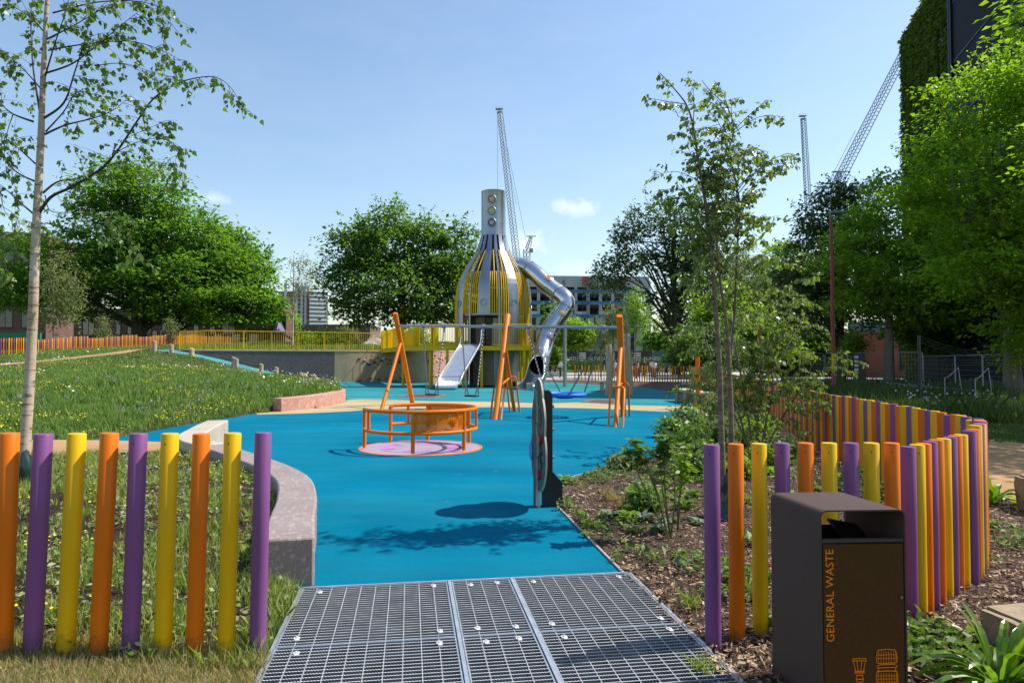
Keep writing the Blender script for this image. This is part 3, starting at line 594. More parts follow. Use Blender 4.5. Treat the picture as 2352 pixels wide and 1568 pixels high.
for zz, col in ((11.95, (.62, .20, .05)), (11.2, (.50, .45, .10)), (10.45, (.16, .08, .26))):
    ac = R(-6); c = TC + Vector((.79*math.sin(ac), -.79*math.cos(ac), zz)); q = Matrix.Translation(c) @ Matrix.Rotation(ac, 4, 'Z') @ Matrix.Rotation(R(90), 4, 'X')
    mb = MB(); mb.tube([q @ Vector((.27*math.cos(2*math.pi*i/28), .27*math.sin(2*math.pi*i/28), .01)) for i in range(28)], .028, 6, closed=True); rd = mb.build("roundel", M_dsteel, tower)
    mb = MB(); mb.prism([(.26*math.cos(2*math.pi*i/28), .26*math.sin(2*math.pi*i/28)) for i in range(28)], -.06, .012, q); mb.build("disc", mat("roundel_%d" % int(zz*10), tuple(x*.8 for x in col), .4), rd, smooth=False)
    mb = MB(); mb.prism([((.21 if i % 2 else .10)*math.cos(math.pi*i/6+.26), (.21 if i % 2 else .10)*math.sin(math.pi*i/6+.26)) for i in range(12)], .013, .03, q); mb.prism([(.07*math.cos(2*math.pi*i/16), .07*math.sin(2*math.pi*i/16)) for i in range(16)], .031, .04, q); mb.build("star", mat("pale_star", (.55, .52, .42), .5), rd, smooth=False)
# inner floors, dark core, access panels
mb = MB(); mb.lathe([(1.55, .02), (1.55, 6.9)], 40, TC); mb.lathe([(1.55, 6.9), (1.2, 7.6), (.66, 8.9), (.62, 9.75)], 40, TC); mb.build("core", M_core, tower)
for z in (2.42, 4.52): mb = MB(); mb.lathe([(0.01, z), (2.34, z), (2.34, z-.1), (.01, z-.1)], 40, TC); mb.build("floor_ring", M_dsteel, tower, smooth=False)
for a, w, z0, z1, m_ in ((-26, .62, 2.6, 4.35, M_corew), (-6, .5, 2.6, 4.3, M_core), (9, .5, 2.6, 4.3, M_dsteel), (-30, .8, .1, 2.3, M_corew), (-8, .7, .1, 2.3, mat("tower_timber", (.23, .17, .11), .8, var=.3, scale=2)), (12, .6, .1, 2.3, M_dsteel), (30, .7, .1, 2.3, M_dsteel)):
    ac = R(a); c = TC + Vector((1.75*math.sin(ac), -1.75*math.cos(ac), (z0+z1)/2)); mb = MB(); mb.box(c, (w, .05, z1-z0), ac); mb.build("access_panel", m_, tower, smooth=False)
for a in (-42, 16, 52, -75, 80):
    ac = R(a); c = TC + Vector((2.40*math.sin(ac), -2.40*math.cos(ac), 1.25)); mb = MB(); mb.box(c, (.12, .12, 2.5), ac); mb.build("leg", M_dsteel, tower, smooth=False)
# yellow landing in front of the tower
land = thing("landing_deck", "yellow landing deck with barred railing on the front of the bottle-shaped tower", "deck", (TX, TY-2.9, 0))
DZ = 2.52
mb = MB(); mb.prism([(TX-3.9, TY-3.0), (TX+2.35, TY-3.0), (TX+2.55, TY-1.6), (TX+2.5, TY-.2), (TX+1.7, TY-1.9), (TX-1.7, TY-1.9), (TX-3.9, TY-1.4)], DZ-.06, DZ); mb.build("deck_floor", mat("deck_boards", (.2, .17, .12), .8), land, smooth=False)
mb = MB()
for a, c in (((TX-3.9, TY-3.03), (TX+2.37, TY-3.03)), ((TX+2.38, TY-3.0), (TX+2.58, TY-1.6)), ((TX+2.58, TY-1.6), (TX+2.53, TY-.2))): mb.bar((a[0], a[1], DZ-.14), (c[0], c[1], DZ-.14), .08, .27)
mb.build("beam", M_yel, land, smooth=False)
for x, y in ((TX-.62, TY-2.95), (TX+2.3, TY-2.9), (TX+1.95, TY-2.95), (TX-2.7, TY-2.95), (TX-3.75, TY-2.0)):
    mb = MB(); mb.box((x, y, DZ/2-.1), (.16, .16, DZ-.08)); mb.build("leg", M_yel, land, smooth=False)
for A in ([(TX+.02, TY-3.0), (TX+2.33, TY-3.0), (TX+2.55, TY-1.6), (TX+2.5, TY-.4)],):
    P = [Vector((x, y, 0)) for x, y in A]; mb = MB()
    for p in resample(P, .13): mb.box((p.x, p.y, DZ+.66), (.022, .022, 1.22))
    mb.build("slat_panel", M_yel, land, smooth=False)
    for z in (DZ+1.3, DZ+.06): mb = MB(); mb.tube([Vector((p.x, p.y, z)) for p in P], .026, 6); mb.build("rail", M_yel, land)
mb = MB(); mb.box((TX+2.0, TY-2.7, DZ-1.2), (.30, .05, 2.4)); mb.box((TX+1.72, TY-2.75, DZ-1.2), (.08, .05, 2.4)); mb.build("side_board", M_yel, land, smooth=False)
# bridge from the terrace to the landing
bridge = thing("play_bridge", "yellow footbridge with barred sides joining the retaining wall to the tower", "footbridge", (-6.2, 46.5, 0))
bc = [Vector((-10.2, 51.2, 0)), Vector((-8.1, 48.6, 0)), Vector((-6.9, 45.4, 0)), Vector((-4.9, 41.6, 0))]
bA = [Vector(p) for p in ((-9.6, 50.9, 0), (-7.3, 44.2, 0), (TX-3.9, 41.15, 0))]; 
bridge_f = [Vector((-7.0, 43.2, 0)), Vector((TX-3.9, 41.2, 0)), Vector((TX-1.75, 41.2, 0))]
bridge_b = [Vector((-8.4, 53.2, 0)), Vector((-6.4, 46.2, 0)), Vector((-4.2, 43.6, 0)), Vector((-3.2, 43.4, 0))]
mb = MB(); mb.prism([(-10.3, 53.8), (-7.0, 43.2), (TX-3.9, 41.2), (TX-3.9, 43.0), (-3.4, 43.6), (-6.4, 46.2), (-8.3, 53.2)], DZ-.07, DZ-.003); mb.build("deck_floor", mat("deck_boards", (.2, .17, .12), .8), bridge, smooth=False)
mb = MB()
for a, c in zip(bridge_f, bridge_f[1:]): mb.bar((a.x, a.y-.03, DZ-.15), (c.x, c.y-.03, DZ-.15), .08, .27)
mb.bar((-10.3, 53.8, DZ-.15), (-7.0, 43.2, DZ-.15), .08, .27); mb.build("beam", M_yel, bridge, smooth=False)
for C in ([Vector((-10.3, 53.7, 0))] + bridge_f, bridge_b):
    mb = MB()
    for p in resample(C, .14): mb.box((p.x, p.y, DZ+.64), (.016, .016, 1.24))
    mb.build("slat_panel", M_yel, bridge, smooth=False)
    for z in (DZ+1.28, DZ+.06): mb = MB(); mb.tube([Vector((p.x, p.y, z)) for p in C], .026, 6); mb.build("rail", M_yel, bridge)
for x, y, a in ((-9.3, 49.4, .6), (-8.4, 47, .7), (-7.0, 43.2, .2), (-5.9, 42.2, .5), (-4.6, 41.25, .5), (-3.1, 41.25, .6), (-6.4, 46.2, -.5), (-5.2, 44.8, .9)):
    mb = MB(); mb.box((x, y, DZ+.62), (.34, .06, 1.28), a); mb.build("fin", M_yel2, bridge, smooth=False)
for x, y in ((-4.95, 41.5), (-6.9, 43.3), (-2.95, 41.4)): mb = MB(); mb.tube([(x, y, -.05), (x, y, DZ-.28)], .09, 8); mb.build("leg", M_yel, bridge)
# wide open slide
slide = thing("wide_slide", "wide open stainless steel slide running down from the yellow landing", "slide", (-3.6, 39.5, 0))
sL = spline([Vector(p) for p in ((-3.05, 41.6, 2.66), (-3.10, 41.0, 2.50), (-3.55, 40.1, 1.55), (-4.0, 39.3, .72), (-4.15, 38.9, .42), (-4.22, 38.3, .28), (-4.25, 37.9, .25))], 5)
sR = spline([Vector(p) for p in ((-1.88, 41.6, 2.66), (-1.92, 41.0, 2.50), (-2.38, 40.1, 1.55), (-2.80, 39.3, .72), (-2.92, 38.9, .42), (-2.98, 38.3, .28), (-3.0, 37.9, .25))], 5)
mb = MB(); rows = [[a.lerp(c, t) for a, c in zip(sL, sR)] for t in (0, .5, 1)]
for A, B in zip(rows, rows[1:]): mb.ribbon(B, A)
e1, e2 = sL[-1], sR[-1]; lip = [(Vector((0, -.05*math.sin(u), -.06*(1-math.cos(u))*1.6))) for u in (0, .8, 1.6, 2.4, 3.14)]
mb.ribbon([e1 + q for q in lip], [e2 + q for q in lip]); mb.build("slide_bed", M_slide, slide)
for side, S in ((-1, sL), (1, sR)):
    mb = MB(); up = []
    for i, p in enumerate(S):
        f = i/(len(S)-1); up.append(p + Vector((.02*side, 0, .05 + .16*math.sin(math.pi*min(1, f*1.15)) + (.75 if i < 3 else max(0, .75-(i-2)*.22)))))
    mb.ribbon(S, up); mb.tube(up, .035, 6); mb.build("side_rail", M_slide, slide)
mb = MB(); q = len(sL)//2; mb.bar(sL[q]+Vector((0, 0, .012)), sR[q]+Vector((0, 0, .012)), .03, .012); mb.build("joint_strip", M_dsteel, slide)
mb = MB(); mb.tube([(-3.6, 38.4, -.05), (-3.6, 38.4, .22)], .08, 8); mb.build("foot", M_dsteel, slide)
# tube slide
tube = thing("tube_slide", "shiny stainless steel tube slide bending down from the tower to an open mouth", "slide", (2.4, 41, 0))
zs = lambda x, y: (1010.7 + x/3.102, 413.5 + y/3.102)
ctlp = [(470, 612, 44.2), (560, 612, 44.0), (610, 625, 43.8), (680, 668, 43.4), (760, 745, 43.0), (840, 805, 42.7), (885, 840, 42.4), (900, 880, 42.3), (880, 925, 42.2), (835, 985, 42.0), (785, 1060, 41.8), (755, 1130, 41.6), (737, 1195, 41.2), (722, 1258, 40.6), (712, 1300, 39.8), (704, 1322, 38.9)]
tp = spline([at(*zs(x, y), Y) for x, y, Y in ctlp], 6)
n_t = len(tp); cuts = [0, 14, 30, 46, 62, n_t-1]
for a, c in zip(cuts, cuts[1:]):
    mb = MB(); mb.tube(tp[a:c+1], .545, 26, cap=False); sg = mb.build("tube_segment", M_pol, tube, angle=70)
    mb = MB(); d = (tp[min(c+1, n_t-1)] - tp[c-1]).normalized(); mb.tube([tp[c]-d*.045, tp[c]+d*.045], .575, 26); 
    if c < n_t-1: mb.build("joint_ring", M_dsteel, sg, angle=50)
mb = MB(); mb.tube(tp, .515, 22, cap=False); mb.build("liner", mat("tube_inside", (.10, .05, .12), .45, .5), tube)
for i, side, col in ((24, Vector((.2, -.75, .75)), (.60, .20, .05)), (52, Vector((.35, -.9, .3)), (.55, .42, .12)), (66, Vector((.3, -.95, .2)), (.25, .2, .3))):
    d = (tp[i+1]-tp[i-1]).normalized(); s_ = (side - d*side.dot(d)).normalized(); c = tp[i] + s_*.52; q = s_.to_track_quat('Z', 'Y').to_matrix().to_4x4(); q.translation = c
    mb = MB(); mb.lathe([(.01, .075), (.15, .07), (.21, .04)], 20); mb.v = [q @ v for v in mb.v]; wv = mb.build("porthole", mat("porthole_%d" % i, col, .2), tube)
    mb = MB(); mb.tube([q @ Vector((.22*math.cos(2*math.pi*k/20), .22*math.sin(2*math.pi*k/20), .045)) for k in range(20)], .022, 5, closed=True); mb.build("porthole_rim", M_pol, wv)
# open run-out trough: half pipe
e0 = tp[-1]; d0 = (tp[-1]-tp[-3]).normalized()
tr = spline([e0, e0 + d0*.45, at(*zs(676, 1408), 38.0), at(*zs(640, 1455), 37.6), at(*zs(606, 1478), 37.3)], 6); mb = MB(); rows = []
for i, p in enumerate(tr):
    t = (tr[min(i+1, len(tr)-1)] - tr[max(0, i-1)]).normalized(); s_ = t.cross(Vector((0, 0, 1))).normalized(); u = s_.cross(t).normalized(); f = i/(len(tr)-1)
    sp = math.pi*(1.0 - .42*min(1, f*2.2)); rows.append([p + s_*.56*math.sin(a) - u*.56*math.cos(a) for a in [sp*(2*j/18-1) for j in range(19)]])
for A, B in zip(rows, rows[1:]): mb.ribbon(A, B)
ro = mb.build("runout_trough", M_pol, tube, angle=70); sm = ro.modifiers.new("solid", 'SOLIDIFY'); sm.thickness = .025
mb = MB(); mb.tube(rows[-1], .03, 6); mb.tube([r[0] for r in rows], .028, 6); mb.tube([r[-1] for r in rows], .028, 6); mb.build("trough_rim", M_pol, tube)
p = tr[-4]; mb = MB(); mb.box((p.x+.35, p.y+.4, .19), (.75, .5, .40)); bevel(mb.build("concrete_foot", mat("slide_concrete", (.40, .38, .36), .85), tube, smooth=False), .02)
mb = MB(); q = tp[34]; mb.tube([(q.x+.1, q.y, -.1), (q.x+.1, q.y, q.z-.45)], .09, 10); mb.build("support_post", M_dsteel, tube)
# lone steel mast in front of the plaza
p = gr(1299, 888); mb = MB(); mb.tube([p + Vector((0, 0, -.1)), p + Vector((0, 0, 5.0))], .085, 12); o = mb.build("steel_pole", mat("pole_steel", (.42, .43, .45), .4, .8), origin=tuple(p)); tag(o, "plain slim steel pole standing on the turquoise rubber right of the tube slide", "pole")
# ================================================================ SWING SET
M_or = mat("orange_paint", (.70, .165, .002), .45, var=.07, spec=.25)
M_chain = mat("chain_steel", (.20, .20, .21), .45, .8)
M_blk = mat("black_rubber", (.018, .018, .02), .6)
swing = thing("swing_set", "long swing frame with three orange A-frames and one steel top beam", "swing frame", (-.6, 21.2, 0))
bL, bR = Vector((-4.02, 24.1, 2.86)), Vector((2.95, 18.5, 2.53))
BP = lambda t: bL.lerp(bR, t)
t_mid = .548
def aframe(topc, near, far, main, ztop, splitz):
    fr = MB(); j = Vector((topc.x, topc.y, splitz)); 
    mainf, othf = (near, far) if main == 'near' else (far, near)
    ax = (Vector((topc.x, topc.y, topc.z)) - mainf).normalized(); top = mainf + ax*((ztop - mainf.z)/ax.z)
    fr.tube([mainf - ax*.1, mainf, mainf.lerp(top, .5), top - ax*.02, top], [.085, .085, .088, .09, .082], 16)
    jj = mainf.lerp(top, splitz/ztop); fr.tube([othf - (jj-othf).normalized()*.1, othf, jj], [.062, .062, .062], 12); return fr
near_L, far_L = gr(876, 942), gr(948, 928); near_M, far_M = gr(1138, 963), gr(1182, 945); near_R, far_R = gr(1414, 980), gr(1432, 955)
tops = (at(913, 748, 24.1), at(1163, 750, BP(t_mid).y), at(1424, 752, 18.5))
for tc_, nr, fa, mn, ph in ((tops[0], near_L, far_L, 'far', 720), (tops[1], near_M, far_M, 'near', 722), (tops[2], near_R, far_R, 'far', 726)):
    zt = at(1176, ph, tc_.y).z; fr = aframe(tc_, nr, fa, mn, zt, tc_.z*.80); fr.build("a_frame", M_or, swing)
mb = MB(); mb.tube([tops[0], tops[1], tops[2]], .045, 12); mb.build("top_beam", mat("beam_steel", (.36, .37, .38), .42, .8), swing)
def guard(f0, f1, dx, h):
    """low hoop guard round the two feet of a frame"""
    for f, o_ in ((f0, 1), (f1, 1)):
        pass
for (nr, fa, tpz) in ((near_M, far_M, tops[1]), (near_R, far_R, tops[2])):
    for f, hh in ((nr, 1.15), (fa, 1.2)):
        up = (Vector((tpz.x, tpz.y, 2.5)) - f).normalized(); u = (bR - bL).normalized(); u.z = 0; mb = MB(); w_ = .20
        for s in (-1, 1):
            a = f + u*w_*s; mb.tube([a - up*.1, a + up*(hh-.06), a + up*hh - u*.05*s], .028, 8)
        mb.tube([f - u*(w_-.04) + up*hh, f + u*(w_-.04) + up*hh], .028, 8); mb.build("guard_hoop", M_or, swing)
    a, c = nr + (Vector((tpz.x, tpz.y, 2.5))-nr).normalized()*1.15, fa + (Vector((tpz.x, tpz.y, 2.5))-fa).normalized()*1.2
    mb = MB(); mb.tube([a, c], .028, 8); mb.build("guard_bar", M_or, swing)
def chain(mb, a, c, r=.012, pitch=.055):
    a, c = Vector(a), Vector(c); d = c-a; n = max(2, int(d.length/pitch)); t = d.normalized(); u = t.orthogonal().normalized(); w = t.cross(u)
    for i in range(n):
        m0 = a + d*((i+.5)/n); s = u if i % 2 else w; L = d.length/n*.68; q = [m0 + t*(L*math.cos(k)) + s*(.022*math.sin(k)) for k in [2*math.pi*z/6 for z in range(6)]]
        mb.tube(q, r*.75, 4, closed=True)
def tbeam(px):
    k = (px - W/2)/F; return (k*bL.y - bL.x)/((bR.x-bL.x) - k*(bR.y-bL.y))
bd = (bR - bL); bd.z = 0; bd.normalize(); bn = Vector((-bd.y, bd.x, 0))
def bz(t): return (tops[0].lerp(tops[1], t/t_mid) if t < t_mid else tops[1].lerp(tops[2], (t-t_mid)/(1-t_mid))).z
for xa, xb, sx, sy, lab in ((972.5, 1020, 992, 906, "black flat swing seat on chains, the one nearer the left orange A-frame"), (1061, 1110, 1083.5, 909, "black flat swing seat on chains, the one hanging in front of the wide slide")):
    ta, tb = tbeam(xa), tbeam(xb); A, B = BP(ta), BP(tb); A.z = bz(ta); B.z = bz(tb); m = A.lerp(B, .5); c = at(sx, sy, m.y)
    t = thing("flat_swing", lab, "swing", tuple(c), "flat swings hanging from the beam"); mb = MB(); hw = .24
    mb.prism([(-hw, -.09), (hw, -.09), (hw, .09), (-hw, .09)], -.025, .03, Matrix.Translation(c) @ Matrix.Rotation(math.atan2(bd.y, bd.x), 4, 'Z')); bevel(mb.build("seat", M_blk, t, smooth=False), .015)
    for P, s in ((A, -1), (B, 1)):
        mb = MB(); e = c + bd*s*.22 + Vector((0, 0, .03)); j = P.lerp(e, .86); chain(mb, P - Vector((0, 0, .15)), j); chain(mb, j, e + bn*.08); chain(mb, j, e - bn*.08); mb.build("chain", M_chain, t)
        mb = MB(); mb.tube([P - bd*.05, P + bd*.05], .075, 10); mb.box(P - Vector((0, 0, .1)), (.06, .06, .14)); mb.build("hanger", M_dsteel, t)
# basket swing
tb = tbeam(1297); c = BP(tb); c.z = at(1296, 906, c.y).z; bs = thing("basket_swing", "round blue basket swing hanging from chains at the right half of the beam", "swing", tuple(c))
M_bl = mat("blue_rope", (.006, .15, .62), .5, var=.3, scale=40, bmp=.5, bscale=50)
ring = [c + Vector((.56*math.cos(2*math.pi*k/36), .56*math.sin(2*math.pi*k/36), 0)) for k in range(36)]
mb = MB(); mb.tube(ring, .062, 10, closed=True); mb.build("ring", M_bl, bs)
mb = MB()
for k in range(-4, 5):
    o_ = k*.115; h = math.sqrt(max(0, .54**2-o_*o_))
    for sw_ in (0, 1):
        pts = [c + (Vector((o_, h*u, -.10*(1-u*u)*(1-(o_/.56)**2)-.01)) if sw_ else Vector((h*u, o_, -.10*(1-u*u)*(1-(o_/.56)**2)-.01))) for u in (-1, -.6, -.2, .2, .6, 1)]; mb.tube(pts, .012, 4)
for rr_ in (.2, .38): mb.tube([c + Vector((rr_*math.cos(2*math.pi*k/24), rr_*math.sin(2*math.pi*k/24), -.10*(1-(rr_/.56)**2)-.01)) for k in range(24)], .014, 5, closed=True)
mb.build("net", mat("net_rope", (.02, .04, .16), .7), bs)
for px, s in ((1213, -1), (1386, 1)):
    t2 = tbeam(px); P = BP(t2); P.z = bz(t2)
    for q in (-1, 1):
        mb = MB(); chain(mb, P - Vector((0, 0, .16)), c + bd*s*.42 + bn*q*.38 + Vector((0, 0, .05)), .014, .06); mb.build("chain", M_chain, bs)
    mb = MB(); mb.tube([P - bd*.05, P + bd*.05], .08, 10); mb.box(P - Vector((0, 0, .1)), (.08, .08, .16)); mb.build("hanger", M_dsteel, bs)
# red-brown ground mats under the swings
M_mat = mat("red_brown_rubber", (.23, .085, .07), .85, var=.2, scale=30)
M_matd = mat("mat_recess", (.10, .035, .03), .9)
for poly, inn, lab in (([(905, 911), (965, 905), (1034, 907), (1000, 913)], None, "red-brown rubber ground mat under the left flat swing"), ([(1334, 924), (1360, 918), (1424, 920), (1421, 928)], None, "red-brown rubber ground mat under the right end of the swing beam")):
    P = [gr(x, y) for x, y in poly]; cc_ = sum(P, Vector())/4; t = thing("ground_mat", lab, "mat", (cc_.x, cc_.y, 0), "red-brown mats in the play surface")
    mb = MB(); mb.prism([(p.x, p.y) for p in P], -.02, .026); mb.build("mat_border", M_mat, t, smooth=False)
    mb = MB(); mb.prism([tuple((cc_ + (p-cc_)*.66)[:2]) for p in P], .0, .034); mb.build("mat_centre", M_matd, t, smooth=False)
# ================================================================ CAROUSEL
CC = Vector((-1.70, 12.78, 0)); car = thing("carousel", "orange railed carousel roundabout with a white and lilac tread-plate floor", "roundabout", tuple(CC))
def pol(r, a, z=0.): return CC + Vector((r*math.cos(R(a)), r*math.sin(R(a)), z))
m, n, p = newmat("tread_plate"); t = n.nodes.new("ShaderNodeTexCoord"); ck = []
for ang, sc in ((45, (26, 60, 1)), (-45, (26, 60, 1))):
    mp = n.nodes.new("ShaderNodeMapping"); mp.inputs['Rotation'].default_value = (0, 0, R(ang)); mp.inputs['Scale'].default_value = sc; n.links.new(t.outputs['Object'], mp.inputs[0])
    v = n.nodes.new("ShaderNodeTexVoronoi"); v.inputs['Randomness'].default_value = 0; v.inputs['Scale'].default_value = .55; n.links.new(mp.outputs[0], v.inputs['Vector']); ck.append(v.outputs['Distance'])
mn = n.nodes.new("ShaderNodeMath"); mn.operation = 'MINIMUM'; n.links.new(ck[0], mn.inputs[0]); n.links.new(ck[1], mn.inputs[1])
z = noise_n(n, 2.2, 5, .6); base = ramp(n, z, [(.38, (.44, .41, .46)), (.6, (.46, .33, .47))])
n.links.new(mixrgb(n, ramp(n, mn.outputs[0], [(.22, 1.), (.34, 0.)]), mixrgb(n, 1., base, (.62, .6, .62), 'MULTIPLY'), base), p.inputs['Base Color']); p.inputs['Roughness'].default_value = .6; bump(n, p, mn.outputs[0], .5, .01)
M_tread = m
mb = MB(); mb.lathe([(.01, .016), (1.11, .016)], 64, CC); mb.build("platform", M_tread, car, smooth=False)
mb = MB(); mb.lathe([(1.108, -.02), (1.108, .022), (1.13, .024), (1.145, .018), (1.145, -.02)], 72, CC); mb.build("rim", M_or, car)
M_lil = mat("lilac_inlay", (.44, .17, .47), .55, var=.1); mb = MB()
def wedge(mb, r0, r1, a0, a1, z=.020, k=8):
    q = [pol(r0 + 0*i, a0 + (a1-a0)*i/k, z) for i in range(k+1)]; w = [pol(r1, a0 + (a1-a0)*i/k, z) for i in range(k+1)]; mb.ribbon(w, q)
wedge(mb, .52, .72, 150, 210); wedge(mb, .52, .74, -32, 32)
for a in (150, 210): mb.add([pol(.72, a, .020), pol(.50, a, .020), pol(.25, 180 + (a-180)*.4, .020)], [(0, 1, 2)])
wedge(mb, .72, .75, 0, 360, .020, 48)
for k in range(7):
    for s in (1, -1): mb.add([pol(.40, s*(62+k*7), .020), pol(.40, s*(65+k*7), .020), pol(.68, s*(68+k*7), .020), pol(.68, s*(64+k*7), .020)], [(0, 1, 2, 3) if s > 0 else (3, 2, 1, 0)])
mb.build("floor_motif", M_lil, car, smooth=False)
zt, zl = .745, .375; posts = {'LF': 191, 'F': 270, 'RF': 325, 'RB': 33, 'B': 90, 'LB': 133}
for a in posts.values():
    mb = MB(); mb.tube([pol(1.03, a, .04), pol(1.03, a, zt-.01)], .034, 10); mb.build("post", M_or, car)
for a in (214, 112, 0): mb = MB(); mb.tube([pol(1.03, a, zl), pol(1.03, a, zt-.01)], .026, 10); mb.build("post", M_or, car)
arc = lambda r, a0, a1, z, k=60: [pol(r, a0 + (a1-a0)*i/k, z) for i in range(k+1)]
mb = MB(); top = [pol(1.03, 191, zl), pol(1.03, 191, zt-.10), pol(1.03, 191.6, zt-.05), pol(1.03, 193.5, zt-.01)] + arc(1.03, 196, 489-1, zt, 80) + [pol(1.03, 490.5, zt-.01), pol(1.03, 492.4, zt-.05), pol(1.03, 493, zt-.10), pol(1.03, 493, zl)]
mb.tube(top, .035, 10); mb.build("top_rail", M_or, car)
mb = MB(); mb.tube(arc(1.03, 191, 493, zl, 80), .032, 10); mb.build("lower_rail", M_or, car)
m, n, p = newmat("perforated_orange"); t = n.nodes.new("ShaderNodeTexCoord"); s = n.nodes.new("ShaderNodeSeparateXYZ"); n.links.new(t.outputs['Object'], s.inputs[0])
def mth(op, a, b=None):
    x = n.nodes.new("ShaderNodeMath"); x.operation = op
    for i, v in ((0, a), (1, b)):
        if v is None: continue
        if isinstance(v, (int, float)): x.inputs[i].default_value = v
        else: n.links.new(v, x.inputs[i])
    return x.outputs[0]
u = mth('MULTIPLY', mth('ARCTAN2', s.outputs[1], s.outputs[0]), 1.03/.021); w_ = mth('MULTIPLY', s.outputs[2], 1/.018)
row = mth('FLOOR', w_); u = mth('ADD', u, mth('MULTIPLY', mth('MODULO', row, 2.), .5))
fu = mth('SUBTRACT', mth('FRACT', mth('ADD', u, 1000.)), .5); fw = mth('SUBTRACT', mth('FRACT', w_), .5)
d2 = mth('ADD', mth('MULTIPLY', fu, fu), mth('MULTIPLY', fw, fw)); hole = mth('LESS_THAN', d2, .032)
tr_ = n.nodes.new("ShaderNodeBsdfTransparent"); mx = n.nodes.new("ShaderNodeMixShader"); n.links.new(hole, mx.inputs[0]); p.inputs['Base Color'].default_value = c4((.72, .18, .002)); p.inputs['Roughness'].default_value = .5; p.inputs['Specular IOR Level'].default_value = .15
n.links.new(p.outputs[0], mx.inputs[1]); n.links.new(tr_.outputs[0], mx.inputs[2]); n.links.new(mx.outputs[0], n.nodes['Material Output'].inputs[0])
for a0, a1 in ((271.5, 323.5), (34.5, 88.5)):
    mb = MB(); mb.ribbon(arc(1.03, a0, a1, zl+.03, 24), arc(1.03, a0, a1, zt-.03, 24)); pn = mb.build("perforated_panel", m, car)
    mb = MB()
    for aa, b0 in ((a0, a0+2.6), (a1-2.6, a1)): mb.ribbon(arc(1.036, aa, b0, zl+.025, 2), arc(1.036, aa, b0, zt-.025, 2))
    for z0, z1 in ((zl+.025, zl+.05), (zt-.05, zt-.025)): mb.ribbon(arc(1.036, a0, a1, z0, 24), arc(1.036, a0, a1, z1, 24))
    mb.build("panel_frame", M_or, pn, smooth=False)
    for cA in (a0 + 13.5, a0 + 40):
        mb = MB()
        for rr_, arcs in ((.145, (200, 520)),):
            mb.tube([pol(1.045, cA + math.degrees(rr_*math.cos(R(q))/1.03), (zl+zt)/2 + rr_*math.sin(R(q))) for q in range(arcs[0], arcs[1], 10)], .006, 5)
        for q in (-52, -26, 0, 26, 52):
            mb.tube([pol(1.045, cA, (zl+zt)/2 - .08), pol(1.045, cA + math.degrees(.06*math.sin(R(q))/1.03), (zl+zt)/2 - .0), pol(1.045, cA + math.degrees(.10*math.sin(R(q*1.2))/1.03), (zl+zt)/2 + .09*math.cos(R(q)))], [.004, .007, .003], 5)
        mb.build("panel_emblem", M_or, pn)
# ================================================================ PLAY PANEL (three overlapping discs on a black post)
PB = Vector((.30, 7.62, 0)); pp = thing("play_board", "lobed dark play panel of three overlapping discs on a black post by the bark bed", "play panel", tuple(PB))
ua = R(-9); U = Vector((math.sin(ua), math.cos(ua), 0)); N = Vector((-U.y, U.x, 0))          # board runs along U, faces N
def lobes(grow=0.):
    L = []
    for side in (1, -1):
        zs_ = np.linspace(.17-grow, 1.44+grow, 120); zs_ = zs_ if side > 0 else zs_[::-1]
        for z in zs_:
            w = 0.
            for c, r in ((.59, .41+grow), (.95, .355+grow), (1.20, .23+grow)):
                if abs(z-c) < r: w = max(w, math.sqrt(r*r-(z-c)**2))
            L.append((side*w, z))
    return L
BM = Matrix(((-U.x, 0, N.x, PB.x), (-U.y, 0, N.y, PB.y), (0, 1, 0, 0), (0, 0, 0, 1)))          # (along U, up, along N)
m, n, p = newmat("panel_face"); t = n.nodes.new("ShaderNodeTexCoord"); dd = None; cs = []
mv = n.nodes.new("ShaderNodeTexWave"); mv.wave_type = 'RINGS'; mv.rings_direction = 'X'; mv.inputs['Scale'].default_value = 14; mv.inputs['Distortion'].default_value = 0
mp = n.nodes.new("ShaderNodeMapping"); mp.inputs['Location'].default_value = (0, 0, -1.2); n.links.new(t.outputs['Object'], mp.inputs[0]); n.links.new(mp.outputs[0], mv.inputs[0])
n.links.new(mixrgb(n, ramp(n, mv.outputs[0], [(.62, 0.), (.7, 1.)]), (.018, .045, .042), (.065, .075, .06)), p.inputs['Base Color']); p.inputs['Roughness'].default_value = .5
M_cream = mat("cream_board_edge", (.52, .45, .34), .6); M_pblack = mat("black_post", (.013, .014, .017), .5)
mb = MB(); mb.prism(lobes(), -.010, .010, BM); mb.build("board", M_cream, pp, angle=50)
mb = MB(); mb.prism(lobes(-.012), .0125, .016, BM); mb.prism(lobes(-.012), -.016, -.0125, BM); mb.build("face", m, pp, smooth=False)
mb = MB(); rib = [(-.10, .02), (.015, .02), (.015, .55), (.07, .58), (.07, .80), (.015, .84), (.015, .92), (.06, .95), (.06, 1.12), (.015, 1.15), (.0, 1.30), (-.03, 1.30), (-.03, 1.16), (-.10, .6)]
mb.prism(rib, .017, .040, BM); mb.build("rib", M_cream, pp, smooth=False); mb = MB(); mb.prism([(x-.006, z) for x, z in rib], .0402, .044, BM); mb.build("rib_face", mat("rib_grey", (.05, .045, .042), .6), pp, smooth=False)
def disc(cx, cz, r, d0, d1, m_, name, k=24): mb = MB(); mb.prism([(cx + r*math.cos(2*math.pi*i/k), cz + r*math.sin(2*math.pi*i/k)) for i in range(k)], d0, d1, BM); mb.build(name, m_, pp, smooth=False)
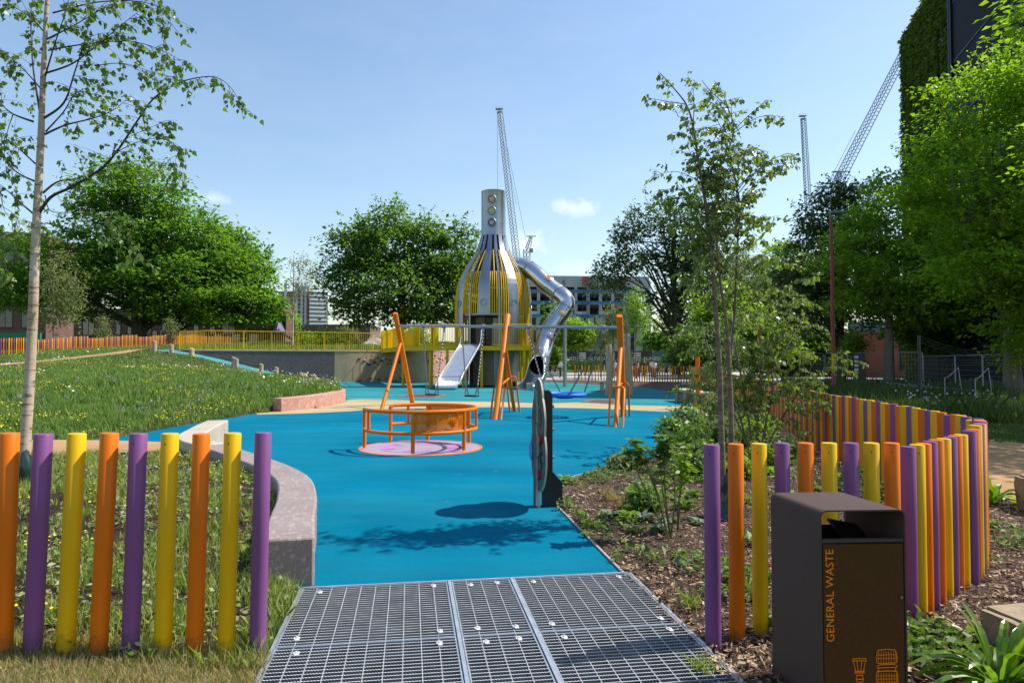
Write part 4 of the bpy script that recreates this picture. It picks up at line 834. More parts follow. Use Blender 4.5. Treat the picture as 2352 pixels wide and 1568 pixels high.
disc(-.25, .60, .10, .018, .05, mat("panel_blue", (.02, .16, .42), .4), "blue_disc"); disc(-.25, .60, .125, .017, .024, M_pblack, "disc_ring"); disc(.20, .78, .055, .018, .05, mat("panel_red", (.45, .03, .04), .4), "red_bead"); disc(.12, .38, .05, .018, .05, mat("panel_red", (.45, .03, .04), .4), "red_bead")
mb = MB(); mb.tube([BM @ Vector(q) for q in ((.10, .80, .02), (.22, .66, .02), (.18, .58, .02), (.26, .50, .02), (.14, .42, .02))], .006, 5); mb.tube([BM @ Vector((.22 + .07*math.cos(a), .58 + .07*math.sin(a), .02)) for a in np.linspace(.5, 5.6, 18)], .006, 5); mb.build("groove", M_pblack, pp)
disc(-.19, 1.02, .05, .017, .03, M_pblack, "dial"); disc(.02+.10, 1.0, .10, .017, .022, mat("rib_grey", (.05, .045, .042), .6), "spiral_disc")
mb = MB(); mb.prism([(-.11, -.02), (.02, -.02), (.02, .3), (-.11, .3)], -.010, .0165, BM); mb.build("stem", M_cream, pp, smooth=False); mb = MB(); mb.prism([(-.108, -.02), (.0, -.02), (.0, .3), (-.108, .3)], .0168, .02, BM); mb.build("stem_face", mat("rib_grey", (.05, .045, .042), .6), pp, smooth=False)
mb = MB(); Q = Matrix.Translation(PB + Vector((.075, .06, 0))) @ Matrix.Rotation(R(4), 4, 'Z') @ Matrix.Rotation(R(90), 4, 'X')
mb.prism([(-.04, -.1), (.185, -.1), (.185, .275), (.075, .40), (.075, 1.26), (.04, 1.30), (-.04, 1.30)], -.055, .055, Q); bevel(mb.build("post", M_pblack, pp, smooth=False), .006)
for x, z in ((.08, 1.12), (.08, .86), (.08, .55), (.19, .22), (.19, .05)): mb = MB(); mb.tube([Q @ Vector((x-.005, z, 0)), Q @ Vector((x+.018, z, 0))], .018, 8); mb.build("bolt", M_dsteel, pp)
# ================================================================ BENCH, LOGS, TABLE
bl_ = gr(1548, 915); bench = thing("stone_bench", "stone block bench with a pale timber slab and metal armrests beside the bark bed", "bench", (6.2, 26, 0))
M_block = terrazzo("bench_stone", (.30, .22, .16), [(.4, .3, .22), (.22, .16, .12), (.5, .42, .34)], 16)
bA, bB = gr(1549, 921), gr(1606, 934); ax_ = (bB-bA); ax_.z = 0; ax_.normalize(); ar = math.atan2(ax_.y, ax_.x); bq = Vector((-ax_.y, ax_.x, 0))
for k, t in enumerate((.10, .48, .92)):
    c = bA + ax_*((bB-bA).length*t) + bq*.22; mb = MB(); mb.box(c + Vector((0, 0, .2)), (.36, .5, .42), ar); bevel(mb.build("stone_leg", M_block, bench, smooth=False), .02)
Lb = (bB-bA).length; mb = MB(); mb.box(bA + ax_*Lb*.52 + bq*.22 + Vector((0, 0, .47)), (Lb*1.12, .55, .10), ar); bevel(mb.build("seat", mat("bench_timber", (.42, .35, .25), .8, var=.2, scale=3), bench, smooth=False), .02)
for t in (.35, .66):
    c = bA + ax_*Lb*t; mb = MB(); mb.tube([c + bq*-.02 + Vector((0, 0, .5)), c + bq*-.02 + Vector((0, 0, .74)), c + bq*.40 + Vector((0, 0, .76)), c + bq*.45 + Vector((0, 0, .5))], .016, 6); mb.build("armrest", M_dsteel, bench)
for px, py0, pyt, lab, w in ((1398, 908, 792, "tall split timber log with a hollowed top, the left one of two", .17), (1439, 907, 793, "tall twin-trunk timber log, the right one of two standing on the rubber", .15)):
    p = gr(px, py0); zt_ = at(px, pyt, p.y).z; mb = MB(); r = random.Random(px)
    for dx in ((0,) if w > .16 else (-.05, .13)):
        pts = [p + Vector((dx + .05*math.sin(u*3.1+dx*9), .04*math.sin(u*2+1), -.1 + (zt_+.1 - (.05 if dx > 0 else 0))*u)) for u in np.linspace(0, 1, 9)]; mb.tube(pts, [w*(1.05-.18*u + .05*math.sin(u*11)) for u in np.linspace(0, 1, 9)], 12)
    tag(mb.build("timber_log", M_robinia, origin=tuple(p)), lab, "timber log", "timber logs")
p = gr(1404, 898); tb_ = thing("timber_platform", "low timber step platform between the two tall logs", "platform", tuple(p))
for y_ in (-.28, 0, .28): mb = MB(); mb.box(p + Vector((0, y_, .50)), (1.5, .24, .08)); mb.build("plank", M_timber, tb_, smooth=False)
for x in (-.5, .5): mb = MB(); mb.box(p + Vector((x, 0, .22)), (.12, .7, .48)); mb.build("leg", M_timber, tb_, smooth=False)
# ================================================================ LITTER BIN
M_bin = mat("brown_powder_coat", (.085, .058, .048), .6, 0, .12, 90, bmp=.12, bscale=400, spec=.10)
M_door = mat("brown_bin_door", (.088, .040, .0135), .7, 0, .12, 60, bmp=.12, bscale=400, spec=.06)
M_oprint = mat("orange_print", (.95, .25, .008), .55, var=.03, spec=.1)
B0 = Vector((1.425, 3.18, 0)); ba = R(8.2); BX = Vector((math.cos(ba), math.sin(ba)*0.35, 0)).normalized(); BY = Vector((-math.sin(ba)*1.1, math.cos(ba), 0)).normalized(); BWd, BD, BH = .408, .43, .938
lb = thing("litter_bin", "dark brown square litter bin with GENERAL WASTE in orange on its door", "litter bin", tuple(B0))
LM = Matrix(((BX.x, BY.x, 0, B0.x), (BX.y, BY.y, 0, B0.y), (0, 0, 1, 0), (0, 0, 0, 1)))
prof = []; rr_ = .035                                              # bent shell: left side, top, right side
for (cx, a0, a1) in ((rr_, 180, 90), (BWd-rr_, 90, 0)): prof += [(cx + rr_*math.cos(R(a0 + (a1-a0)*i/8)), BH-rr_ + rr_*math.sin(R(a0 + (a1-a0)*i/8))) for i in range(9)]
prof = [(0, .0)] + prof + [(BWd, .0)]; th = .007
inn = [(th, .0)] + [(min(max(x, th), BWd-th) if not (rr_ < x < BWd-rr_) else x, z) for x, z in [(cx + (rr_-th)*math.cos(R(a0 + (a1-a0)*i/8)), BH-rr_ + (rr_-th)*math.sin(R(a0 + (a1-a0)*i/8))) for (cx, a0, a1) in ((rr_, 180, 90), (BWd-rr_, 90, 0)) for i in range(9)]] + [(BWd-th, .0)]
mb = MB(); k = len(prof); q = lambda P, y: [LM @ Vector((x, y, z)) for x, z in P]
oF, oB, iF, iB = q(prof, 0), q(prof, BD), q(inn, 0), q(inn, BD); mb.ribbon(oF, oB); mb.ribbon(iB, iF); mb.ribbon(iF, oF); mb.ribbon(oB, iB); merge(mb.build("shell", M_bin, lb))
mb = MB(); mb.prism([(.013, .0), (BWd-.013, .0), (BWd-.013, .02), (.013, .02)], 0, .78, None); mb.v = [LM @ Vector((v.x, v.y+.002, v.z)) for v in mb.v]; dr = mb.build("door", M_door, lb, smooth=False)
mb = MB(); mb.prism([(.009, .004), (BWd-.009, .004), (BWd-.009, .028), (.009, .028)], .788, .802); mb.v = [LM @ v for v in mb.v]; mb.build("door_lip", M_bin, lb, smooth=False)
mb = MB(); mb.prism([(.009, BD-.02), (BWd-.009, BD-.02), (BWd-.009, BD-.004), (.009, BD-.004)], 0, .775); mb.v = [LM @ v for v in mb.v]; mb.build("back_panel", M_bin, lb, smooth=False)
mb = MB(); mb.prism([(.009, .03), (BWd-.009, .03), (BWd-.009, BD-.022), (.009, BD-.022)], .0, .70); mb.v = [LM @ v for v in mb.v]; mb.build("liner", M_pblack, lb, smooth=False)
mb = MB(); a_ = LM @ Vector((.20, .10, .80)); mb.box(LM @ Vector((.285, .22, .785)), (.17, .15, .012), rot=(Matrix.Rotation(ba, 3, 'Z') @ Matrix.Rotation(R(24), 3, 'X') @ Matrix.Rotation(R(14), 3, 'Y'))); mb.build("ash_plate", mat("ash_plate", (.03, .032, .036), .35, .7), lb, smooth=False)
mb = MB(); mb.tube([LM @ Vector((BWd-.028, .004, .535)), LM @ Vector((BWd-.028, -.006, .535))], .0065, 10); mb.build("lock", M_pol, dr)
TM = Matrix(((0, -BX.x, 0, 0), (0, -BX.y, 0, 0), (1, 0, 0, 0), (0, 0, 0, 1)))
c0 = LM @ Vector((.0605, .0005, .335)); TM = Matrix(((0, -BX.x, -BY.x, c0.x), (0, -BX.y, -BY.y, c0.y), (1, 0, 0, c0.z), (0, 0, 0, 1)))
text_mesh("lettering", "GENERAL WASTE", .0535, M_oprint, TM, dr, .0008, 1.02)
def dl(mb, pts, r=.0019, closed=False): mb.tube([LM @ Vector((x, .0005, z)) for x, z in pts], r, 5, closed=closed)
mb = MB(); cx = .178                                               # slim lamp-shaped drawing
dl(mb, [(cx-.034, .248), (cx-.033, .256), (cx, .259), (cx+.033, .256), (cx+.034, .248)], .002, True)
for s in (-1, 1): dl(mb, [(cx+s*.031, .247), (cx+s*.024, .228), (cx+s*.020, .205), (cx+s*.020, .196)]); dl(mb, [(cx+s*.012, .247), (cx+s*.008, .22), (cx+s*.007, .198)]); dl(mb, [(cx+s*.012, .178), (cx+s*.017, .17), (cx+s*.017, .158), (cx+s*.011, .15), (cx+s*.014, .12), (cx+s*.02, .08), (cx+s*.024, .02)])
for z, w in ((.200, .023), (.193, .023), (.182, .016), (.164, .018), (.150, .013), (.12, .015)): dl(mb, [(cx-w, z), (cx+w, z)], .0026)
mb.build("emblem", M_oprint, dr)
mb = MB(); cx = .308                                               # round basket-tower drawing
for z0, z1, w0, w1 in ((.288, .240, .046, .050), (.190, .120, .050, .052), (.112, .02, .050, .050)):
    dl(mb, [(cx-w0*.85, z0+.006), (cx, z0+.010), (cx+w0*.85, z0+.006), (cx+w0, z0-.006), (cx+w1, z1), (cx+w1*.8, z1-.006), (cx-w1*.8, z1-.006), (cx-w1, z1), (cx-w0, z0-.006)], .002, True)
    for u in (-.8, -.55, -.3, -.05, .2, .45, .7, .9): dl(mb, [(cx+w0*u, z0), (cx+w1*u, z1-.003)], .0015)
    nn = int((z0-z1)/.014)
    for i in range(1, nn): z = z0 + (z1-z0)*i/nn; dl(mb, [(cx-w0*.97, z), (cx+w0*.97, z)], .0014)
dl(mb, [(cx-.050, .222), (cx-.030, .228), (cx+.030, .228), (cx+.050, .222), (cx+.046, .214), (cx-.046, .214)], .002, True); dl(mb, [(cx-.04, .212), (cx-.042, .198)]); dl(mb, [(cx+.04, .212), (cx+.042, .198)]); dl(mb, [(cx-.05, .198), (cx+.05, .198)])
mb.build("emblem", M_oprint, dr)
# ================================================================ COLOURED POSTS
def paint(name, col):
    m, n, p = newmat(name); z = noise_n(n, 3, 4, .5, stretch=(4, 4, .6)); c = ramp(n, z, [(.3, tuple(x*.9 for x in col)), (.7, tuple(min(1, x*1.08) for x in col))])
    t = n.nodes.new("ShaderNodeTexCoord"); s = n.nodes.new("ShaderNodeSeparateXYZ"); n.links.new(t.outputs['Object'], s.inputs[0])
    lo = n.nodes.new("ShaderNodeMapRange"); lo.inputs[1].default_value = .0; lo.inputs[2].default_value = .22; lo.inputs[3].default_value = .5; lo.inputs[4].default_value = -.22; n.links.new(s.outputs[2], lo.inputs[0])
    sm = n.nodes.new("ShaderNodeMath"); sm.operation = 'ADD'; n.links.new(lo.outputs[0], sm.inputs[0]); n.links.new(noise_n(n, 26, 6, .75), sm.inputs[1])
    c = mixrgb(n, ramp(n, sm.outputs[0], [(.68, 0.), (.85, .35)]), c, (.06, .045, .03)); n.links.new(c, p.inputs['Base Color']); p.inputs['Roughness'].default_value = .45; p.inputs['Specular IOR Level'].default_value = .22; bump(n, p, noise_n(n, 180, 2), .04); return m
PC = {'O': ("orange", (.68, .150, .001)), 'Y': ("yellow", (.70, .40, .001)), 'P': ("purple", (.195, .070, .20))}
M_post = {k: paint(v[0] + "_post_paint", v[1]) for k, v in PC.items()}; M_hole = mat("bolt_hole", (.01, .01, .01), .9)
PM = {}
def post_mesh(col, seg, hole, far=False):
    mb = MB(); r = .045; mb.tube([(0, 0, -.15), (0, 0, .6), (0, 0, 1.195), (0, 0, 1.20)], [r, r, r, r-.004], seg); me = mb.mesh("fence_post", angle=50); me.materials.append(M_post[col])
    if hole:
        bm = bmesh.new(); bm.from_mesh(me); q = Matrix.Translation((-.012, -.0435, 1.145)) @ Matrix.Rotation(R(90), 4, 'X'); g = bmesh.ops.create_circle(bm, cap_ends=True, segments=10, radius=.0055, matrix=q)
        for f in set(f for v in g['verts'] for f in v.link_faces): f.material_index = 1
        bm.to_mesh(me); bm.free(); me.materials.append(M_hole)
    return me
for c in 'OYP': PM[c, 0] = post_mesh(c, 22, False); PM[c, 1] = post_mesh(c, 22, True); PM[c, 2] = post_mesh(c, 10, False)
def fpost(col, p, top, label, group, var=1, rz=0., lean=0.):
    o = bpy.data.objects.new("fence_post", PM[col, var]); COL.objects.link(o); o.location = p; o.scale = (1, 1, (top - p[2])/1.2); o.rotation_euler = (0, lean, rz); return tag(o, label, "post", group)
GL_ = "coloured posts of the left front row"; ords2 = ["first", "second", "third", "fourth", "fifth", "sixth", "seventh", "eighth", "ninth", "tenth", "eleventh", "twelfth", "thirteenth", "fourteenth", "fifteenth", "sixteenth", "seventeenth", "eighteenth", "nineteenth", "twentieth"]
LP = [(7, 1480, 22, 994, 'O'), (75, 1480.7, 98, 996, 'P'), (151, 1482.6, 175, 995, 'Y'), (226.5, 1486, 250, 994, 'O'), (300, 1482, 317, 995, 'P'), (374, 1496, 390, 995, 'Y'), (446.7, 1492, 462, 996, 'O'), (519, 1501, 534, 994, 'Y'), (591, 1503, 604, 993, 'P')]
nth = {1: "rightmost", 2: "second", 3: "third", 4: "fourth", 5: "fifth", 6: "sixth", 7: "seventh", 8: "eighth", 9: "ninth"}
for i, (x, y, xt, yt, c) in enumerate(LP):
    Xr = (x-W/2)/F*3.75; Yr = 3.80 + (Xr+1.42)*.16; p = at(x, y-3, Yr); p.z -= .01; tz = at(xt, yt, p.y).z; lx = at(xt, yt, p.y).x - p.x; k = 9-i
    lab = "purple round post at the right end of the left front row, beside the grating" if k == 1 else "%s round post, %s from the grating in the left front row" % (PC[c][0], nth[k])
    fpost(c, p, tz, lab, GL_, 1 if c != 'O' and i in (4, 5, 7) else 0, R(15), math.atan2(lx, tz-p.z))
RP = [(1638.4, 1490, 1640, 1020.6, 'P'), (1693.5, 1472.5, 1693, 1018.8, 'O'), (1747.5, 1458.6, 1745, 1018, 'Y')]
GR_ = "coloured posts of the right fence behind the bin"
for i, (x, y, xt, yt, c) in enumerate(RP):
    p = gr(x, y-4); p.z = -.01; lab = ("purple round post standing alone-edged at the right side of the grating", "orange round post between the purple and yellow posts left of the bin", "yellow round post just left of the litter bin")[i]
    fpost(c, p, at(xt, yt, p.y).z, "purple round post nearest the grating on its right side" if i == 0 else lab, GR_, 1, R(-12), 0)
for i, (xt, c) in enumerate(((1795.6, 'P'), (1850, 'O'), (1904, 'Y'), (1954, 'P'), (2001, 'Y'), (2047.6, 'O'))):
    Yd = 4.13 + .02*i; q = at(xt, 1016.5, Yd); fpost(c, Vector((q.x, Yd, -.01)), q.z, "%s round post rising behind the litter bin, %s from the left of six" % (PC[c][0], ords2[i]), GR_, 1, R(-8), 0)
RS = [(2092, 1424.8, 1025, 'P'), (2113, 1418, 1020.6, 'Y'), (2127.7, 1412, 1017.7, 'O'), (2142.4, 1401.6, 1013, 'P'), (2157, 1391, 1009.6, 'O'), (2173.6, 1376, 1006.7, 'Y'), (2188, 1370, 1003, 'P'), (2200, 1359, 1000, 'O'), (2213, 1352, 997.5, 'Y')]
for i, (x, y, yt, c) in enumerate(RS):
    p = gr(x, y-3); p.z = -.01; fpost(c, p, at(x, yt, p.y).z, "%s round post right of the litter bin, %s along the curving fence" % (PC[c][0], ords2[i]), GR_, 1 if i < 2 else 0, 0, 0)
# the curve and the long straight run of the right fence
fr = resample([Vector(q) for q in spline([Vector((3.23, 4.88, 0))] + FENCE_R, 6)], .138)[1:]
pat = "POYPYOPOY"; far_posts = []; cnt = 0
for i, p in enumerate(fr):
    pass
q = spline([Vector((3.23, 4.88, 0))] + FENCE_R, 8); run = []; need = .15; 
for a, c in zip(q, q[1:]):
    L = (c-a).length; s = need
    while s <= L: run.append(a + (c-a)*(s/L)); s += (.135 if run[-1].y < 6.2 else .185)
    need = s - L
mbs = MB(); far_n = 0
for i, p in enumerate(run):
    c = pat[i % 9]; h = 1.13 if p.y < 6 else (1.10 - .05*min(1, (p.y-6)/8)); h += random.uniform(-.012, .012); v = Vector((p.x, p.y, -.01))
    if p.y < 5.75: lab = "%s round post in the tight outer bend of the fence, %s along the bend" % (PC[c][0], ords2[min(i, 19)])
    elif p.y < 20.5:
        lab = "%s round post in the long shaded run of fence right of the bark bed" % PC[c][0]
    else:
        far_n += 1; mbs.cur = "OYP".index(c); mbs.tube([v, v + Vector((0, 0, h))], .045, 8); continue
    fpost(c, v, h, lab, GR_ if p.y < 5.75 else "posts of the long right fence run", 0, random.uniform(0, 6), random.uniform(-.006, .006))
o = mbs.build("far_posts", [M_post[c] for c in "OYP"]); o.name = "fence_posts"; tag(o, "far coloured fence posts half hidden behind the bushes on the right", "posts", None, "stuff")
# hilltop fence at the left
lf = spline([Vector((-42.5, 50.5, 0)), Vector((-39, 52, 0)), Vector((-37.4, 57, 0)), Vector((-36.5, 62, 0)), Vector((-35.3, 68, 0)), Vector((-35.0, 73, 0)), Vector((-35.4, 78, 0)), Vector((-34.0, 83, 0))], 8)
run = resample(lf, .178); mbs = MB(); pat2 = "OYPOPYOPYOOYPYOYPOYP"; keep = 0; hh = 1.18
for i, p in enumerate(run):
    c = pat2[i % 20]; zg = float(back_z(p.x, p.y)) if p.y > 51 else float(back_z(p.x, 51))
    px_ = W/2 + F*p.x/p.y; step = ((i//11) % 3)*.09 - .05
    if px_ < 395 and px_ > -6 and keep < 150:
        keep += 1; fpost(c, Vector((p.x, p.y, zg-.05)), zg + hh + step, "%s round post in the far fence along the left hilltop" % PC[c][0], "posts of the hilltop fence", 2)
    elif px_ >= 395: mbs.cur = "OYP".index(c); mbs.tube([(p.x, p.y, zg-.05), (p.x, p.y, zg+hh+step*.5)], .045, 8)
o = mbs.build("fence_posts", [M_post[c] for c in "OYP"]); tag(o, "farthest coloured posts of the hilltop fence, behind the yellow railing", "posts", None, "stuff")
# back fence before the plaza
run = spline([Vector((5.25, 57.0, 0)), Vector((7.2, 56.4, 0)), Vector((9.5, 53.4, 0)), Vector((12.2, 48.6, 0)), Vector((13.3, 46.5, 0))], 8); L_ = 0
for i, p in enumerate(resample(run, .285)):
    c = "OPYOYPOYPYO"[i % 11]; px_ = W/2 + F*p.x/p.y
    fpost(c, Vector((p.x, p.y, -.02)), 1.24, "%s round post in the back fence in front of the plaza" % PC[c][0], "posts of the back fence", 2)
p = Vector((12.9, 47.2, 0)); yg = thing("yellow_gate", "pale yellow solid gate panel at the right end of the back fence", "gate", tuple(p)); mb = MB(); mb.box(p + Vector((0, -.1, .62)), (1.1, .06, 1.15), -.2); mb.build("gate_panel", mat("pale_yellow", (.62, .48, .15), .5), yg, smooth=False)
for s in (-1, 1): mb = MB(); mb.box(p + Vector((s*.62, -.1 - s*.12, .66)), (.1, .1, 1.36), -.2); mb.build("gate_post", M_post['Y'], yg, smooth=False)
mb = MB(); mb.box(p + Vector((.15, -.145, .9)), (.12, .04, .05), -.2); mb.box(p + Vector((-.2, -.14, .55)), (.1, .04, .1), -.2); mb.build("handle", M_dsteel, yg, smooth=False)
q = gr(1603, 940); mb = MB(); mb.tube([q, q + Vector((0, 0, 1.75))], .07, 12); tag(mb.build("orange_post", M_or, origin=tuple(q)), "tall single orange post behind the stone bench", "post")
# ================================================================ TREES
M_bark = mat("dark_bark", (.060, .048, .036), .9, var=.4, scale=3, stretch=(5, 5, .8), bmp=.6, bscale=12)
M_barkg = mat("grey_bark", (.15, .125, .10), .9, var=.4, scale=3, stretch=(5, 5, .8), bmp=.6, bscale=12)
m, n, p = newmat("birch_bark"); z = noise_n(n, 1.6, 6, .62, stretch=(2.4, 2.4, 15)); z2 = noise_n(n, 3.2, 6, .65); z3 = noise_n(n, .9, 3, .6, stretch=(1.2, 1.2, 7))
c = ramp(n, z2, [(.3, (.34, .235, .15)), (.5, (.48, .37, .26)), (.7, (.57, .48, .36))]); c = mixrgb(n, ramp(n, z, [(.555, 0.), (.60, .85)]), c, (.11, .08, .06)); c = mixrgb(n, ramp(n, z3, [(.60, 0.), (.66, .9)]), c, (.03, .024, .02))
n.links.new(c, p.inputs['Base Color']); p.inputs['Roughness'].default_value = .7; bump(n, p, z, .4, .008); M_birch = m
M_birch2 = mat("young_birch_bark", (.17, .12, .085), .8, var=.45, scale=2.2, stretch=(3, 3, 9), bmp=.3, bscale=20)
M_twig = mat("twig_bark", (.055, .035, .026), .85)
LM_dark = leafmat("dark_leaf", [(0.0726, 0.1412, 0.0235), (0.1121, 0.2119, 0.0306), (0.1485, 0.2591, 0.0376), (0.0924, 0.1765, 0.0282)], .5, .55)
LM_mid = leafmat("mid_leaf", [(0.1275, 0.2114, 0.0317), (0.2003, 0.311, 0.0407), (0.273, 0.3733, 0.0452), (0.1641, 0.2488, 0.0362)], .5, .56)
LM_cherry = leafmat("glossy_leaf", [(0.0669, 0.1261, 0.0304), (0.0974, 0.1784, 0.037), (0.1522, 0.2393, 0.0435)], .42, .55, .4)
LM_lime = leafmat("lime_leaf", [(0.1311, 0.2242, 0.0189), (0.2076, 0.3105, 0.0263), (0.2622, 0.3621, 0.0293), (0.153, 0.2587, 0.0234)], .45, .55)
LM_grey = leafmat("grey_green_leaf", [(0.135, 0.1663, 0.0686), (0.2026, 0.2252, 0.0979), (0.1687, 0.1958, 0.0686)], .5, .35)
LM_poplar = leafmat("poplar_leaf", [(0.0542, 0.1015, 0.0363), (0.0834, 0.1414, 0.0471), (0.1147, 0.1721, 0.058)], .4, .3, .5)
LM_birch = leafmat("birch_leaf", [(0.073, 0.1359, 0.029), (0.1148, 0.1903, 0.0363), (0.1562, 0.2356, 0.0453), (0.1043, 0.1721, 0.0453)], .40, .42, .5)
LM_birchr = leafmat("birch_leaf_glossy", [(0.11, 0.1626, 0.0421), (0.165, 0.2202, 0.0536), (0.2201, 0.2774, 0.0613), (0.1321, 0.1914, 0.0574)], .36, .42, .6)
def clumps(blobs, nc, g, shell=.55, squash=1.):
    w = np.array([b[3]*b[5] for b in blobs], float); w /= w.sum(); k = g.choice(len(blobs), nc, p=w); B = np.array(blobs, float)[k]
    d = unit(g.normal(size=(nc, 3))); r = shell + (1.06-shell)*g.random(nc)**.7 + np.where(g.random(nc) < .16, g.uniform(.04, .24, nc), 0); d[:, 2] *= squash
    return B[:, :3] + d*r[:, None]*B[:, 3:6], d
def crown(parent, m, blobs, nc, per, cr, L, seed, shell=.5, flat=.38, tmpl=KITE, asp=.62, name="crown", upb=1.1, gap=.0, zmin=None, shoots=None):
    g = np.random.default_rng(seed); C, D = clumps(blobs, nc, g, shell)
    if gap: C = C[g.random(nc) > gap]; D = D[:len(C)]
    k = len(C); cs = cr*g.uniform(.55, 1.35, k); idx = np.repeat(np.arange(k), per); off = g.normal(size=(k*per, 3))*np.array([1, 1, flat])*.52*cs[idx][:, None]
    # each clump is a tilted spray that hangs a little at its rim
    off[:, 2] -= .35*np.linalg.norm(off[:, :2], axis=1)*.55
    P = C[idx] + off
    if zmin is not None: kp = P[:, 2] > zmin; P = P[kp]; off = off[kp]; idx = idx[kp]
    n_ = len(P); ax = unit(off*np.array([1, 1, .4]) + g.normal(size=(n_, 3))*.25*cs[idx][:, None]); nr = unit(np.array([0, 0, upb]) + D[idx % len(D)]*.30 + g.normal(size=(n_, 3))*.38)
    Ls = L*g.uniform(.6, 1.35, n_)
    if shoots:                                                      # leafy twigs standing out of the crown
        ns, sl, sk = shoots; SC_, SD = clumps(blobs, ns, g, .86); up_ = SD[:, 2] > -.35; SC_, SD = SC_[up_], SD[up_]; ns = len(SC_); SD = unit(SD + np.array([0, 0, .55]) + g.normal(size=(ns, 3))*.3); ii = np.repeat(np.arange(ns), sk); t_ = np.tile(np.linspace(0, 1, sk), ns); ln_ = sl*g.uniform(.4, 1.2, ns)
        SP = SC_[ii] + SD[ii]*(t_*ln_[ii])[:, None] - np.array([0, 0, 1.])*(t_**2*ln_[ii]*.22)[:, None] + g.normal(size=(ns*sk, 3))*.06*sl; SA = unit(SD[ii]*.6 + g.normal(size=(ns*sk, 3))*.8 + np.array([0, 0, -.25])); SN = unit(np.array([0, 0, 1.]) + g.normal(size=(ns*sk, 3))*.45)
        P = np.concatenate([P, SP]); ax = np.concatenate([ax, SA]); nr = np.concatenate([nr, SN]); Ls = np.concatenate([Ls, L*g.uniform(.6, 1.25, ns*sk)*(1.1-.4*t_)])
    return polys(name, leaf_polys(P, ax, nr, Ls, Ls*asp, tmpl, .15), len(tmpl), parent, m), C
def limb_set(mb, base, topz, r, C, nl, g, lean=(0, 0), fork=.35, sides=8, limb_r=.45):
    """tapered trunk with limbs reaching into the crown"""
    b = Vector(base); top = Vector((b.x+lean[0], b.y+lean[1], topz)); ph = g.uniform(0, 6)
    tr = [b.lerp(top, u) + Vector((math.sin(u*4+ph)*r*.5*u, math.cos(u*3.3+ph)*r*.5*u, 0)) for u in np.linspace(0, 1, 9)]
    mb.tube([tr[0] - Vector((0, 0, .3))] + tr, [r*1.45] + [r*(1.25 if i == 0 else 1)*(1-.8*(i/8)**1.3) for i in range(9)], sides+2)
    if C is None or nl == 0: return
    sel = g.choice(len(C), min(nl, len(C)), replace=False)
    for s in sel:
        e = Vector(C[s]); h = b.z + (topz-b.z)*g.uniform(fork, .85); u = (h-b.z)/(topz-b.z); j = tr[0].lerp(tr[-1], u)
        if e.z < j.z - 1.5: e.z = j.z - .5
        mid = j.lerp(e, .5) + Vector((g.normal()*.25, g.normal()*.25, (e-j).length*.10)); L0 = limb_r*r*(1-.6*u); mb.tube(spline([j, mid, e], 4), [max(.012, L0*(1-.9*q/8)) for q in range(9)], 6)
def tree(label, base, topz, r, blobs, nc, per, cr, L, seed, leaf, bark=None, nl=26, group=None, name="tree", fork=.3, **kw):
    t = thing(name, label, "tree", tuple(base), group); g = np.random.default_rng(seed+50)
    cobj, C = crown(t, leaf, blobs, nc, per, cr, L, seed, **kw); mb = MB(); limb_set(mb, base, topz, r, C, nl, g, fork=fork); mb.build("trunk", bark or M_bark, t, angle=80); return t
def bl(px, py, rx, ry, Y, dep=.85):
    c = at(px, py, Y); s = Y/F; return (c.x, c.y, c.z, rx*s, rx*s*dep, ry*s)
def zat(py, Y): return at(W/2, py, Y).z
# two broad trees beyond the hilltop fence
Y0 = 88; b = at(318, 790, Y0); b.z = 3.0
tree("huge broad dark green tree beyond the hilltop fence at the left", b, zat(540, Y0), .95, [bl(300, 500, 125, 125, Y0), bl(180, 600, 140, 120, Y0), bl(390, 610, 150, 130, Y0), bl(120, 640, 110, 80, Y0), bl(260, 660, 170, 90, Y0), bl(440, 660, 130, 85, Y0), bl(250, 440, 70, 60, Y0), bl(340, 440, 75, 60, Y0), bl(60, 660, 70, 50, Y0), bl(430, 540, 80, 70, Y0)], 520, 92, 2.35, .55, 11, LM_dark, nl=60, fork=.12, gap=.16, shoots=(420, 1.7, 12), zmin=zat(742, Y0))
Y0 = 96; b = at(400, 790, Y0); b.z = 3.2
tree("dark green spreading tree behind the right side of the huge broad tree", b, zat(600, Y0), .7, [bl(540, 620, 80, 80, Y0), bl(570, 690, 68, 60, Y0), bl(470, 680, 130, 60, Y0), bl(500, 570, 70, 55, Y0), bl(600, 715, 34, 34, Y0)], 300, 84, 2.0, .55, 12, LM_dark, nl=40, fork=.1, gap=.14, shoots=(240, 1.6, 12), zmin=zat(752, Y0))
# tree in the middle, with long leaves
Y0 = 72; b = at(925, 780, Y0); b.z = 2.6
tree("rounded dense glossy-leaved tree behind the yellow footbridge, left of the tower", b, zat(560, Y0), .42, [bl(900, 570, 100, 75, Y0), bl(830, 640, 85, 70, Y0), bl(1000, 600, 85, 80, Y0), bl(920, 670, 150, 75, Y0), bl(810, 560, 55, 50, Y0), bl(1055, 640, 65, 90, Y0), bl(900, 515, 60, 35, Y0), bl(1010, 535, 45, 30, Y0), bl(770, 620, 28, 24, Y0), bl(1060, 545, 30, 25, Y0), bl(850, 720, 90, 40, Y0), bl(1000, 715, 100, 45, Y0)], 400, 70, 1.25, .44, 13, LM_cherry, nl=36, fork=.25, flat=.6, gap=.1, shoots=(420, 2.2, 16), zmin=zat(752, Y0))
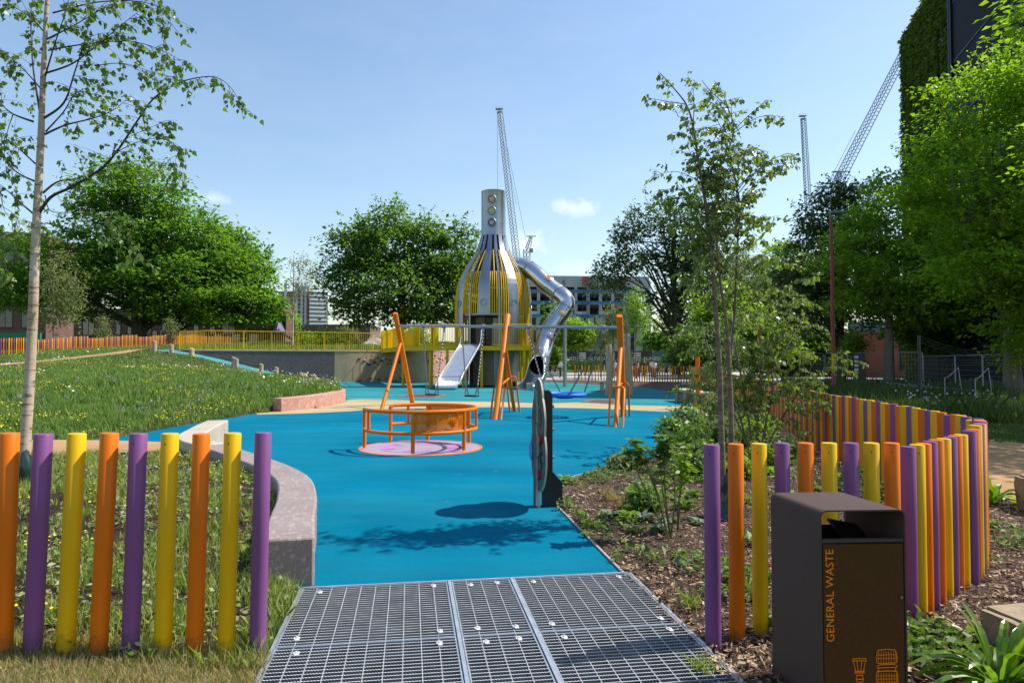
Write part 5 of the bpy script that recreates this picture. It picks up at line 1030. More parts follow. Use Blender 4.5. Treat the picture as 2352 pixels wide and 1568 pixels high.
# birches and saplings on the hilltop
def slim_birch(label, base, topz, r, blobs, seed, leaf, nc=60, per=40, cr=.6, L=.15, group=None, bark=None, nl=14):
    return tree(label, base, topz, r, blobs, nc, per, cr, L, seed, leaf, bark or M_birch, nl, group, "birch_tree", .3, shell=.2, flat=.9, upb=.2)
Y0 = 60; b = at(122, 806, Y0); b.z = 2.35
slim_birch("slender young birch with grey-green leaves standing in front of the huge broad tree", b, zat(600, Y0), .10, [bl(140, 650, 50, 62, Y0), bl(120, 720, 45, 35, Y0), bl(165, 690, 38, 40, Y0)], 21, LM_grey, 85, 46, .75, .19)
Y0 = 58; b = at(672, 800, Y0); b.z = 2.6
slim_birch("slender young birch with sparse drooping leaves behind the yellow railing", b, zat(585, Y0), .085, [bl(690, 615, 32, 38, Y0), bl(680, 660, 28, 32, Y0), bl(720, 650, 20, 30, Y0)], 22, LM_grey, 46, 26, .5, .15)
for px, py0, py1, lab, sd in ((237, 725, 790, "small pale sapling in front of the huge tree's trunk, left of it", 23), (396, 735, 785, "small pale sapling by the spreading low limb of the huge tree", 24)):
    Y0 = 70; b = at(px, 797, Y0); b.z = 2.7; slim_birch(lab, b, zat(py1-20, Y0), .05, [bl(px, (py0+py1)/2-4, 17, 32, Y0)], sd, LM_grey, 26, 40, .5, .16, "saplings before the huge tree", M_barkg, 4)
# trees right of the tower
Y0 = 80; b = at(1552, 800, Y0); b.z = 0
tree("tall open poplar with forking dark limbs right of the construction building", b, zat(480, Y0), .42, [bl(1490, 500, 45, 42, Y0), bl(1440, 540, 35, 40, Y0), bl(1550, 520, 55, 62, Y0), bl(1600, 560, 50, 100, Y0), bl(1420, 620, 42, 40, Y0), bl(1480, 600, 50, 35, Y0), bl(1395, 655, 38, 34, Y0), bl(1540, 640, 40, 40, Y0), bl(1580, 700, 60, 60, Y0), bl(1640, 520, 30, 60, Y0), bl(1640, 640, 60, 90, Y0), bl(1490, 690, 18, 30, Y0), bl(1530, 580, 30, 40, Y0)], 400, 46, .95, .42, 31, LM_poplar, nl=70, fork=.18, shell=.3, flat=.9, gap=.2, shoots=(260, 1.5, 12))
def bush(label, base, blobs, nc, per, cr, L, seed, leaf, group=None, name="bush", nl=8, bark=None, **kw):
    t = thing(name, label, "bush", tuple(base), group); g = np.random.default_rng(seed); cobj, C = crown(t, leaf, blobs, nc, per, cr, L, seed, name="foliage", **kw); mb = MB()
    for s in g.choice(len(C), min(nl, len(C)), replace=False):
        e = Vector(C[s]); bb = Vector(base) + Vector((g.normal()*.1, g.normal()*.1, -.05)); md = bb.lerp(e, .5) + Vector((0, 0, .15*(e-bb).length)); mb.tube(spline([bb, md, e], 3), [max(.006, .03*(1-q/7)) for q in range(7)], 5)
    mb.build("stem", bark or M_twig, t); return t
for (px, py, rx, ry, Y0, lab, lf, sd, nc) in ((1322, 765, 46, 36, 95, "round dark green tree in front of the grey construction building", LM_mid, 41, 130), (1530, 775, 48, 48, 92, "dark bushy tree behind the poplar's low limbs", LM_dark, 42, 130), (1262, 815, 14, 20, 80, "small round bush beyond the tube slide mouth", LM_mid, 43, 40), (1275, 735, 26, 40, 100, "dark tree glimpsed behind the tube slide", LM_dark, 44, 70)):
    b = at(px, 830, Y0); b.z = 0; tree(lab, b, zat(py, Y0), .2, [bl(px, py, rx, ry, Y0), bl(px-rx*.4, py+ry*.4, rx*.7, ry*.6, Y0), bl(px+rx*.4, py+ry*.35, rx*.7, ry*.6, Y0)], nc, 50, 1.1, .45, sd, lf, nl=8)
for (px, py, rx, ry, Y0, lab, lf, sd) in ((1461, 715, 22, 52, 62, "slim bright green young tree in front of the construction building", LM_lime, 45), (1408, 735, 30, 48, 63, "slender pale young tree left of the bright green one", LM_grey, 46), (1380, 770, 16, 40, 66, "thin young tree standing above the left timber log", LM_grey, 47)):
    b = at(px, 845, Y0); b.z = 0; tree(lab, b, zat(py-ry*.6, Y0), .06, [bl(px, py, rx, ry, Y0), bl(px+rx*.2, py+ry*.5, rx*.9, ry*.45, Y0)], 52, 42, .6, .19, sd, lf, M_barkg, 8, None, "young_tree", .3, shell=.25, flat=.9)
for (px, py, rx, ry, Y0, lab, lf, sd, nc) in ((1660, 740, 70, 80, 72, "mid green tree filling the gap behind the two-stemmed birch", LM_mid, 61, 200), (1730, 770, 70, 62, 66, "leafy green tree behind the bushy birch, left of the dark red pole", LM_mid, 62, 190), (1620, 800, 60, 44, 62, "low dense green tree beyond the right end of the back fence", LM_poplar, 63, 150), (1850, 790, 60, 50, 70, "shady tree far behind the red street lamp", LM_dark, 64, 150), (1700, 650, 60, 90, 110, "tall pale green tree far behind the two-stemmed birch", LM_grey, 65, 180), (2180, 740, 90, 60, 48, "shady tree between the grey trunk and the big lime tree", LM_dark, 66, 220)):
    b = at(px, 850, Y0); b.z = 0; tree(lab, b, zat(py, Y0), .2, [bl(px, py, rx, ry, Y0), bl(px-rx*.5, py+ry*.4, rx*.7, ry*.6, Y0), bl(px+rx*.5, py+ry*.35, rx*.7, ry*.6, Y0)], nc, 52, 1.15, .42, sd, lf, nl=10, shoots=(120, 1.3, 10))
# big trees at the right
Y0 = 27.; b = gr(2328, 918); b.z = 0
tree("big lime green tree with a thick trunk in front of the ivy-clad building", b, zat(330, Y0), .34, [bl(2270, 230, 120, 90, Y0), bl(2370, 170, 110, 90, Y0), bl(2240, 400, 150, 100, Y0), bl(2390, 330, 140, 130, Y0), bl(2330, 480, 170, 120, Y0), bl(2270, 590, 150, 80, Y0), bl(2400, 580, 140, 110, Y0), bl(2130, 420, 60, 45, Y0), bl(2180, 330, 60, 45, Y0), bl(2330, 700, 90, 70, Y0), bl(2420, 720, 90, 90, Y0), bl(2200, 640, 110, 40, Y0), bl(2350, 800, 40, 50, Y0), bl(2090, 470, 45, 40, Y0)], 480, 88, .72, .19, 51, LM_lime, M_barkg, nl=70, fork=.25, flat=.42, gap=.2, shoots=(560, 1.0, 12))
Y0 = 44.; b = at(2043, 905, Y0); b.z = 0
tree("mid green tree with a straight grey trunk left of the big lime tree", b, zat(500, Y0), .30, [bl(2040, 500, 90, 70, Y0), bl(2060, 620, 150, 70, Y0), bl(1980, 590, 90, 60, Y0), bl(2160, 600, 110, 90, Y0), bl(2080, 690, 140, 55, Y0), bl(1990, 690, 80, 40, Y0), bl(2020, 440, 50, 40, Y0), bl(2180, 700, 90, 60, Y0)], 400, 62, 1.0, .30, 52, LM_mid, M_barkg, nl=40, fork=.35, flat=.45, gap=.15, shoots=(260, 1.1, 10))
Y0 = 52.; b = at(1932, 880, Y0); b.z = 0
tree("dark tree with a forked trunk behind the red lamp post", b, zat(560, Y0), .30, [bl(1900, 500, 60, 60, Y0), bl(1880, 610, 90, 90, Y0), bl(1950, 640, 95, 90, Y0), bl(1830, 680, 60, 70, Y0), bl(1960, 520, 60, 50, Y0), bl(1920, 450, 36, 32, Y0), bl(1970, 450, 30, 25, Y0), bl(1870, 720, 80, 45, Y0), bl(2000, 720, 70, 40, Y0)], 330, 55, 1.05, .32, 53, LM_poplar, nl=40, fork=.22, flat=.6, gap=.12, shoots=(240, 1.3, 10))
Y0 = 75.; b = at(1800, 870, Y0); b.z = 0
tree("light green tree glimpsed behind the bushy birch in the right bed", b, zat(640, Y0), .3, [bl(1800, 610, 60, 60, Y0), bl(1770, 690, 90, 70, Y0), bl(1850, 660, 60, 60, Y0), bl(1720, 720, 70, 60, Y0)], 240, 50, 1.4, .45, 54, LM_mid, nl=18)
Y0 = 47.; b = at(1962, 868, Y0); b.z = 0.
tree("small pale young tree in front of the red brick building", b, zat(770, Y0), .05, [bl(1963, 800, 22, 30, Y0), bl(1958, 780, 14, 20, Y0)], 46, 40, .5, .17, 55, LM_lime, M_barkg, 6, None, "young_tree", .3, shell=.2, flat=.9)
Y0 = 14.; tp_ = thing("tree", "leafy branch end of a lime green tree entering the top right corner", "tree", (16.6, 16.6, 0))
cr_, C_ = crown(tp_, LM_lime, [bl(2375, 20, 42, 34, Y0), bl(2350, 30, 22, 16, Y0), bl(2430, 10, 60, 60, Y0), (15.0, 14.2, 7.6, 2.2, 2.6, 2.0), (16.5, 17.5, 7.4, 2.6, 3.0, 2.2), (18.6, 20.5, 7.6, 2.4, 2.6, 2.2), (14.0, 13.0, 8.6, 1.6, 1.6, 1.6)], 250, 60, .55, .17, 56, shell=.2)  # crown blobs beyond the frame are added to shade path, lawn and verge
mb = MB(); b_ = Vector((16.6, 16.6, 0)); limb_set(mb, b_, 8.0, .2, C_, 24, np.random.default_rng(9), fork=.6); mb.build("trunk", M_barkg, tp_)
# ---------------------------------------------------------------- near birch at the left
YB = 7.95; zz = lambda x, y, dY=0.: at(x/1.984, y/1.984, YB + dY)
LB = thing("birch_tree", "tall white-barked birch at the left edge behind the coloured posts", "tree", tuple(at(52, 1150, YB)))
mb = MB(); tr = [at(50, 1165, YB), at(56, 1040, YB), at(66, 900, YB), at(75, 740, YB), at(80, 600, YB), at(85, 490, YB), at(91, 380, YB), at(95, 290, YB), at(98, 200, YB), at(105, 60, YB), at(112, -60, YB), at(118, -240, YB+.1)]
tr[0].z = -.1
mb.tube(spline(tr, 4), [(.065 - .049*(i/44)**1.05) for i in range(45)], 14); mb.build("trunk", M_birch, LB, angle=80)
twigs = MB(); leafP, leafD = [], []
def twig(rs, a, d, L, droop, r0, n_leaf):
    pts = [Vector(a)]; d = Vector(d).normalized(); k = 7
    for i in range(k):
        d = (d + Vector((rs.gauss(0, .10), rs.gauss(0, .10), -droop/k + rs.gauss(0, .06)))).normalized(); pts.append(pts[-1] + d*L/k)
    twigs.tube(pts, [max(.0012, r0*(1-.85*i/k)) for i in range(k+1)], 4, cap=False)
    for i in range(n_leaf):
        u = rs.uniform(.12, 1.0)*k; q = min(int(u), k-1); p_ = pts[q].lerp(pts[q+1], u-q); leafP.append(p_ + Vector((rs.gauss(0, .02), rs.gauss(0, .02), -.015))); leafD.append(((pts[q+1]-pts[q]).normalized()*.5 + Vector((rs.gauss(0, .45), rs.gauss(0, .45), -.75 + rs.gauss(0, .3)))))
    return pts
def branch(pts, r0, dens, L, droop, rs, start=.25, spread=.8, nleaf=7):
    P = spline(pts, 6); k = len(P); twigs.tube(P, [max(.0022, r0*(1-.9*(i/(k-1))**.8)) for i in range(k)], 6)
    tot = sum((a-c).length for a, c in zip(P, P[1:])); nt_ = int(tot*dens)
    for i in range(nt_):
        u = (start + (1-start)*(i+rs.random())/nt_)*(k-1); q = min(int(u), k-2); a = P[q].lerp(P[q+1], u-q); t = (P[q+1]-P[q]).normalized(); sd_ = Vector((rs.gauss(0, 1), rs.gauss(0, 1), rs.gauss(0, .7))); twig(rs, a, t*.8 + sd_*spread, L*rs.uniform(.4, 1.15)*(1-.35*(u/k)), droop, .0035, nleaf)
rs = random.Random(5)
LBR = [([(170, 985), (230, 900), (330, 850), (460, 770), (540, 680), (620, 560), (700, 450), (800, 385), (900, 355), (990, 355), (1060, 410), (1100, 490)], .020, 0), ([(195, 880), (260, 830), (340, 815), (430, 790), (520, 770)], .014, .25),
       ([(205, 612), (300, 570), (420, 540), (520, 500), (600, 430)], .014, -.2), ([(190, 545), (290, 470), (340, 330), (390, 170), (430, -20)], .016, .1), ([(208, 600), (290, 510), (350, 420), (440, 425), (500, 330)], .010, .5),
       ([(165, 985), (100, 930), (20, 860), (-60, 830)], .014, 0), ([(155, 825), (70, 780), (10, 700), (-40, 640)], .013, .2), ([(152, 555), (60, 520), (0, 470), (-60, 400)], .014, -.1), ([(160, 745), (100, 690), (40, 640), (-10, 600)], .011, .3),
       ([(205, 335), (330, 290), (450, 200), (560, 110), (660, 30)], .013, .1), ([(180, 500), (150, 300), (140, 100), (150, -40)], .014, .35), ([(205, 350), (250, 200), (300, 50), (330, -80)], .011, -.35), ([(212, 180), (330, 120), (470, 40), (600, -20)], .011, -.1), ([(198, 420), (120, 330), (40, 260), (-30, 220)], .011, .2), ([(212, 160), (140, 80), (60, 30), (-20, -20)], .010, -.2),
       ([(420, 795), (520, 745), (640, 735), (760, 750), (830, 790)], .006, .2), ([(520, 700), (620, 650), (720, 630), (790, 655), (815, 700)], .006, -.2), ([(205, 890), (230, 960), (330, 970), (480, 990), (560, 1050), (620, 1190)], .007, -.4), ([(560, 640), (640, 600), (740, 560)], .005, .1), ([(220, 230), (400, 200), (600, 190), (760, 240), (850, 300)], .010, -.3), ([(240, 60), (450, 10), (650, 10), (760, 60), (780, 120)], .010, .3), ([(60, 520), (30, 620), (40, 700), (70, 770)], .006, 0), ([(0, 870), (20, 960), (60, 1000), (130, 1010)], .005, .1), ([(-40, 900), (0, 1080), (30, 1230)], .005, .1), ([(430, 300), (560, 290), (700, 330), (780, 350)], .006, .2)]
for pts, r0, dY in LBR:
    long_ = len(pts) > 8
    branch([zz(x, y, dY*i/max(1, len(pts)-1)) for i, (x, y) in enumerate(pts)], r0, 13 if not long_ else 8.5, .52, .75, rs, .26 if not long_ else .2, .8, 9)
twigs.build("branches", M_twig, LB)
g = np.random.default_rng(3); P = np.array([tuple(v) for v in leafP]); Dv = np.array([tuple(v) for v in leafD]); nr = unit(g.normal(size=P.shape) + np.array([0, -.35, .3])); Ls = .062*g.uniform(.6, 1.25, len(P))
polys("crown", leaf_polys(P, Dv, nr, Ls, Ls*.84, np.array([(0, 0), (.22, .42), (.42, .46), (1, 0), (.42, -.46), (.22, -.42)]), .18), 6, LB, LM_birch)
# ---------------------------------------------------------------- multi-stem birch in the right bed
YR = 7.1; RB = thing("birch_tree", "tall slender birch with two joined stems in the right bark bed, behind the purple post", "tree", tuple(gr(1668, 1175)))
twigs = MB(); leafP, leafD = [], []; rs = random.Random(8); q_ = lambda x, y, dY=0.: at(x, y, YR + dY)
mb = MB()
S1 = [q_(1662, 1178), q_(1657, 1000), q_(1653, 850), q_(1643, 700), q_(1636, 600), q_(1628, 520), q_(1616, 440), q_(1604, 370), q_(1592, 290), q_(1576, 240), q_(1545, 200), q_(1516, 168)]
S2 = [q_(1676, 1178, .1), q_(1680, 1000, .1), q_(1675, 850, .1), q_(1668, 740, .05), q_(1655, 650), q_(1646, 560, -.1), q_(1640, 480, -.1)]
S3 = [q_(1674, 860, .1), q_(1684, 760, .15), q_(1690, 660, .15), q_(1693, 570, .1), q_(1700, 480, .1), q_(1690, 420, .1), q_(1676, 345, .05), q_(1686, 300, 0), q_(1672, 250), q_(1632, 210), q_(1612, 185)]
for S, r0, r1 in ((S1, .036, .004), (S2, .036, .006), (S3, .016, .003)): P_ = spline(S, 5); mb.tube(P_, [r0 + (r1-r0)*(i/(len(P_)-1))**.8 for i in range(len(P_))], 10)
mb.build("trunk", M_birch2, RB, angle=80)
for pts, d_, L_, nl in (([(1576, 240), (1545, 235), (1505, 228), (1484, 224)], 14, 0.13, 6), ([(1592, 290), (1594, 240), (1590, 200), (1578, 178)], 20, .15, 6), ([(1545, 200), (1524, 190), (1512, 165)], 14, 0.10, 6), ([(1686, 300), (1720, 265), (1745, 245), (1758, 230)], 14, 0.12, 6), ([(1676, 262), (1660, 215), (1640, 185)], 14, 0.10, 6), ([(1680, 310), (1640, 330), (1600, 315), (1590, 300)], 14, 0.14, 6), ([(1612, 400), (1590, 360), (1575, 330)], 14, 0.12, 6), ([(1640, 480), (1665, 430), (1700, 390), (1740, 360)], 14, 0.16, 7), ([(1628, 520), (1590, 470), (1560, 455), (1535, 450)], 11, 0.16, 6), ([(1545, 455), (1536, 480), (1540, 520)], 12, 0.11, 6), ([(1700, 480), (1720, 450), (1738, 440)], 14, 0.13, 7), ([(1646, 560), (1700, 500), (1745, 500), (1765, 520)], 13, 0.16, 7), ([(1640, 600), (1600, 540), (1570, 510), (1550, 520)], 12, 0.16, 7), ([(1690, 640), (1740, 590), (1780, 590)], 13, 0.16, 7), ([(1650, 700), (1600, 640), (1560, 620)], 12, 0.18, 7), ([(1690, 720), (1740, 680), (1790, 660), (1850, 640), (1878, 625)], 11, 0.16, 7), ([(1660, 420), (1640, 400), (1625, 385)], 14, 0.12, 6), ([(1680, 480), (1650, 440), (1660, 410)], 14, 0.13, 6), ([(1700, 560), (1730, 540), (1760, 555)], 14, 0.14, 7)):
    branch([q_(x, y, rs.gauss(0, .12)*i) for i, (x, y) in enumerate(pts)], .006, d_, L_, .55, rs, .05, .9, nl)
for k in range(70):                                                 # side branches of the dense middle
    S = rs.choice((S1, S2, S3)); u = rs.uniform(.30, .72)*(len(S)-1); i = int(u); a = S[i].lerp(S[min(i+1, len(S)-1)], u-i)
    if a.z < 1.9: a.z = rs.uniform(1.9, 3.2)
    an = rs.uniform(0, 6.28); L = rs.uniform(.25, .58); e = a + Vector((math.cos(an)*L, math.sin(an)*L*.8, rs.uniform(.15, .5))); branch([a, a.lerp(e, .5) + Vector((0, 0, .06)), e + Vector((0, 0, -.05))], .006, 15, .22, .6, rs, .2, .9, 7)
twigs.build("branches", M_twig, RB)
P = np.array([tuple(v) for v in leafP]); Dv = np.array([tuple(v) for v in leafD]); nr = unit(g.normal(size=P.shape) + np.array([.3, -.2, .5])); Ls = .052*g.uniform(.6, 1.25, len(P)); BT = np.array([(0, 0), (.22, .42), (.42, .46), (1, 0), (.42, -.46), (.22, -.42)])
polys("crown", leaf_polys(P, Dv, nr, Ls, Ls*.78, BT, .18), 6, RB, LM_birchr)
# bushy birch behind it
YS = 11.5; SB = thing("birch_tree", "wide bushy multi-stemmed birch in the right bed, left of the red lamp post", "tree", tuple(gr(1740, 1035)))
twigs = MB(); leafP, leafD = [], []; s_ = lambda x, y, dY=0.: at(x, y, YS + dY); mb = MB(); stems = []
for pts in ([(1735, 1030), (1745, 930), (1790, 830), (1840, 740)], [(1730, 1030), (1715, 930), (1690, 800), (1680, 690), (1690, 600)], [(1740, 1030), (1760, 960), (1745, 860), (1740, 740), (1745, 620)], [(1730, 1030), (1690, 960), (1650, 880), (1620, 790)], [(1745, 1030), (1790, 970), (1840, 890), (1870, 830)], [(1740, 1030), (1770, 920), (1780, 800), (1790, 690)], [(1725, 1030), (1690, 930), (1640, 840), (1610, 730)]):
    S = [s_(x, y, rs.gauss(0, .25)*i) for i, (x, y) in enumerate(pts)]; S[0].z = -.05; stems.append(S); P_ = spline(S, 5); mb.tube(P_, [.022*(1-.8*i/(len(P_)-1)) for i in range(len(P_))], 7)
mb.build("trunk", M_birch2, SB)
for k in range(115):
    S = rs.choice(stems); u = rs.uniform(.30, .98)*(len(S)-1); i = int(u); a = S[i].lerp(S[min(i+1, len(S)-1)], u-i); an = rs.uniform(0, 6.28); L = rs.uniform(.35, .85); e = a + Vector((math.cos(an)*L, math.sin(an)*L, rs.uniform(-.05, .35))); branch([a, a.lerp(e, .5) + Vector((0, 0, .08)), e + Vector((0, 0, -.12))], .006, 13, .28, .7, rs, .2, .9, 7)
twigs.build("branches", M_twig, SB)
P = np.array([tuple(v) for v in leafP]); Dv = np.array([tuple(v) for v in leafD]); nr = unit(g.normal(size=P.shape) + np.array([.3, -.2, .5])); Ls = .068*g.uniform(.6, 1.25, len(P))
polys("crown", leaf_polys(P, Dv, nr, Ls, Ls*.76, BT, .18), 6, SB, LM_birchr)
# watering bags round the two near birches
M_bag = mat("green_bag_film", (.012, .035, .030), .28, var=.3, scale=6, spec=.6)
for base, w, h, lab, sd in ((at(52, 1150, YB-.02), .14, .56, "creased dark green watering bag wrapped round the left birch", 1), (gr(1674, 1188), .15, .46, "creased dark green watering bag wrapped round the two-stemmed birch", 2)):
    base = Vector((base.x, base.y, 0.)); r = random.Random(sd); bm = bmesh.new(); rows = []
    ph = [r.uniform(0, 6.28) for _ in range(6)]
    for i in range(15):
        u = i/14; row = []
        for j in range(40):
            a = 2*math.pi*j/40; cr_ = .5*math.sin(3*a+ph[0]+4*u) + .35*math.sin(7*a+ph[1]-9*u) + .25*math.sin(13*a+ph[2]+15*u)
            rad = w*(1.25 - .65*u**.8 + .10*math.sin(u*9+ph[3]))*(1 + .16*cr_) + (.07 if u < .1 and math.sin(2*a+ph[4]) > .3 else 0)
            row.append(bm.verts.new(base + Vector((rad*math.cos(a), rad*math.sin(a)*.9, h*u*(1+.08*math.sin(2*a+ph[5]))))))
        rows.append(row)
    for A, B in zip(rows, rows[1:]):
        for j in range(40): bm.faces.new((A[j], A[(j+1) % 40], B[(j+1) % 40], B[j]))
    for v in bm.verts: v.co -= base
    me = bpy.data.meshes.new("watering_bag"); bm.to_mesh(me); bm.free(); me.polygons.foreach_set('use_smooth', [True]*len(me.polygons)); tag(link_mesh("watering_bag", me, None, [M_bag], tuple(base)), lab, "bag")
# ================================================================ GRASS, FLOWERS, BARK CHIPS (uncountable)
GM_a = leafmat("meadow_blade", [(0.0793, 0.1769, 0.0305), (0.1586, 0.2745, 0.0488), (0.244, 0.3355, 0.0732), (0.0976, 0.2013, 0.0488), (0.3416, 0.3416, 0.1464), (0.061, 0.1403, 0.0305), (0.1464, 0.244, 0.0976)], .55, .35)
GM_bed = leafmat("bed_blade", [(0.137, 0.2262, 0.0348), (0.1958, 0.2958, 0.0434), (0.1174, 0.1914, 0.0348), (0.3132, 0.348, 0.1044), (0.5481, 0.4872, 0.2784), (0.2545, 0.3306, 0.0696)], .5, .35)
GM_lawn = leafmat("lawn_blade", [(0.132, 0.174, 0.0348), (0.1885, 0.2262, 0.0522), (0.4147, 0.3132, 0.1566), (0.5655, 0.4176, 0.2436), (0.2639, 0.2436, 0.087)], .6, .3)
GM_dark = leafmat("verge_blade", [(0.05, 0.087, 0.0217), (0.0834, 0.1232, 0.0319), (0.0667, 0.1087, 0.0362)], .6, .3)
FM_y = leafmat("yellow_petal", [(1.044, 0.754, 0.0145), (1.16, 0.87, 0.029), (1.015, 0.6525, 0.0145)], .6, .3, tcol=(1.2, 1.1, .6)); FM_w = leafmat("white_petal", [(1.044, 1.044, 0.957), (1.16, 1.16, 1.102)], .6, .3, tcol=(1, 1, 1)); FM_p = leafmat("violet_petal", [(0.232, 0.174, 0.464), (0.319, 0.232, 0.522), (0.406, 0.203, 0.435)], .6, .3, tcol=(1, 1, 1))
g = np.random.default_rng(17)
def vnoise(x, y, s, seed=0):
    """smooth value noise on a lattice"""
    r = np.random.default_rng(seed).random((64, 64)); u, v = (x/s) % 64, (y/s) % 64; i, j = u.astype(int), v.astype(int); fu, fv = u-i, v-j; fu = fu*fu*(3-2*fu); fv = fv*fv*(3-2*fv); i2, j2 = (i+1) % 64, (j+1) % 64; i %= 64; j %= 64
    return (r[i, j]*(1-fu) + r[i2, j]*fu)*(1-fv) + (r[i, j2]*(1-fu) + r[i2, j2]*fu)*fv
# meadow: more and finer blades near the camera
def sample_meadow(N, pw=2.0):
    u = g.random(N*3); Y = 13.4 + (53-13.4)*u**pw; X = -(5.6 + g.random(N*3)*(Y*.80 + 2)); k = pip(X, Y, HILL); X, Y = X[k][:N], Y[k][:N]; Z = hill_z(X, Y); k = (Z > -.02); return X[k], Y[k], Z[k]
hp = np.array([[(a.x+c.x)/2, (a.y+c.y)/2] for a, c in zip(A_, B_)]); hw = np.array([(a-c).length/2 for a, c in zip(A_, B_)])
def off_path(X, Y, extra=0.):
    o = np.ones(len(X), bool)
    for i in range(0, len(X), 30000):
        d = np.sqrt((X[i:i+30000, None]-hp[None, :, 0])**2 + (Y[i:i+30000, None]-hp[None, :, 1])**2) - hw[None] - extra; o[i:i+30000] = (d > 0).all(1)
    return o
X, Y, Z = sample_meadow(190000, 1.75); k = off_path(X, Y, .05); X, Y, Z = X[k], Y[k], Z[k]
dens = vnoise(X, Y, .7, 1)*.6 + vnoise(X, Y, .22, 2)*.5; edge_ = np.clip(Z*6 + .25, .12, 1); k = g.random(len(X)) < np.clip((dens-.30)*3.2, .10, 1)*edge_; X, Y, Z, dens = X[k], Y[k], Z[k], dens[k]
hgt = (.10 + .24*dens*vnoise(X, Y, 2.1, 3) + .09*g.random(len(X)))*np.clip(1.25 - Y*.014, .55, 1)*np.clip(Z*4 + .45, .3, 1); tag(polys("meadow_grass", blades(np.stack([X, Y, Z-.02], 1), hgt, .009 + .00105*Y, .8), 5, None, GM_a), "tall wildflower meadow grass covering the hill at the left", "grass", kind='stuff')
def flowers(name, m, N, size, hh, cl, seed, thr, lab, k_=5, pw=1.9):
    X, Y, Z = sample_meadow(N, pw); f = vnoise(X, Y, cl, seed)*.65 + vnoise(X, Y, cl*.35, seed+1)*.35; k = (f > thr) & off_path(X, Y, .1); X, Y, Z = X[k], Y[k], Z[k]; n_ = len(X); P = np.stack([X, Y, Z + hh*g.uniform(.7, 1.25, n_)*np.clip(Z*4 + .5, .4, 1)], 1); nr = unit(np.stack([g.normal(0, .4, n_), g.normal(-.35, .35, n_), np.ones(n_)], 1)); ax = unit(np.cross(nr, unit(g.normal(size=(n_, 3))))); sd = np.cross(nr, ax); s = size*g.uniform(.6, 1.3, n_)*(1 + Y*.012)
    V = np.stack([P + ax*(np.cos(a)*s)[:, None] + sd*(np.sin(a)*s)[:, None] for a in np.linspace(0, 2*np.pi, k_+1)[:-1]], 1); tag(polys(name, V, k_, None, m), lab, "flowers", kind='stuff')
flowers("yellow_flowers", FM_y, 15000, .0125, .26, 1.4, 31, .58, "scattered yellow meadow flowers among the hill grass"); flowers("white_flowers", FM_w, 3600, .022, .30, 2.2, 41, .68, "scattered white meadow flowers among the hill grass"); flowers("violet_flowers", FM_p, 4200, .022, .34, 1.8, 51, .64, "scattered violet meadow flowers among the hill grass", 4)
# terrace: rough grass, yellow blooms behind the railing
N = 30000; X = -3 - g.random(N)*42; Y = 50.5 + g.random(N)**1.3*28; k = pip(X, Y, PLAT); X, Y = X[k], Y[k]; Z = back_z(X, Y); f = vnoise(X, Y, 1.6, 5); k = (f > .42) | (X < -25); X, Y, Z = X[k], Y[k], Z[k]
tag(polys("terrace_grass", blades(np.stack([X, Y, Z], 1), .14 + .32*vnoise(X, Y, 2.2, 6), np.full(len(X), .06), .7), 5, None, GM_a), "rough grass and low plants on the terrace behind the yellow railing", "grass", kind='stuff')
# near-left bed
N = 110000; X = -8.8 + g.random(N)*7.6; Y = 3.45 + g.random(N)**1.15*7.0; k = pip(X, Y, BEDL); X, Y = X[k], Y[k]; f = vnoise(X, Y, .34, 8)*.6 + vnoise(X, Y, .11, 9)*.4; k = (f > .40) & (g.random(len(X)) < np.clip((f-.36)*5, 0, 1)); X, Y, f = X[k], Y[k], f[k]; Z = bed_z(X, Y)
tag(polys("bed_grass", blades(np.stack([X, Y, Z-.005], 1), .035 + .19*(f-.3)*g.uniform(.5, 1.6, len(X)), .0035 + .0006*Y*g.uniform(.6, 1.4, len(X)), 1.0), 5, None, GM_bed), "patchy weedy grass growing in the bed behind the left posts", "grass", kind='stuff')
GM_weed = leafmat("weed_leaf", [(0.1, 0.174, 0.029), (0.1667, 0.2465, 0.0435), (0.2668, 0.29, 0.1305), (0.4002, 0.3915, 0.2465), (0.1501, 0.2175, 0.058)], .5, .3)
N = 22000; X = -8.6 + g.random(N)*7.3; Y = 3.55 + g.random(N)**1.1*6.7; k = pip(X, Y, BEDL); X, Y = X[k], Y[k]; f = vnoise(X, Y, .25, 18)*.5 + vnoise(X, Y, .09, 19)*.5; k = f > .43; X, Y = X[k], Y[k]; n_ = len(X); P = np.stack([X, Y, bed_z(X, Y) + g.uniform(.01, .07, n_)], 1); ax = unit(np.stack([g.normal(size=n_), g.normal(size=n_), g.uniform(-.1, .8, n_)], 1)); Ls = g.uniform(.02, .065, n_)
tag(polys("bed_weeds", leaf_polys(P, ax, unit(g.normal(size=(n_, 3))*.4 + np.array([0, 0, 1])), Ls, Ls*.5, LEAF, .2), 6, None, GM_weed), "low broad-leaved weeds in the bed behind the left posts", "weeds", kind='stuff')
N = 1500; X = -6.5 + g.random(N)*5; Y = 3.9 + g.random(N)*6.3; k = pip(X, Y, BEDL) & (vnoise(X, Y, .5, 61) > .66); X, Y = X[k], Y[k]; n_ = len(X); P = np.stack([X, Y, bed_z(X, Y) + g.uniform(.06, .16, n_)], 1); V = np.stack([P + .011*np.stack([np.cos(a)*np.ones(n_), np.sin(a)*np.ones(n_), g.normal(0, .3, n_)], 1) for a in np.linspace(0, 6.28, 7)[:-1]], 1); tag(polys("bed_flowers", V, 6, None, FM_y), "tiny yellow flowers among the weeds behind the left posts", "flowers", kind='stuff')
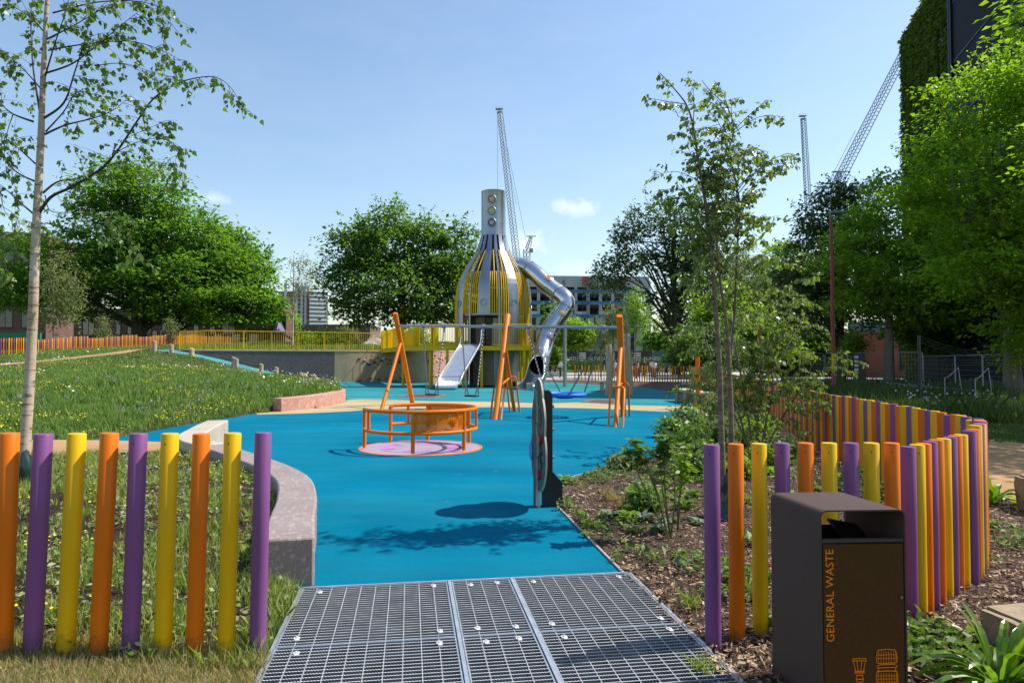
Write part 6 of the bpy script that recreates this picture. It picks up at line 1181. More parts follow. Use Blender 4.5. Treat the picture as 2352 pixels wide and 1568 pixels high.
# front lawn strip
N = 42000; X = -4.6 + g.random(N)*3.5; Y = 2.95 + g.random(N)*.85; k = X < -1.06 - .16*(Y-2.2); X, Y = X[k], Y[k]; f = vnoise(X, Y, .4, 12); tag(polys("lawn_grass", blades(np.stack([X, Y, lawn_z(X, Y)-.004], 1), (.018 + .035*g.random(len(X)))*(.6 + .8*np.clip((Y-3.1)*1.6, 0, 1)), .0024 + .002*g.random(len(X)), 1.0), 5, None, GM_lawn), "short drying lawn in front of the left posts", "grass", kind='stuff')
# bark chips
CM = leafmat("bark_chip", [(.022, .012, .008), (.05, .026, .015), (.09, .046, .025), (.14, .075, .042), (.24, .14, .08), (.42, .28, .17), (.55, .42, .28)], .8, .0, .3)
bedp = [(v[0], v[1]) for v in bed]
def chips(N, y0, y1, smin, smax):
    Y = y0 + (y1-y0)*g.random(N)**1.5; X = .3 + g.random(N)*(Y*.76 + .9); k = pip(X, Y, bedp); X, Y = X[k], Y[k]; n_ = len(X); P = np.stack([X, Y, .006 + g.random(n_)**2*.04], 1); ax = unit(np.stack([g.normal(size=n_), g.normal(size=n_), g.normal(0, .22, n_)], 1)); nr = unit(np.stack([g.normal(0, .35, n_), g.normal(0, .35, n_), np.ones(n_)], 1)); Ls = smin + (smax-smin)*g.random(n_)**2.5; return leaf_polys(P - ax*(Ls/2)[:, None], ax, nr, Ls, Ls*g.uniform(.12, .38, n_), np.array([(0, .3), (.3, .5), (.85, .42), (1, -.1), (.7, -.5), (.1, -.45)]), .06)
V = np.concatenate([chips(90000, 2.9, 8.0, .008, .062), chips(34000, 8.0, 20, .02, .08), chips(9000, 20, 52, .05, .16)]); tag(polys("bark_chips", V, 6, None, CM), "loose brown bark chips covering the planting bed", "bark chips", kind='stuff')
# seedlings and low weeds over the bark
N = 9000; Y = 3.1 + 17*g.random(N)**1.5; X = .4 + g.random(N)*(Y*.72 + .8); f = vnoise(X, Y, .55, 91)*.6 + vnoise(X, Y, .2, 92)*.4; k = pip(X, Y, bedp) & (f > .64 - .012*np.clip(Y-5, 0, 8)); X, Y = X[k], Y[k]; n_ = len(X); rep = 7; ii = np.repeat(np.arange(n_), rep); P = np.stack([X[ii] + g.normal(0, .018, n_*rep), Y[ii] + g.normal(0, .018, n_*rep), g.uniform(.02, .09, n_*rep)], 1); ax = np.stack([g.normal(size=n_*rep), g.normal(size=n_*rep), g.uniform(-.1, 1.1, n_*rep)], 1); Ls = g.uniform(.03, .085, n_*rep)
tag(polys("ground_cover", leaf_polys(P, ax, unit(g.normal(size=(n_*rep, 3))*.4 + np.array([0, 0, 1])), Ls, Ls*.42, LEAF, .2), 6, None, leafmat("seedling_leaf", [(.09, .17, .03), (.14, .22, .04), (.19, .25, .06), (.11, .17, .07), (.07, .13, .03)], .5, .4)), "light green seedlings and low weeds scattered over the bark bed", "ground cover", kind='stuff')
# shaded verge beyond the right fence
N = 34000; Y = 11 + g.random(N)**1.3*36; X = Y*.46 + g.random(N)*Y*.42; k = (X > np.interp(Y, [9, 12, 15, 20, 50], [9.8, 9.8, 9.0, 9.4, 14.6])) & (Y > 13.6); X, Y = X[k], Y[k]; f = vnoise(X, Y, 1.3, 71); hh_ = np.where(Y > 17.5, .15 + .55*f, .05); tag(polys("verge_plants", blades(np.stack([X, Y, np.zeros(len(X))], 1), hh_*g.uniform(.6, 1.3, len(X)), .010 + .0012*Y, .8), 5, None, GM_dark), "shaded long grass and ground cover under the trees at the right", "ground cover", kind='stuff')
N = 900; Y = 18.5 + g.random(N)*16; X = Y*.47 + g.random(N)*Y*.3; k = (vnoise(X, Y, 1.7, 81) > .74) & (X > 9.6); X, Y = X[k], Y[k]; n_ = len(X); P = np.stack([X, Y, g.uniform(.35, .75, n_)], 1); V = np.stack([P + .032*np.stack([np.cos(a)*np.ones(n_), np.full(n_, -.3)*np.sin(a), np.sin(a)*np.ones(n_)*.7], 1) for a in np.linspace(0, 6.28, 6)[:-1]], 1); tag(polys("verge_flowers", V, 5, None, leafmat("pale_flower", [(0.5075, 0.493, 0.6525), (0.725, 0.725, 0.7975), (0.435, 0.377, 0.58)], .6, .2, tcol=(1, 1, 1))), "pale flowers in the shaded verge under the trees at the right", "flowers", kind='stuff')
# ================================================================ SINGLE PLANTS
PL_g = leafmat("bed_plant_leaf", [(0.0834, 0.1595, 0.0261), (0.1334, 0.2175, 0.029), (0.1834, 0.261, 0.0362)], .42, .38, .5); PL_b = leafmat("grey_rosette_leaf", [(0.1501, 0.203, 0.145), (0.2168, 0.261, 0.1885), (0.1667, 0.2175, 0.1305)], .55, .25); PL_l = leafmat("lime_plant_leaf", [(0.2001, 0.319, 0.029), (0.2835, 0.3915, 0.0435), (0.1667, 0.2755, 0.029)], .42, .45); PL_d = leafmat("dry_tuft_blade", [(0.435, 0.319, 0.1595), (0.551, 0.4205, 0.232), (0.29, 0.261, 0.1015)], .7, .2); PL_f = leafmat("strap_leaf", [(0.0918, 0.1812, 0.0174), (0.1417, 0.2465, 0.0232), (0.2001, 0.3045, 0.029)], .32, .38, .6)
def plant_mesh(name, label, base, V, k, m, group=None, stems=None, cat="plant"):
    base = Vector(base); 
    if stems is None: return tag(polys(name, V, k, None, m, tuple(base)), label, cat, group)
    t = thing(name, label, cat, tuple(base), group); polys("foliage", V, k, t, m); stems.build("stem", mat("green_stem", (.10, .11, .035), .6), t); return t
def rosette(base, n_, L, Wd, up, m, label, seed, group=None, tiers=1):
    gg = np.random.default_rng(seed); a = gg.uniform(0, 6.283, n_); r = gg.random(n_)*.25*L; P = np.array(base) + np.stack([np.cos(a)*r, np.sin(a)*r, gg.random(n_)*.3*L*tiers], 1); ax = np.stack([np.cos(a), np.sin(a), gg.uniform(up*.2, up*1.6, n_)], 1); Ls = L*gg.uniform(.5, 1.2, n_); return plant_mesh("plant", label, base, leaf_polys(P, ax, np.array([0, 0, 1.]) + gg.normal(size=(n_, 3))*.25, Ls, Ls*Wd, LEAF, .28), 6, m, group)
def strap(base, n_, L, wd, seed, label, m, name="fern"):
    """arching strap leaves built of segments"""
    gg = np.random.default_rng(seed); Q = []
    for i in range(n_):
        a = gg.uniform(0, 6.283); l = L*gg.uniform(.6, 1.2); el = gg.uniform(.65, 1.5); d = np.array([math.cos(a)*math.cos(el), math.sin(a)*math.cos(el), math.sin(el)]); p_ = np.array(base, float) + np.array([math.cos(a), math.sin(a), 0])*.03; sd = np.array([-math.sin(a), math.cos(a), 0]); k = 9; pts = []
        for j in range(k+1):
            w = wd*math.sin(math.pi*min(1, .12 + .88*(j/k)))**.6*(1 + .18*math.sin(j*2.2+i)); pts.append((p_.copy(), w)); d = d + np.array([0, 0, -.15 - .12*gg.random()]); d /= np.linalg.norm(d); p_ = p_ + d*l/k
            if p_[2] < .01: p_[2] = .01
        for (p0, w0), (p1, w1) in zip(pts, pts[1:]):
            up_ = np.array([0, 0, .25]); Q.append([p0, p0 + sd*w0/2 + up_*w0, p1 + sd*w1/2 + up_*w1, p1]); Q.append([p0, p1, p1 - sd*w1/2 + up_*w1, p0 - sd*w0/2 + up_*w0])
    return tag(polys(name, np.array(Q), 4, None, m, tuple(base), smooth=False), label, "plant")
strap((2.44, 3.46, 0), 44, .44, .046, 1, "bright green strap-leaved fern beside the stone block at the lower right", PL_f)
strap(tuple(gr(2085, 1440)), 7, .30, .05, 2, "few broad green fern leaves poking out right behind the litter bin", PL_f)
strap(tuple(gr(2278, 1160)), 16, .42, .09, 3, "broad-leaved green plant between the right path and the curving fence", PL_f, "broadleaf_plant")
def stem_shrub(base, tips, m, label, L, seed, per=22, top=.45, group=None, bare=.25, rad=.010):
    gg = random.Random(seed); mb = MB(); P_, A2 = [], []; base = Vector(base)
    for tp_ in tips:
        tp_ = Vector(tp_); md = base.lerp(tp_, .5) + Vector((gg.gauss(0, .03), gg.gauss(0, .03), .04)); S = spline([base, md, tp_], 6); mb.tube(S, [rad*(1-.7*i/(len(S)-1)) for i in range(len(S))], 5)
        for j in range(per):
            u = (bare + (1-bare)*gg.random()**top)*(len(S)-1); q = min(int(u), len(S)-2); a = S[q].lerp(S[q+1], u-q); an = gg.uniform(0, 6.28); P_.append(a + Vector((gg.gauss(0, .012), gg.gauss(0, .012), 0))); A2.append(Vector((math.cos(an), math.sin(an), gg.uniform(-.35, .7))))
    P_ = np.array([tuple(v) for v in P_]); A2 = np.array([tuple(v) for v in A2]); Ls = L*np.random.default_rng(seed).uniform(.55, 1.25, len(P_)); nr = np.array([0, 0, 1.]) + np.random.default_rng(seed+1).normal(size=P_.shape)*.4
    return plant_mesh("shrub", label, base, leaf_polys(P_, A2, nr, Ls, Ls*.45, LEAF, .25), 6, m, group, mb, "shrub")
def gpt(x, y, base_y): d = gr(1176, base_y).y; return at(x, y, d)
b_ = gr(1537, 1243)
stem_shrub(b_, [gpt(1452, 1012, 1243), gpt(1470, 1030, 1240), gpt(1440, 1030, 1243)], PL_g, "leaning thin-stemmed shrub with a leafy top, leftmost of the tall ones in the bark bed", .10, 1, 44, .25)
stem_shrub(gr(1541, 1236), [gpt(1522, 998, 1236), gpt(1530, 1015, 1238), gpt(1512, 1030, 1236)], PL_g, "upright thin-stemmed shrub with a leafy top in the middle of the bark bed", .105, 2, 46, .28)
stem_shrub(gr(1556, 1220), [gpt(1575, 1040, 1220), gpt(1565, 1060, 1220), gpt(1585, 1075, 1222)], PL_l, "lime green thin-stemmed shrub right of the upright one in the bark bed", .09, 3, 38, .4)
for i, (x, y, r, h, m_, lab) in enumerate(((1600, 1060, 60, 75, PL_g, "leafy green bush just left of the two-stemmed birch"), (1640, 985, 42, 70, PL_g, "green bush in front of the stone bench, left of the birch stems"), (1760, 1050, 50, 60, PL_g, "leafy bush right of the birch stems in front of the shaded fence"), (1730, 990, 45, 65, PL_l, "bright leafy bush behind the birch stems"), (1545, 985, 34, 40, PL_g, "round green bush at the edge of the blue rubber"), (1432, 1065, 34, 26, LM_grey, "low dull green mound plant at the curve of the blue rubber"), (1480, 1150, 38, 60, PL_g, "small upright leafy bush between the thin-stemmed shrubs"), (1575, 960, 40, 50, PL_g, "green bush right in front of the stone bench"), (1800, 1035, 36, 40, PL_g, "small bush by the foot of the shaded fence"), (1590, 1010, 50, 50, PL_g, "spreading leafy bush at the bed edge below the stone bench"), (1700, 1080, 40, 34, PL_l, "low lime green bush right behind the two-stemmed birch"), (1660, 930, 40, 50, LM_grey, "pale bush beyond the birch stems"))):
    b_ = gr(x, y + h*.45 if y > 1040 else y + h*.5); s = b_.y/F; c = Vector((b_.x, b_.y, h*s*.5)); bush(lab, b_, [(c.x, c.y, c.z, r*s*.9, r*s*.8, h*s*.55)], 30, 26, r*s*.38, .055 + .0022*b_.y, 200+i, m_, nl=10, shell=.3, flat=.9, upb=.4, tmpl=LEAF, asp=.5)
for i, (x, y, L, m_, n_, lab) in enumerate(((1403, 1190, .13, PL_b, 46, "grey-green rosette plant in the bark bed, leftmost"), (1478, 1195, .13, PL_b, 50, "grey-green rosette plant below the leaning shrub"), (1535, 1200, .12, PL_b, 44, "grey-green rosette plant at the foot of the upright shrub"), (1520, 1222, .12, PL_b, 40, "grey-green rosette plant in front of the shrub stems"), (1610, 1205, .10, PL_b, 30, "grey-green rosette plant left of the purple post"), (1568, 1300, .08, PL_b, 22, "small grey-green rosette alone in the open bark"), (1445, 1195, .12, PL_l, 30, "bright green perennial between two grey rosettes"), (1460, 1180, .14, PL_l, 34, "lime leafy perennial behind the grey rosettes"), (1590, 1150, .16, PL_g, 34, "green strap-like plant left of the watering bag"), (1570, 1170, .15, PL_g, 30, "dark green plant beside the strap-like plant"), (1350, 1235, .07, PL_g, 18, "tiny green plant near the edge of the blue rubber"), (1620, 1090, .16, PL_l, 40, "bright green tuft in front of the leafy bush"), (1770, 1090, .15, PL_l, 40, "bright green tuft between birch and bin"), (1812, 1150, .13, PL_l, 36, "lime green tuft seen between purple and orange posts"), (1880, 1130, .14, PL_g, 34, "green plant seen between orange and yellow posts"), (1960, 1090, .14, PL_g, 34, "green plant seen above the litter bin"), (1720, 1320, .10, PL_l, 22, "small lime weed left of the yellow post"), (1720, 1250, .11, PL_g, 20, "small green weed between the orange and yellow posts"), (1455, 1225, .08, PL_l, 20, "small bright seedling in the bark"), (1300, 1110, .12, PL_l, 22, "bright seedling by the play panel"), (1520, 1110, .13, PL_g, 30, "leafy perennial behind the upright shrub"))):
    rosette(tuple(gr(x, y)), n_, L, .42, .55, m_, lab, 300+i, "perennials in the bark bed", 1 if m_ is PL_b else 2)
for i, (x, y, h, m_, lab) in enumerate(((1400, 1150, .20, PL_d, "dry straw-coloured grass tuft in the bark bed"), (1425, 1165, .18, PL_d, "second dry grass tuft beside the first in the bark bed"), (1590, 1395, .13, GM_bed, "green grass tuft left of the purple post"), (1615, 1545, .10, GM_bed, "green grass tuft at the grating's right edge"), (1720, 1370, .14, GM_bed, "grass tuft between the orange and yellow posts"), (2310, 1440, .16, PL_d, "dry grass tuft above the grey stone block"), (640, 1345, .20, GM_bed, "green weed clump at the end of the terrazzo seat wall"), (655, 1420, .10, GM_bed, "grass tuft beside the grating's left edge"))):
    b_ = gr(x, y); gg = np.random.default_rng(400+i); n_ = 90; P = np.array(tuple(b_)) + np.stack([gg.normal(0, .035, n_), gg.normal(0, .035, n_), np.zeros(n_)], 1); tag(polys("grass_tuft", blades(P, h*gg.uniform(.5, 1.2, n_), np.full(n_, .005), 1.1, gg), 5, None, m_, tuple(b_)), lab, "grass tuft", "grass tufts")
# stone blocks at the right edge
M_rock = mat("sandstone_block", (.30, .225, .15), .9, var=.35, scale=5, bmp=.8, bscale=16, dirt=((.12, .10, .08), .7))
def block(c, size, rz, seed, label):
    bm = bmesh.new(); bmesh.ops.create_cube(bm, size=1); bmesh.ops.bevel(bm, geom=bm.edges[:], offset=.05, segments=2, affect='EDGES'); bmesh.ops.subdivide_edges(bm, edges=bm.edges[:], cuts=3, use_grid_fill=True); r = np.random.default_rng(seed); from mathutils import noise as NZ
    for v in bm.verts: q = Vector((v.co.x*size[0], v.co.y*size[1], v.co.z*size[2])); v.co = q + v.normal*(NZ.noise(q*6 + Vector((seed, 0, 0)))*.022) 
    me = bpy.data.meshes.new("stone_block"); bm.to_mesh(me); bm.free(); me.polygons.foreach_set('use_smooth', [True]*len(me.polygons)); me.set_sharp_from_angle(angle=R(40)); o = link_mesh("stone_block", me, None, [M_rock], c); o.rotation_euler = (0, 0, rz); return tag(o, label, "stone", "rough stone blocks")
block((3.12, 3.78, .10), (.9, .42, .28), .12, 1, "flat-topped grey sandstone block behind the fern at the right edge"); block((6.0, 7.35, .16), (.9, .45, .42), -.2, 2, "brown sandstone block at the right edge beside the tan path")
# ================================================================ BUILDINGS
def brick(name, a, b, mortar, sc=1.0):
    m, n, p = newmat(name); t = n.nodes.new("ShaderNodeTexCoord"); s = n.nodes.new("ShaderNodeSeparateXYZ"); n.links.new(t.outputs['Object'], s.inputs[0]); ad = n.nodes.new("ShaderNodeMath"); ad.operation = 'ADD'; n.links.new(s.outputs[0], ad.inputs[0]); n.links.new(s.outputs[1], ad.inputs[1]); cb = n.nodes.new("ShaderNodeCombineXYZ"); n.links.new(ad.outputs[0], cb.inputs[0]); n.links.new(s.outputs[2], cb.inputs[1])
    br = n.nodes.new("ShaderNodeTexBrick"); br.inputs['Scale'].default_value = sc; br.inputs['Brick Width'].default_value = .24; br.inputs['Row Height'].default_value = .085; br.inputs['Mortar Size'].default_value = .010; br.inputs['Color1'].default_value = c4(a); br.inputs['Color2'].default_value = c4(b); br.inputs['Mortar'].default_value = c4(mortar); n.links.new(cb.outputs[0], br.inputs[0])
    z = noise_n(n, .5, 5, .6); n.links.new(mixrgb(n, .5, br.outputs[0], ramp(n, z, [(.3, tuple(x*.8 for x in a)), (.7, tuple(x*1.2 for x in b))])), p.inputs['Base Color']); p.inputs['Roughness'].default_value = .9; return m
M_brick1 = brick("purple_brick", (.115, .046, .040), (.165, .066, .056), (.19, .14, .125)); M_brick2 = brick("red_brick", (.30, .085, .045), (.36, .11, .06), (.3, .2, .15))
M_glass = mat("window_glass", (.035, .045, .055), .08, .0, .4, .4, spec=.9); M_frame = mat("dark_window_frame", (.03, .032, .036), .5); M_lead = mat("roof_lead", (.16, .15, .15), .6)
def building(name, label, A, B, depth, z0, z1, m, cat="building", roof=True):
    """box building whose camera-facing wall runs A -> B"""
    A, B = Vector((A[0], A[1], 0)), Vector((B[0], B[1], 0)); t = thing(name, label, cat, (A.x, A.y, z0)); d = (B-A); L = d.length; d.normalize(); nrm = Vector((d.y, -d.x, 0))
    C_, D_ = B - nrm*depth, A - nrm*depth; mb = MB(); mb.prism([(A.x, A.y), (B.x, B.y), (C_.x, C_.y), (D_.x, D_.y)], z0, z1); mb.build("wall", m, t, smooth=False)
    if roof: mb = MB(); e = .12; mb.prism([tuple((q + (q-(A+C_)/2).normalized()*e)[:2]) for q in (A, B, C_, D_)], z1+.002, z1+.3); mb.build("roof", M_lead, t, smooth=False)
    def P(u, z, out=0.): q = A + d*u + nrm*out; return Vector((q.x, q.y, z))
    return t, P, L, math.atan2(d.y, d.x)
def window(t, P, ang, u, z, w, h, bars=1, m=None, fr=M_frame):
    f = MB(); q = .07
    for (cx, cz, sx, sz) in ((u, z+h/2-q/2, w, q), (u, z-h/2+q/2, w, q), (u-w/2+q/2, z, q, h-2*q), (u+w/2-q/2, z, q, h-2*q)): f.box(P(cx, cz, .03), (sx, .10, sz), ang)
    for k in range(1, bars+1): f.box(P(u - w/2 + w*k/(bars+1), z, .03), (.06, .08, h-2*q), ang)
    f.box(P(u, z-h/2-.05, .06), (w+.12, .16, .07), ang); fo = f.build("window", fr, t, smooth=False); g_ = MB(); g_.box(P(u, z, .005), (w-2*q, .03, h-2*q), ang); g_.build("pane", m or M_glass, fo, smooth=False)
X_ = lambda px, Y: (px - W/2)/F*Y
Yb = 118; t, P, L, a = building("brick_building", "tall purple-red brick building behind the birch at the far left", (X_(-260, Yb), Yb-6), (X_(104, Yb), Yb), 26, 1.5, zat(540, Yb), M_brick1)
for z_, rows in ((zat(590, Yb), 1), (zat(660, Yb), 1), (zat(733, Yb), 1)):
    for u_ in (L-2.6, L-6.2, L-9.8, L-14, L-18): window(t, P, a, u_, z_, 2.3, 3.0, 1)
mb = MB(); mb.box(P(L-5, zat(775, Yb), .5), (9, .8, 1.6), a); mb.build("green_planter", mat("green_paint", (.02, .18, .07), .5), t, smooth=False)
Yb = 106; t, P, L, a = building("brick_building", "long low pinkish brick school building behind the two broad trees", (X_(92, Yb), Yb+8), (X_(655, Yb), Yb-1), 3, 1.5, zat(706, Yb), M_brick1)
for k in range(13): window(t, P, a, 3 + k*2.95, zat(742, Yb), 1.0 if k % 3 else 2.4, 3.2, 1 if k % 3 == 0 else 0)
for k in range(12): window(t, P, a, 2 + k*3.2, zat(772, Yb)-.4, 1.6, 1.6, 0)
for k in (4.4, 5.4, 6.4): window(t, P, a, k*3.4, zat(768, Yb)-.8, 3.0, 3.2, 2)
# red and white high-rise
Yb = 255; t, P, L, a = building("apartment_tower", "distant red brick and white apartment tower with white balconies", (X_(638, Yb), Yb), (X_(706, Yb), Yb), 16, 0, zat(671, Yb), mat("far_brick", (.27, .10, .075), .9, var=.15, scale=.4))
M_white = mat("white_concrete", (.62, .63, .65), .8)
mb = MB(); mb.box(P(L*.80, zat(668, Yb), -3.5), (4.6, 5, 4), a); mb.build("stair_tower", mat("pale_grey_panel", (.42, .44, .47), .8), t, smooth=False)
for u_ in (.25, .62, .80, .93): mb = MB(); mb.box(P(L*u_, zat(710, Yb)-1, .12), (1.0 if u_ < .7 else .8, .4, 22), a); mb.build("white_strip", M_white, t, smooth=False)
for k in range(9):
    z_ = zat(676 + k*9.2, Yb)
    mb = MB(); mb.box(P(L*.5, z_, .1), (L, .3, .25), a); mb.build("floor_band", M_white, t, smooth=False)
t2, P2_, L2, a2 = building("apartment_tower", "balcony wing of the distant red and white apartment tower", (X_(707, Yb-3), Yb-3), (X_(752, Yb), Yb), 15, 0, zat(673, Yb), mat("far_brick", (.27, .10, .075), .9))
for k in range(9):
    z_ = zat(680 + k*9.2, Yb); mb = MB(); mb.box(P2_(L2*.52, z_, .7), (L2*.95, 1.4, .9), a2); mb.build("balcony", M_white, t2, smooth=False); mb = MB(); mb.box(P2_(L2*.52, z_+1.0, .02), (L2*.9, .1, .8), a2); mb.build("window_strip", M_glass, t2, smooth=False)
Yb = 150; t, P, L, a = building("brick_shed", "low dark-roofed brick building behind the yellow railing", (X_(600, Yb), Yb), (X_(850, Yb), Yb), 12, 0, zat(748, Yb), mat("dull_brick", (.14, .09, .075), .9, var=.2, scale=.6)); window(t, P, a, 6, zat(760, Yb), 3, 1.6, 2)
# grey construction building: real slabs and columns
Yb = 128; A, B = Vector((X_(1180, Yb), Yb, 0)), Vector((X_(1497, Yb), Yb+2, 0)); cb_ = thing("construction_building", "grey concrete building under construction with open floors and blue edge beams", "building", tuple(A)); d = (B-A); L = d.length; d.normalize(); ang = math.atan2(d.y, d.x); nrm = Vector((d.y, -d.x, 0)); Pc = lambda u, z, o_=0.: A + d*u + nrm*o_ + Vector((0, 0, z))
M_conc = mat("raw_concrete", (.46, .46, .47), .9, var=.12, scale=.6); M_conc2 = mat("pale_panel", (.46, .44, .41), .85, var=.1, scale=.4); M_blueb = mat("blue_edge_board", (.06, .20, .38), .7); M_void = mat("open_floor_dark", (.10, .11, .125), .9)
lev = [0, zat(765, Yb), zat(724, Yb), zat(700, Yb)+.0, zat(676, Yb), zat(657, Yb), zat(634, Yb)]; lev = [0, 3.0, zat(757, Yb), zat(727, Yb), zat(696, Yb), zat(670, Yb), zat(656, Yb)]
mb = MB()
for z_ in lev[1:]: mb.box(Pc(L/2, z_, -7), (L, 14, .3), ang)
mb.build("floor_slab", M_conc, cb_, smooth=False)
mb = MB(); top = zat(633, Yb); mb.box(Pc(L/2, (lev[-1]+top)/2+.1, -7), (L, 14, top-lev[-1]-.1), ang); mb.build("parapet", M_conc, cb_, smooth=False)
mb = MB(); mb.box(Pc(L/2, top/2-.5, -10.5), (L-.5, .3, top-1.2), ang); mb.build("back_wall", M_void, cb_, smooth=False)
nbay = 11; bw = L/nbay
for k in range(nbay+1): mb = MB(); mb.box(Pc(k*bw, top/2-.3, -.25), (.55, .5, top-.8), ang); mb.build("column", M_conc, cb_, smooth=False)
for i, (z0, z1) in enumerate(zip(lev, lev[1:])):
    for k in range(nbay):
        if i < 3 or (i == 3 and k % 2) or i == 5: 
            mb = MB(); w_ = bw-.55; hh_ = z1-z0-.3
            if i < 3: mb.box(Pc(k*bw + .27 + w_*.22, (z0+z1)/2, -.15), (w_*.44, .2, hh_), ang); mb.box(Pc(k*bw + .27 + w_*.93, (z0+z1)/2, -.15), (w_*.12, .2, hh_), ang); 
            else: mb.box(Pc(k*bw + bw/2, z0+.15+hh_*.2, -.15), (w_, .12, hh_*.4), ang)
            mb.build("infill_panel", M_conc2 if i < 3 else M_white, cb_, smooth=False)
            if i < 3: mb = MB(); mb.box(Pc(k*bw + .27 + w_*.655, (z0+z1)/2, -.3), (w_*.41, .06, hh_), ang); mb.build("window", M_glass, cb_, smooth=False)
for z_ in (lev[3], lev[4], lev[5], lev[2]): mb = MB(); mb.box(Pc(L/2, z_+.25, .12), (L, .1, .45 if z_ != lev[2] else .2), ang); mb.build("edge_board", M_blueb if z_ != lev[2] else M_conc, cb_, smooth=False)
for u_ in (L*.25, L*.52, L*.80): 
    mb = MB()
    for s_ in (-.5, .5): mb.bar(Pc(u_+s_, 0, .6), Pc(u_+s_, zat(645, Yb), .6), .09)
    for k in range(24): mb.bar(Pc(u_-.5, k*.68, .6), Pc(u_+.5, k*.68+.6, .6), .06)
    mb.build("hoist_mast", mat("hoist_paint", (.06, .06, .07), .6), cb_, smooth=False); mb = MB(); mb.box(Pc(u_, zat(643, Yb), .6), (1.1, .5, 1.3), ang); mb.build("hoist_cap", mat("hoist_red", (.45, .08, .06), .6), cb_, smooth=False)
# ivy-clad dark building at the right
gb = thing("green_wall_building", "tall dark building at the right with a living wall of plants", "building", (35, 60, 0)); GA_, GB_ = Vector((35.2, 60.5, 0)), Vector((31.5, 47.9, 0)); gd = (GB_-GA_).normalized(); gn = Vector((gd.y, -gd.x, 0)); 
if gn.x > 0: gn = -gn
ztop = zat(92, 60.5); GE = GB_ + gd*11.8; mb = MB(); bk = -gn*22
mb.prism([tuple(q[:2]) for q in (GA_, GB_, GB_+bk, GA_+bk)], 0, ztop); mb.build("wall", mat("green_wall_backing", (.018, .024, .016), .95), gb, smooth=False)
M_clad = mat("black_cladding", (.008, .010, .015), .7, 0, .3, .5, spec=.15); mb = MB(); o_ = gn*.35; mb.prism([tuple(q[:2]) for q in (GB_+o_, GE+o_, GE+bk, GB_+bk*.98)], 0, ztop+2); 
mb.build("cladding", M_clad, gb, smooth=False)
mb = MB()
for k in range(8): z_ = 1.5 + k*4.2; mb.bar(GB_ + gn*.37 + Vector((0, 0, z_)), GE + gn*.37 + Vector((0, 0, z_)), .05, .06)
for s_ in (.15, .55): mb.bar(GB_ + gd*s_ + gn*.42 + Vector((0, 0, 0)), GB_ + gd*s_ + gn*.42 + Vector((0, 0, ztop+2)), .16)
mb.build("cladding_trim", mat("cladding_trim", (.025, .03, .045), .35, .4), gb, smooth=False)
Lg = (GB_-GA_).length; g = np.random.default_rng(99); N = 52000; u = g.random(N)*Lg; z = g.random(N)*(ztop+.15); kp = (~((abs(u-10.7) < .45) & (z > 20) & (z < 26.5)) & ~((abs(u-11) < .5) & (z > 9) & (z < 14))); u, z = u[kp], z[kp]; n_ = len(u)
Pn = np.array(GA_)[None] + np.array(gd)[None]*u[:, None] + np.array(gn)[None]*(.05 + .30*vnoise(u*3, z*3, 1.0, 4)[:, None]*g.random((n_, 1))**.5 + .12*g.random((n_, 1))); Pn[:, 2] = z; ax = np.array(gn)[None]*g.uniform(.2, 1, (n_, 1)) + g.normal(size=(n_, 3))*.5 + np.array([0, 0, -.55]); Ls = g.uniform(.15, .42, n_)
polys("climbing_plants", leaf_polys(Pn, ax, np.array(gn)[None] + np.array([0, 0, .7]) + g.normal(size=(n_, 3))*.4, Ls, Ls*.6, KITE, .2), 4, gb, leafmat("living_wall_leaf", [(.08, .125, .024), (.115, .175, .03), (.145, .20, .036), (.065, .10, .025)], .5, .3))
for u_, z0, z1 in ((10.7, 20, 26.5), (11, 9, 14)):
    q = GA_ + gd*u_ + gn*.12; mb = MB(); mb.box((q.x, q.y, (z0+z1)/2), (.9, .12, z1-z0), math.atan2(gd.y, gd.x)); mb.build("window", M_glass, gb, smooth=False)
mb = MB(); q = GA_ + gn*-.2 - gd*.1; mb.box((q.x, q.y, ztop/2-3), (.3, .5, ztop-9)); mb.build("white_edge", M_white, gb, smooth=False)
# red brick building under the trees
t, P, L, a = building("brick_building", "low red brick building behind the trees at the right", (X_(1760, 78), 78), (X_(2120, 64), 64), 14, 0, 4.4, M_brick2, roof=True)
for k in range(5): window(t, P, a, 4 + k*5.6, 2.5, .9, 3.4, 0)
mb = MB(); mb.box(P(L-.4, 3.3, .2), (.7, .35, 6.2), a); mb.build("white_downpipe", M_white, t, smooth=False)
mb = MB(); mb.box(P(L*.82, 4.95, -3), (9, 5, 1.1), a); mb.build("roof_unit", mat("pale_roof_unit", (.45, .48, .52), .6), t, smooth=False)
t, P, L, a = building("black_shed", "low black clad building with a door beneath the ivy-clad tower", (X_(2112, 50), 50), (X_(2330, 44), 44), 8, 0, 4.4, mat("shed_cladding", (.018, .020, .024), .6, var=.3, scale=2, stretch=(6, 6, .3)), roof=False)
mb = MB(); mb.box(P(1.0, 1.15, .03), (1.0, .06, 2.3), a); mb.build("door", mat("shed_door", (.008, .009, .011), .5), t, smooth=False); mb = MB(); mb.box(P(1.0, 2.75, .06), (.36, .12, .2), a); mb.build("wall_light", mat("wall_light", (.4, .4, .3), .4), t, smooth=False)
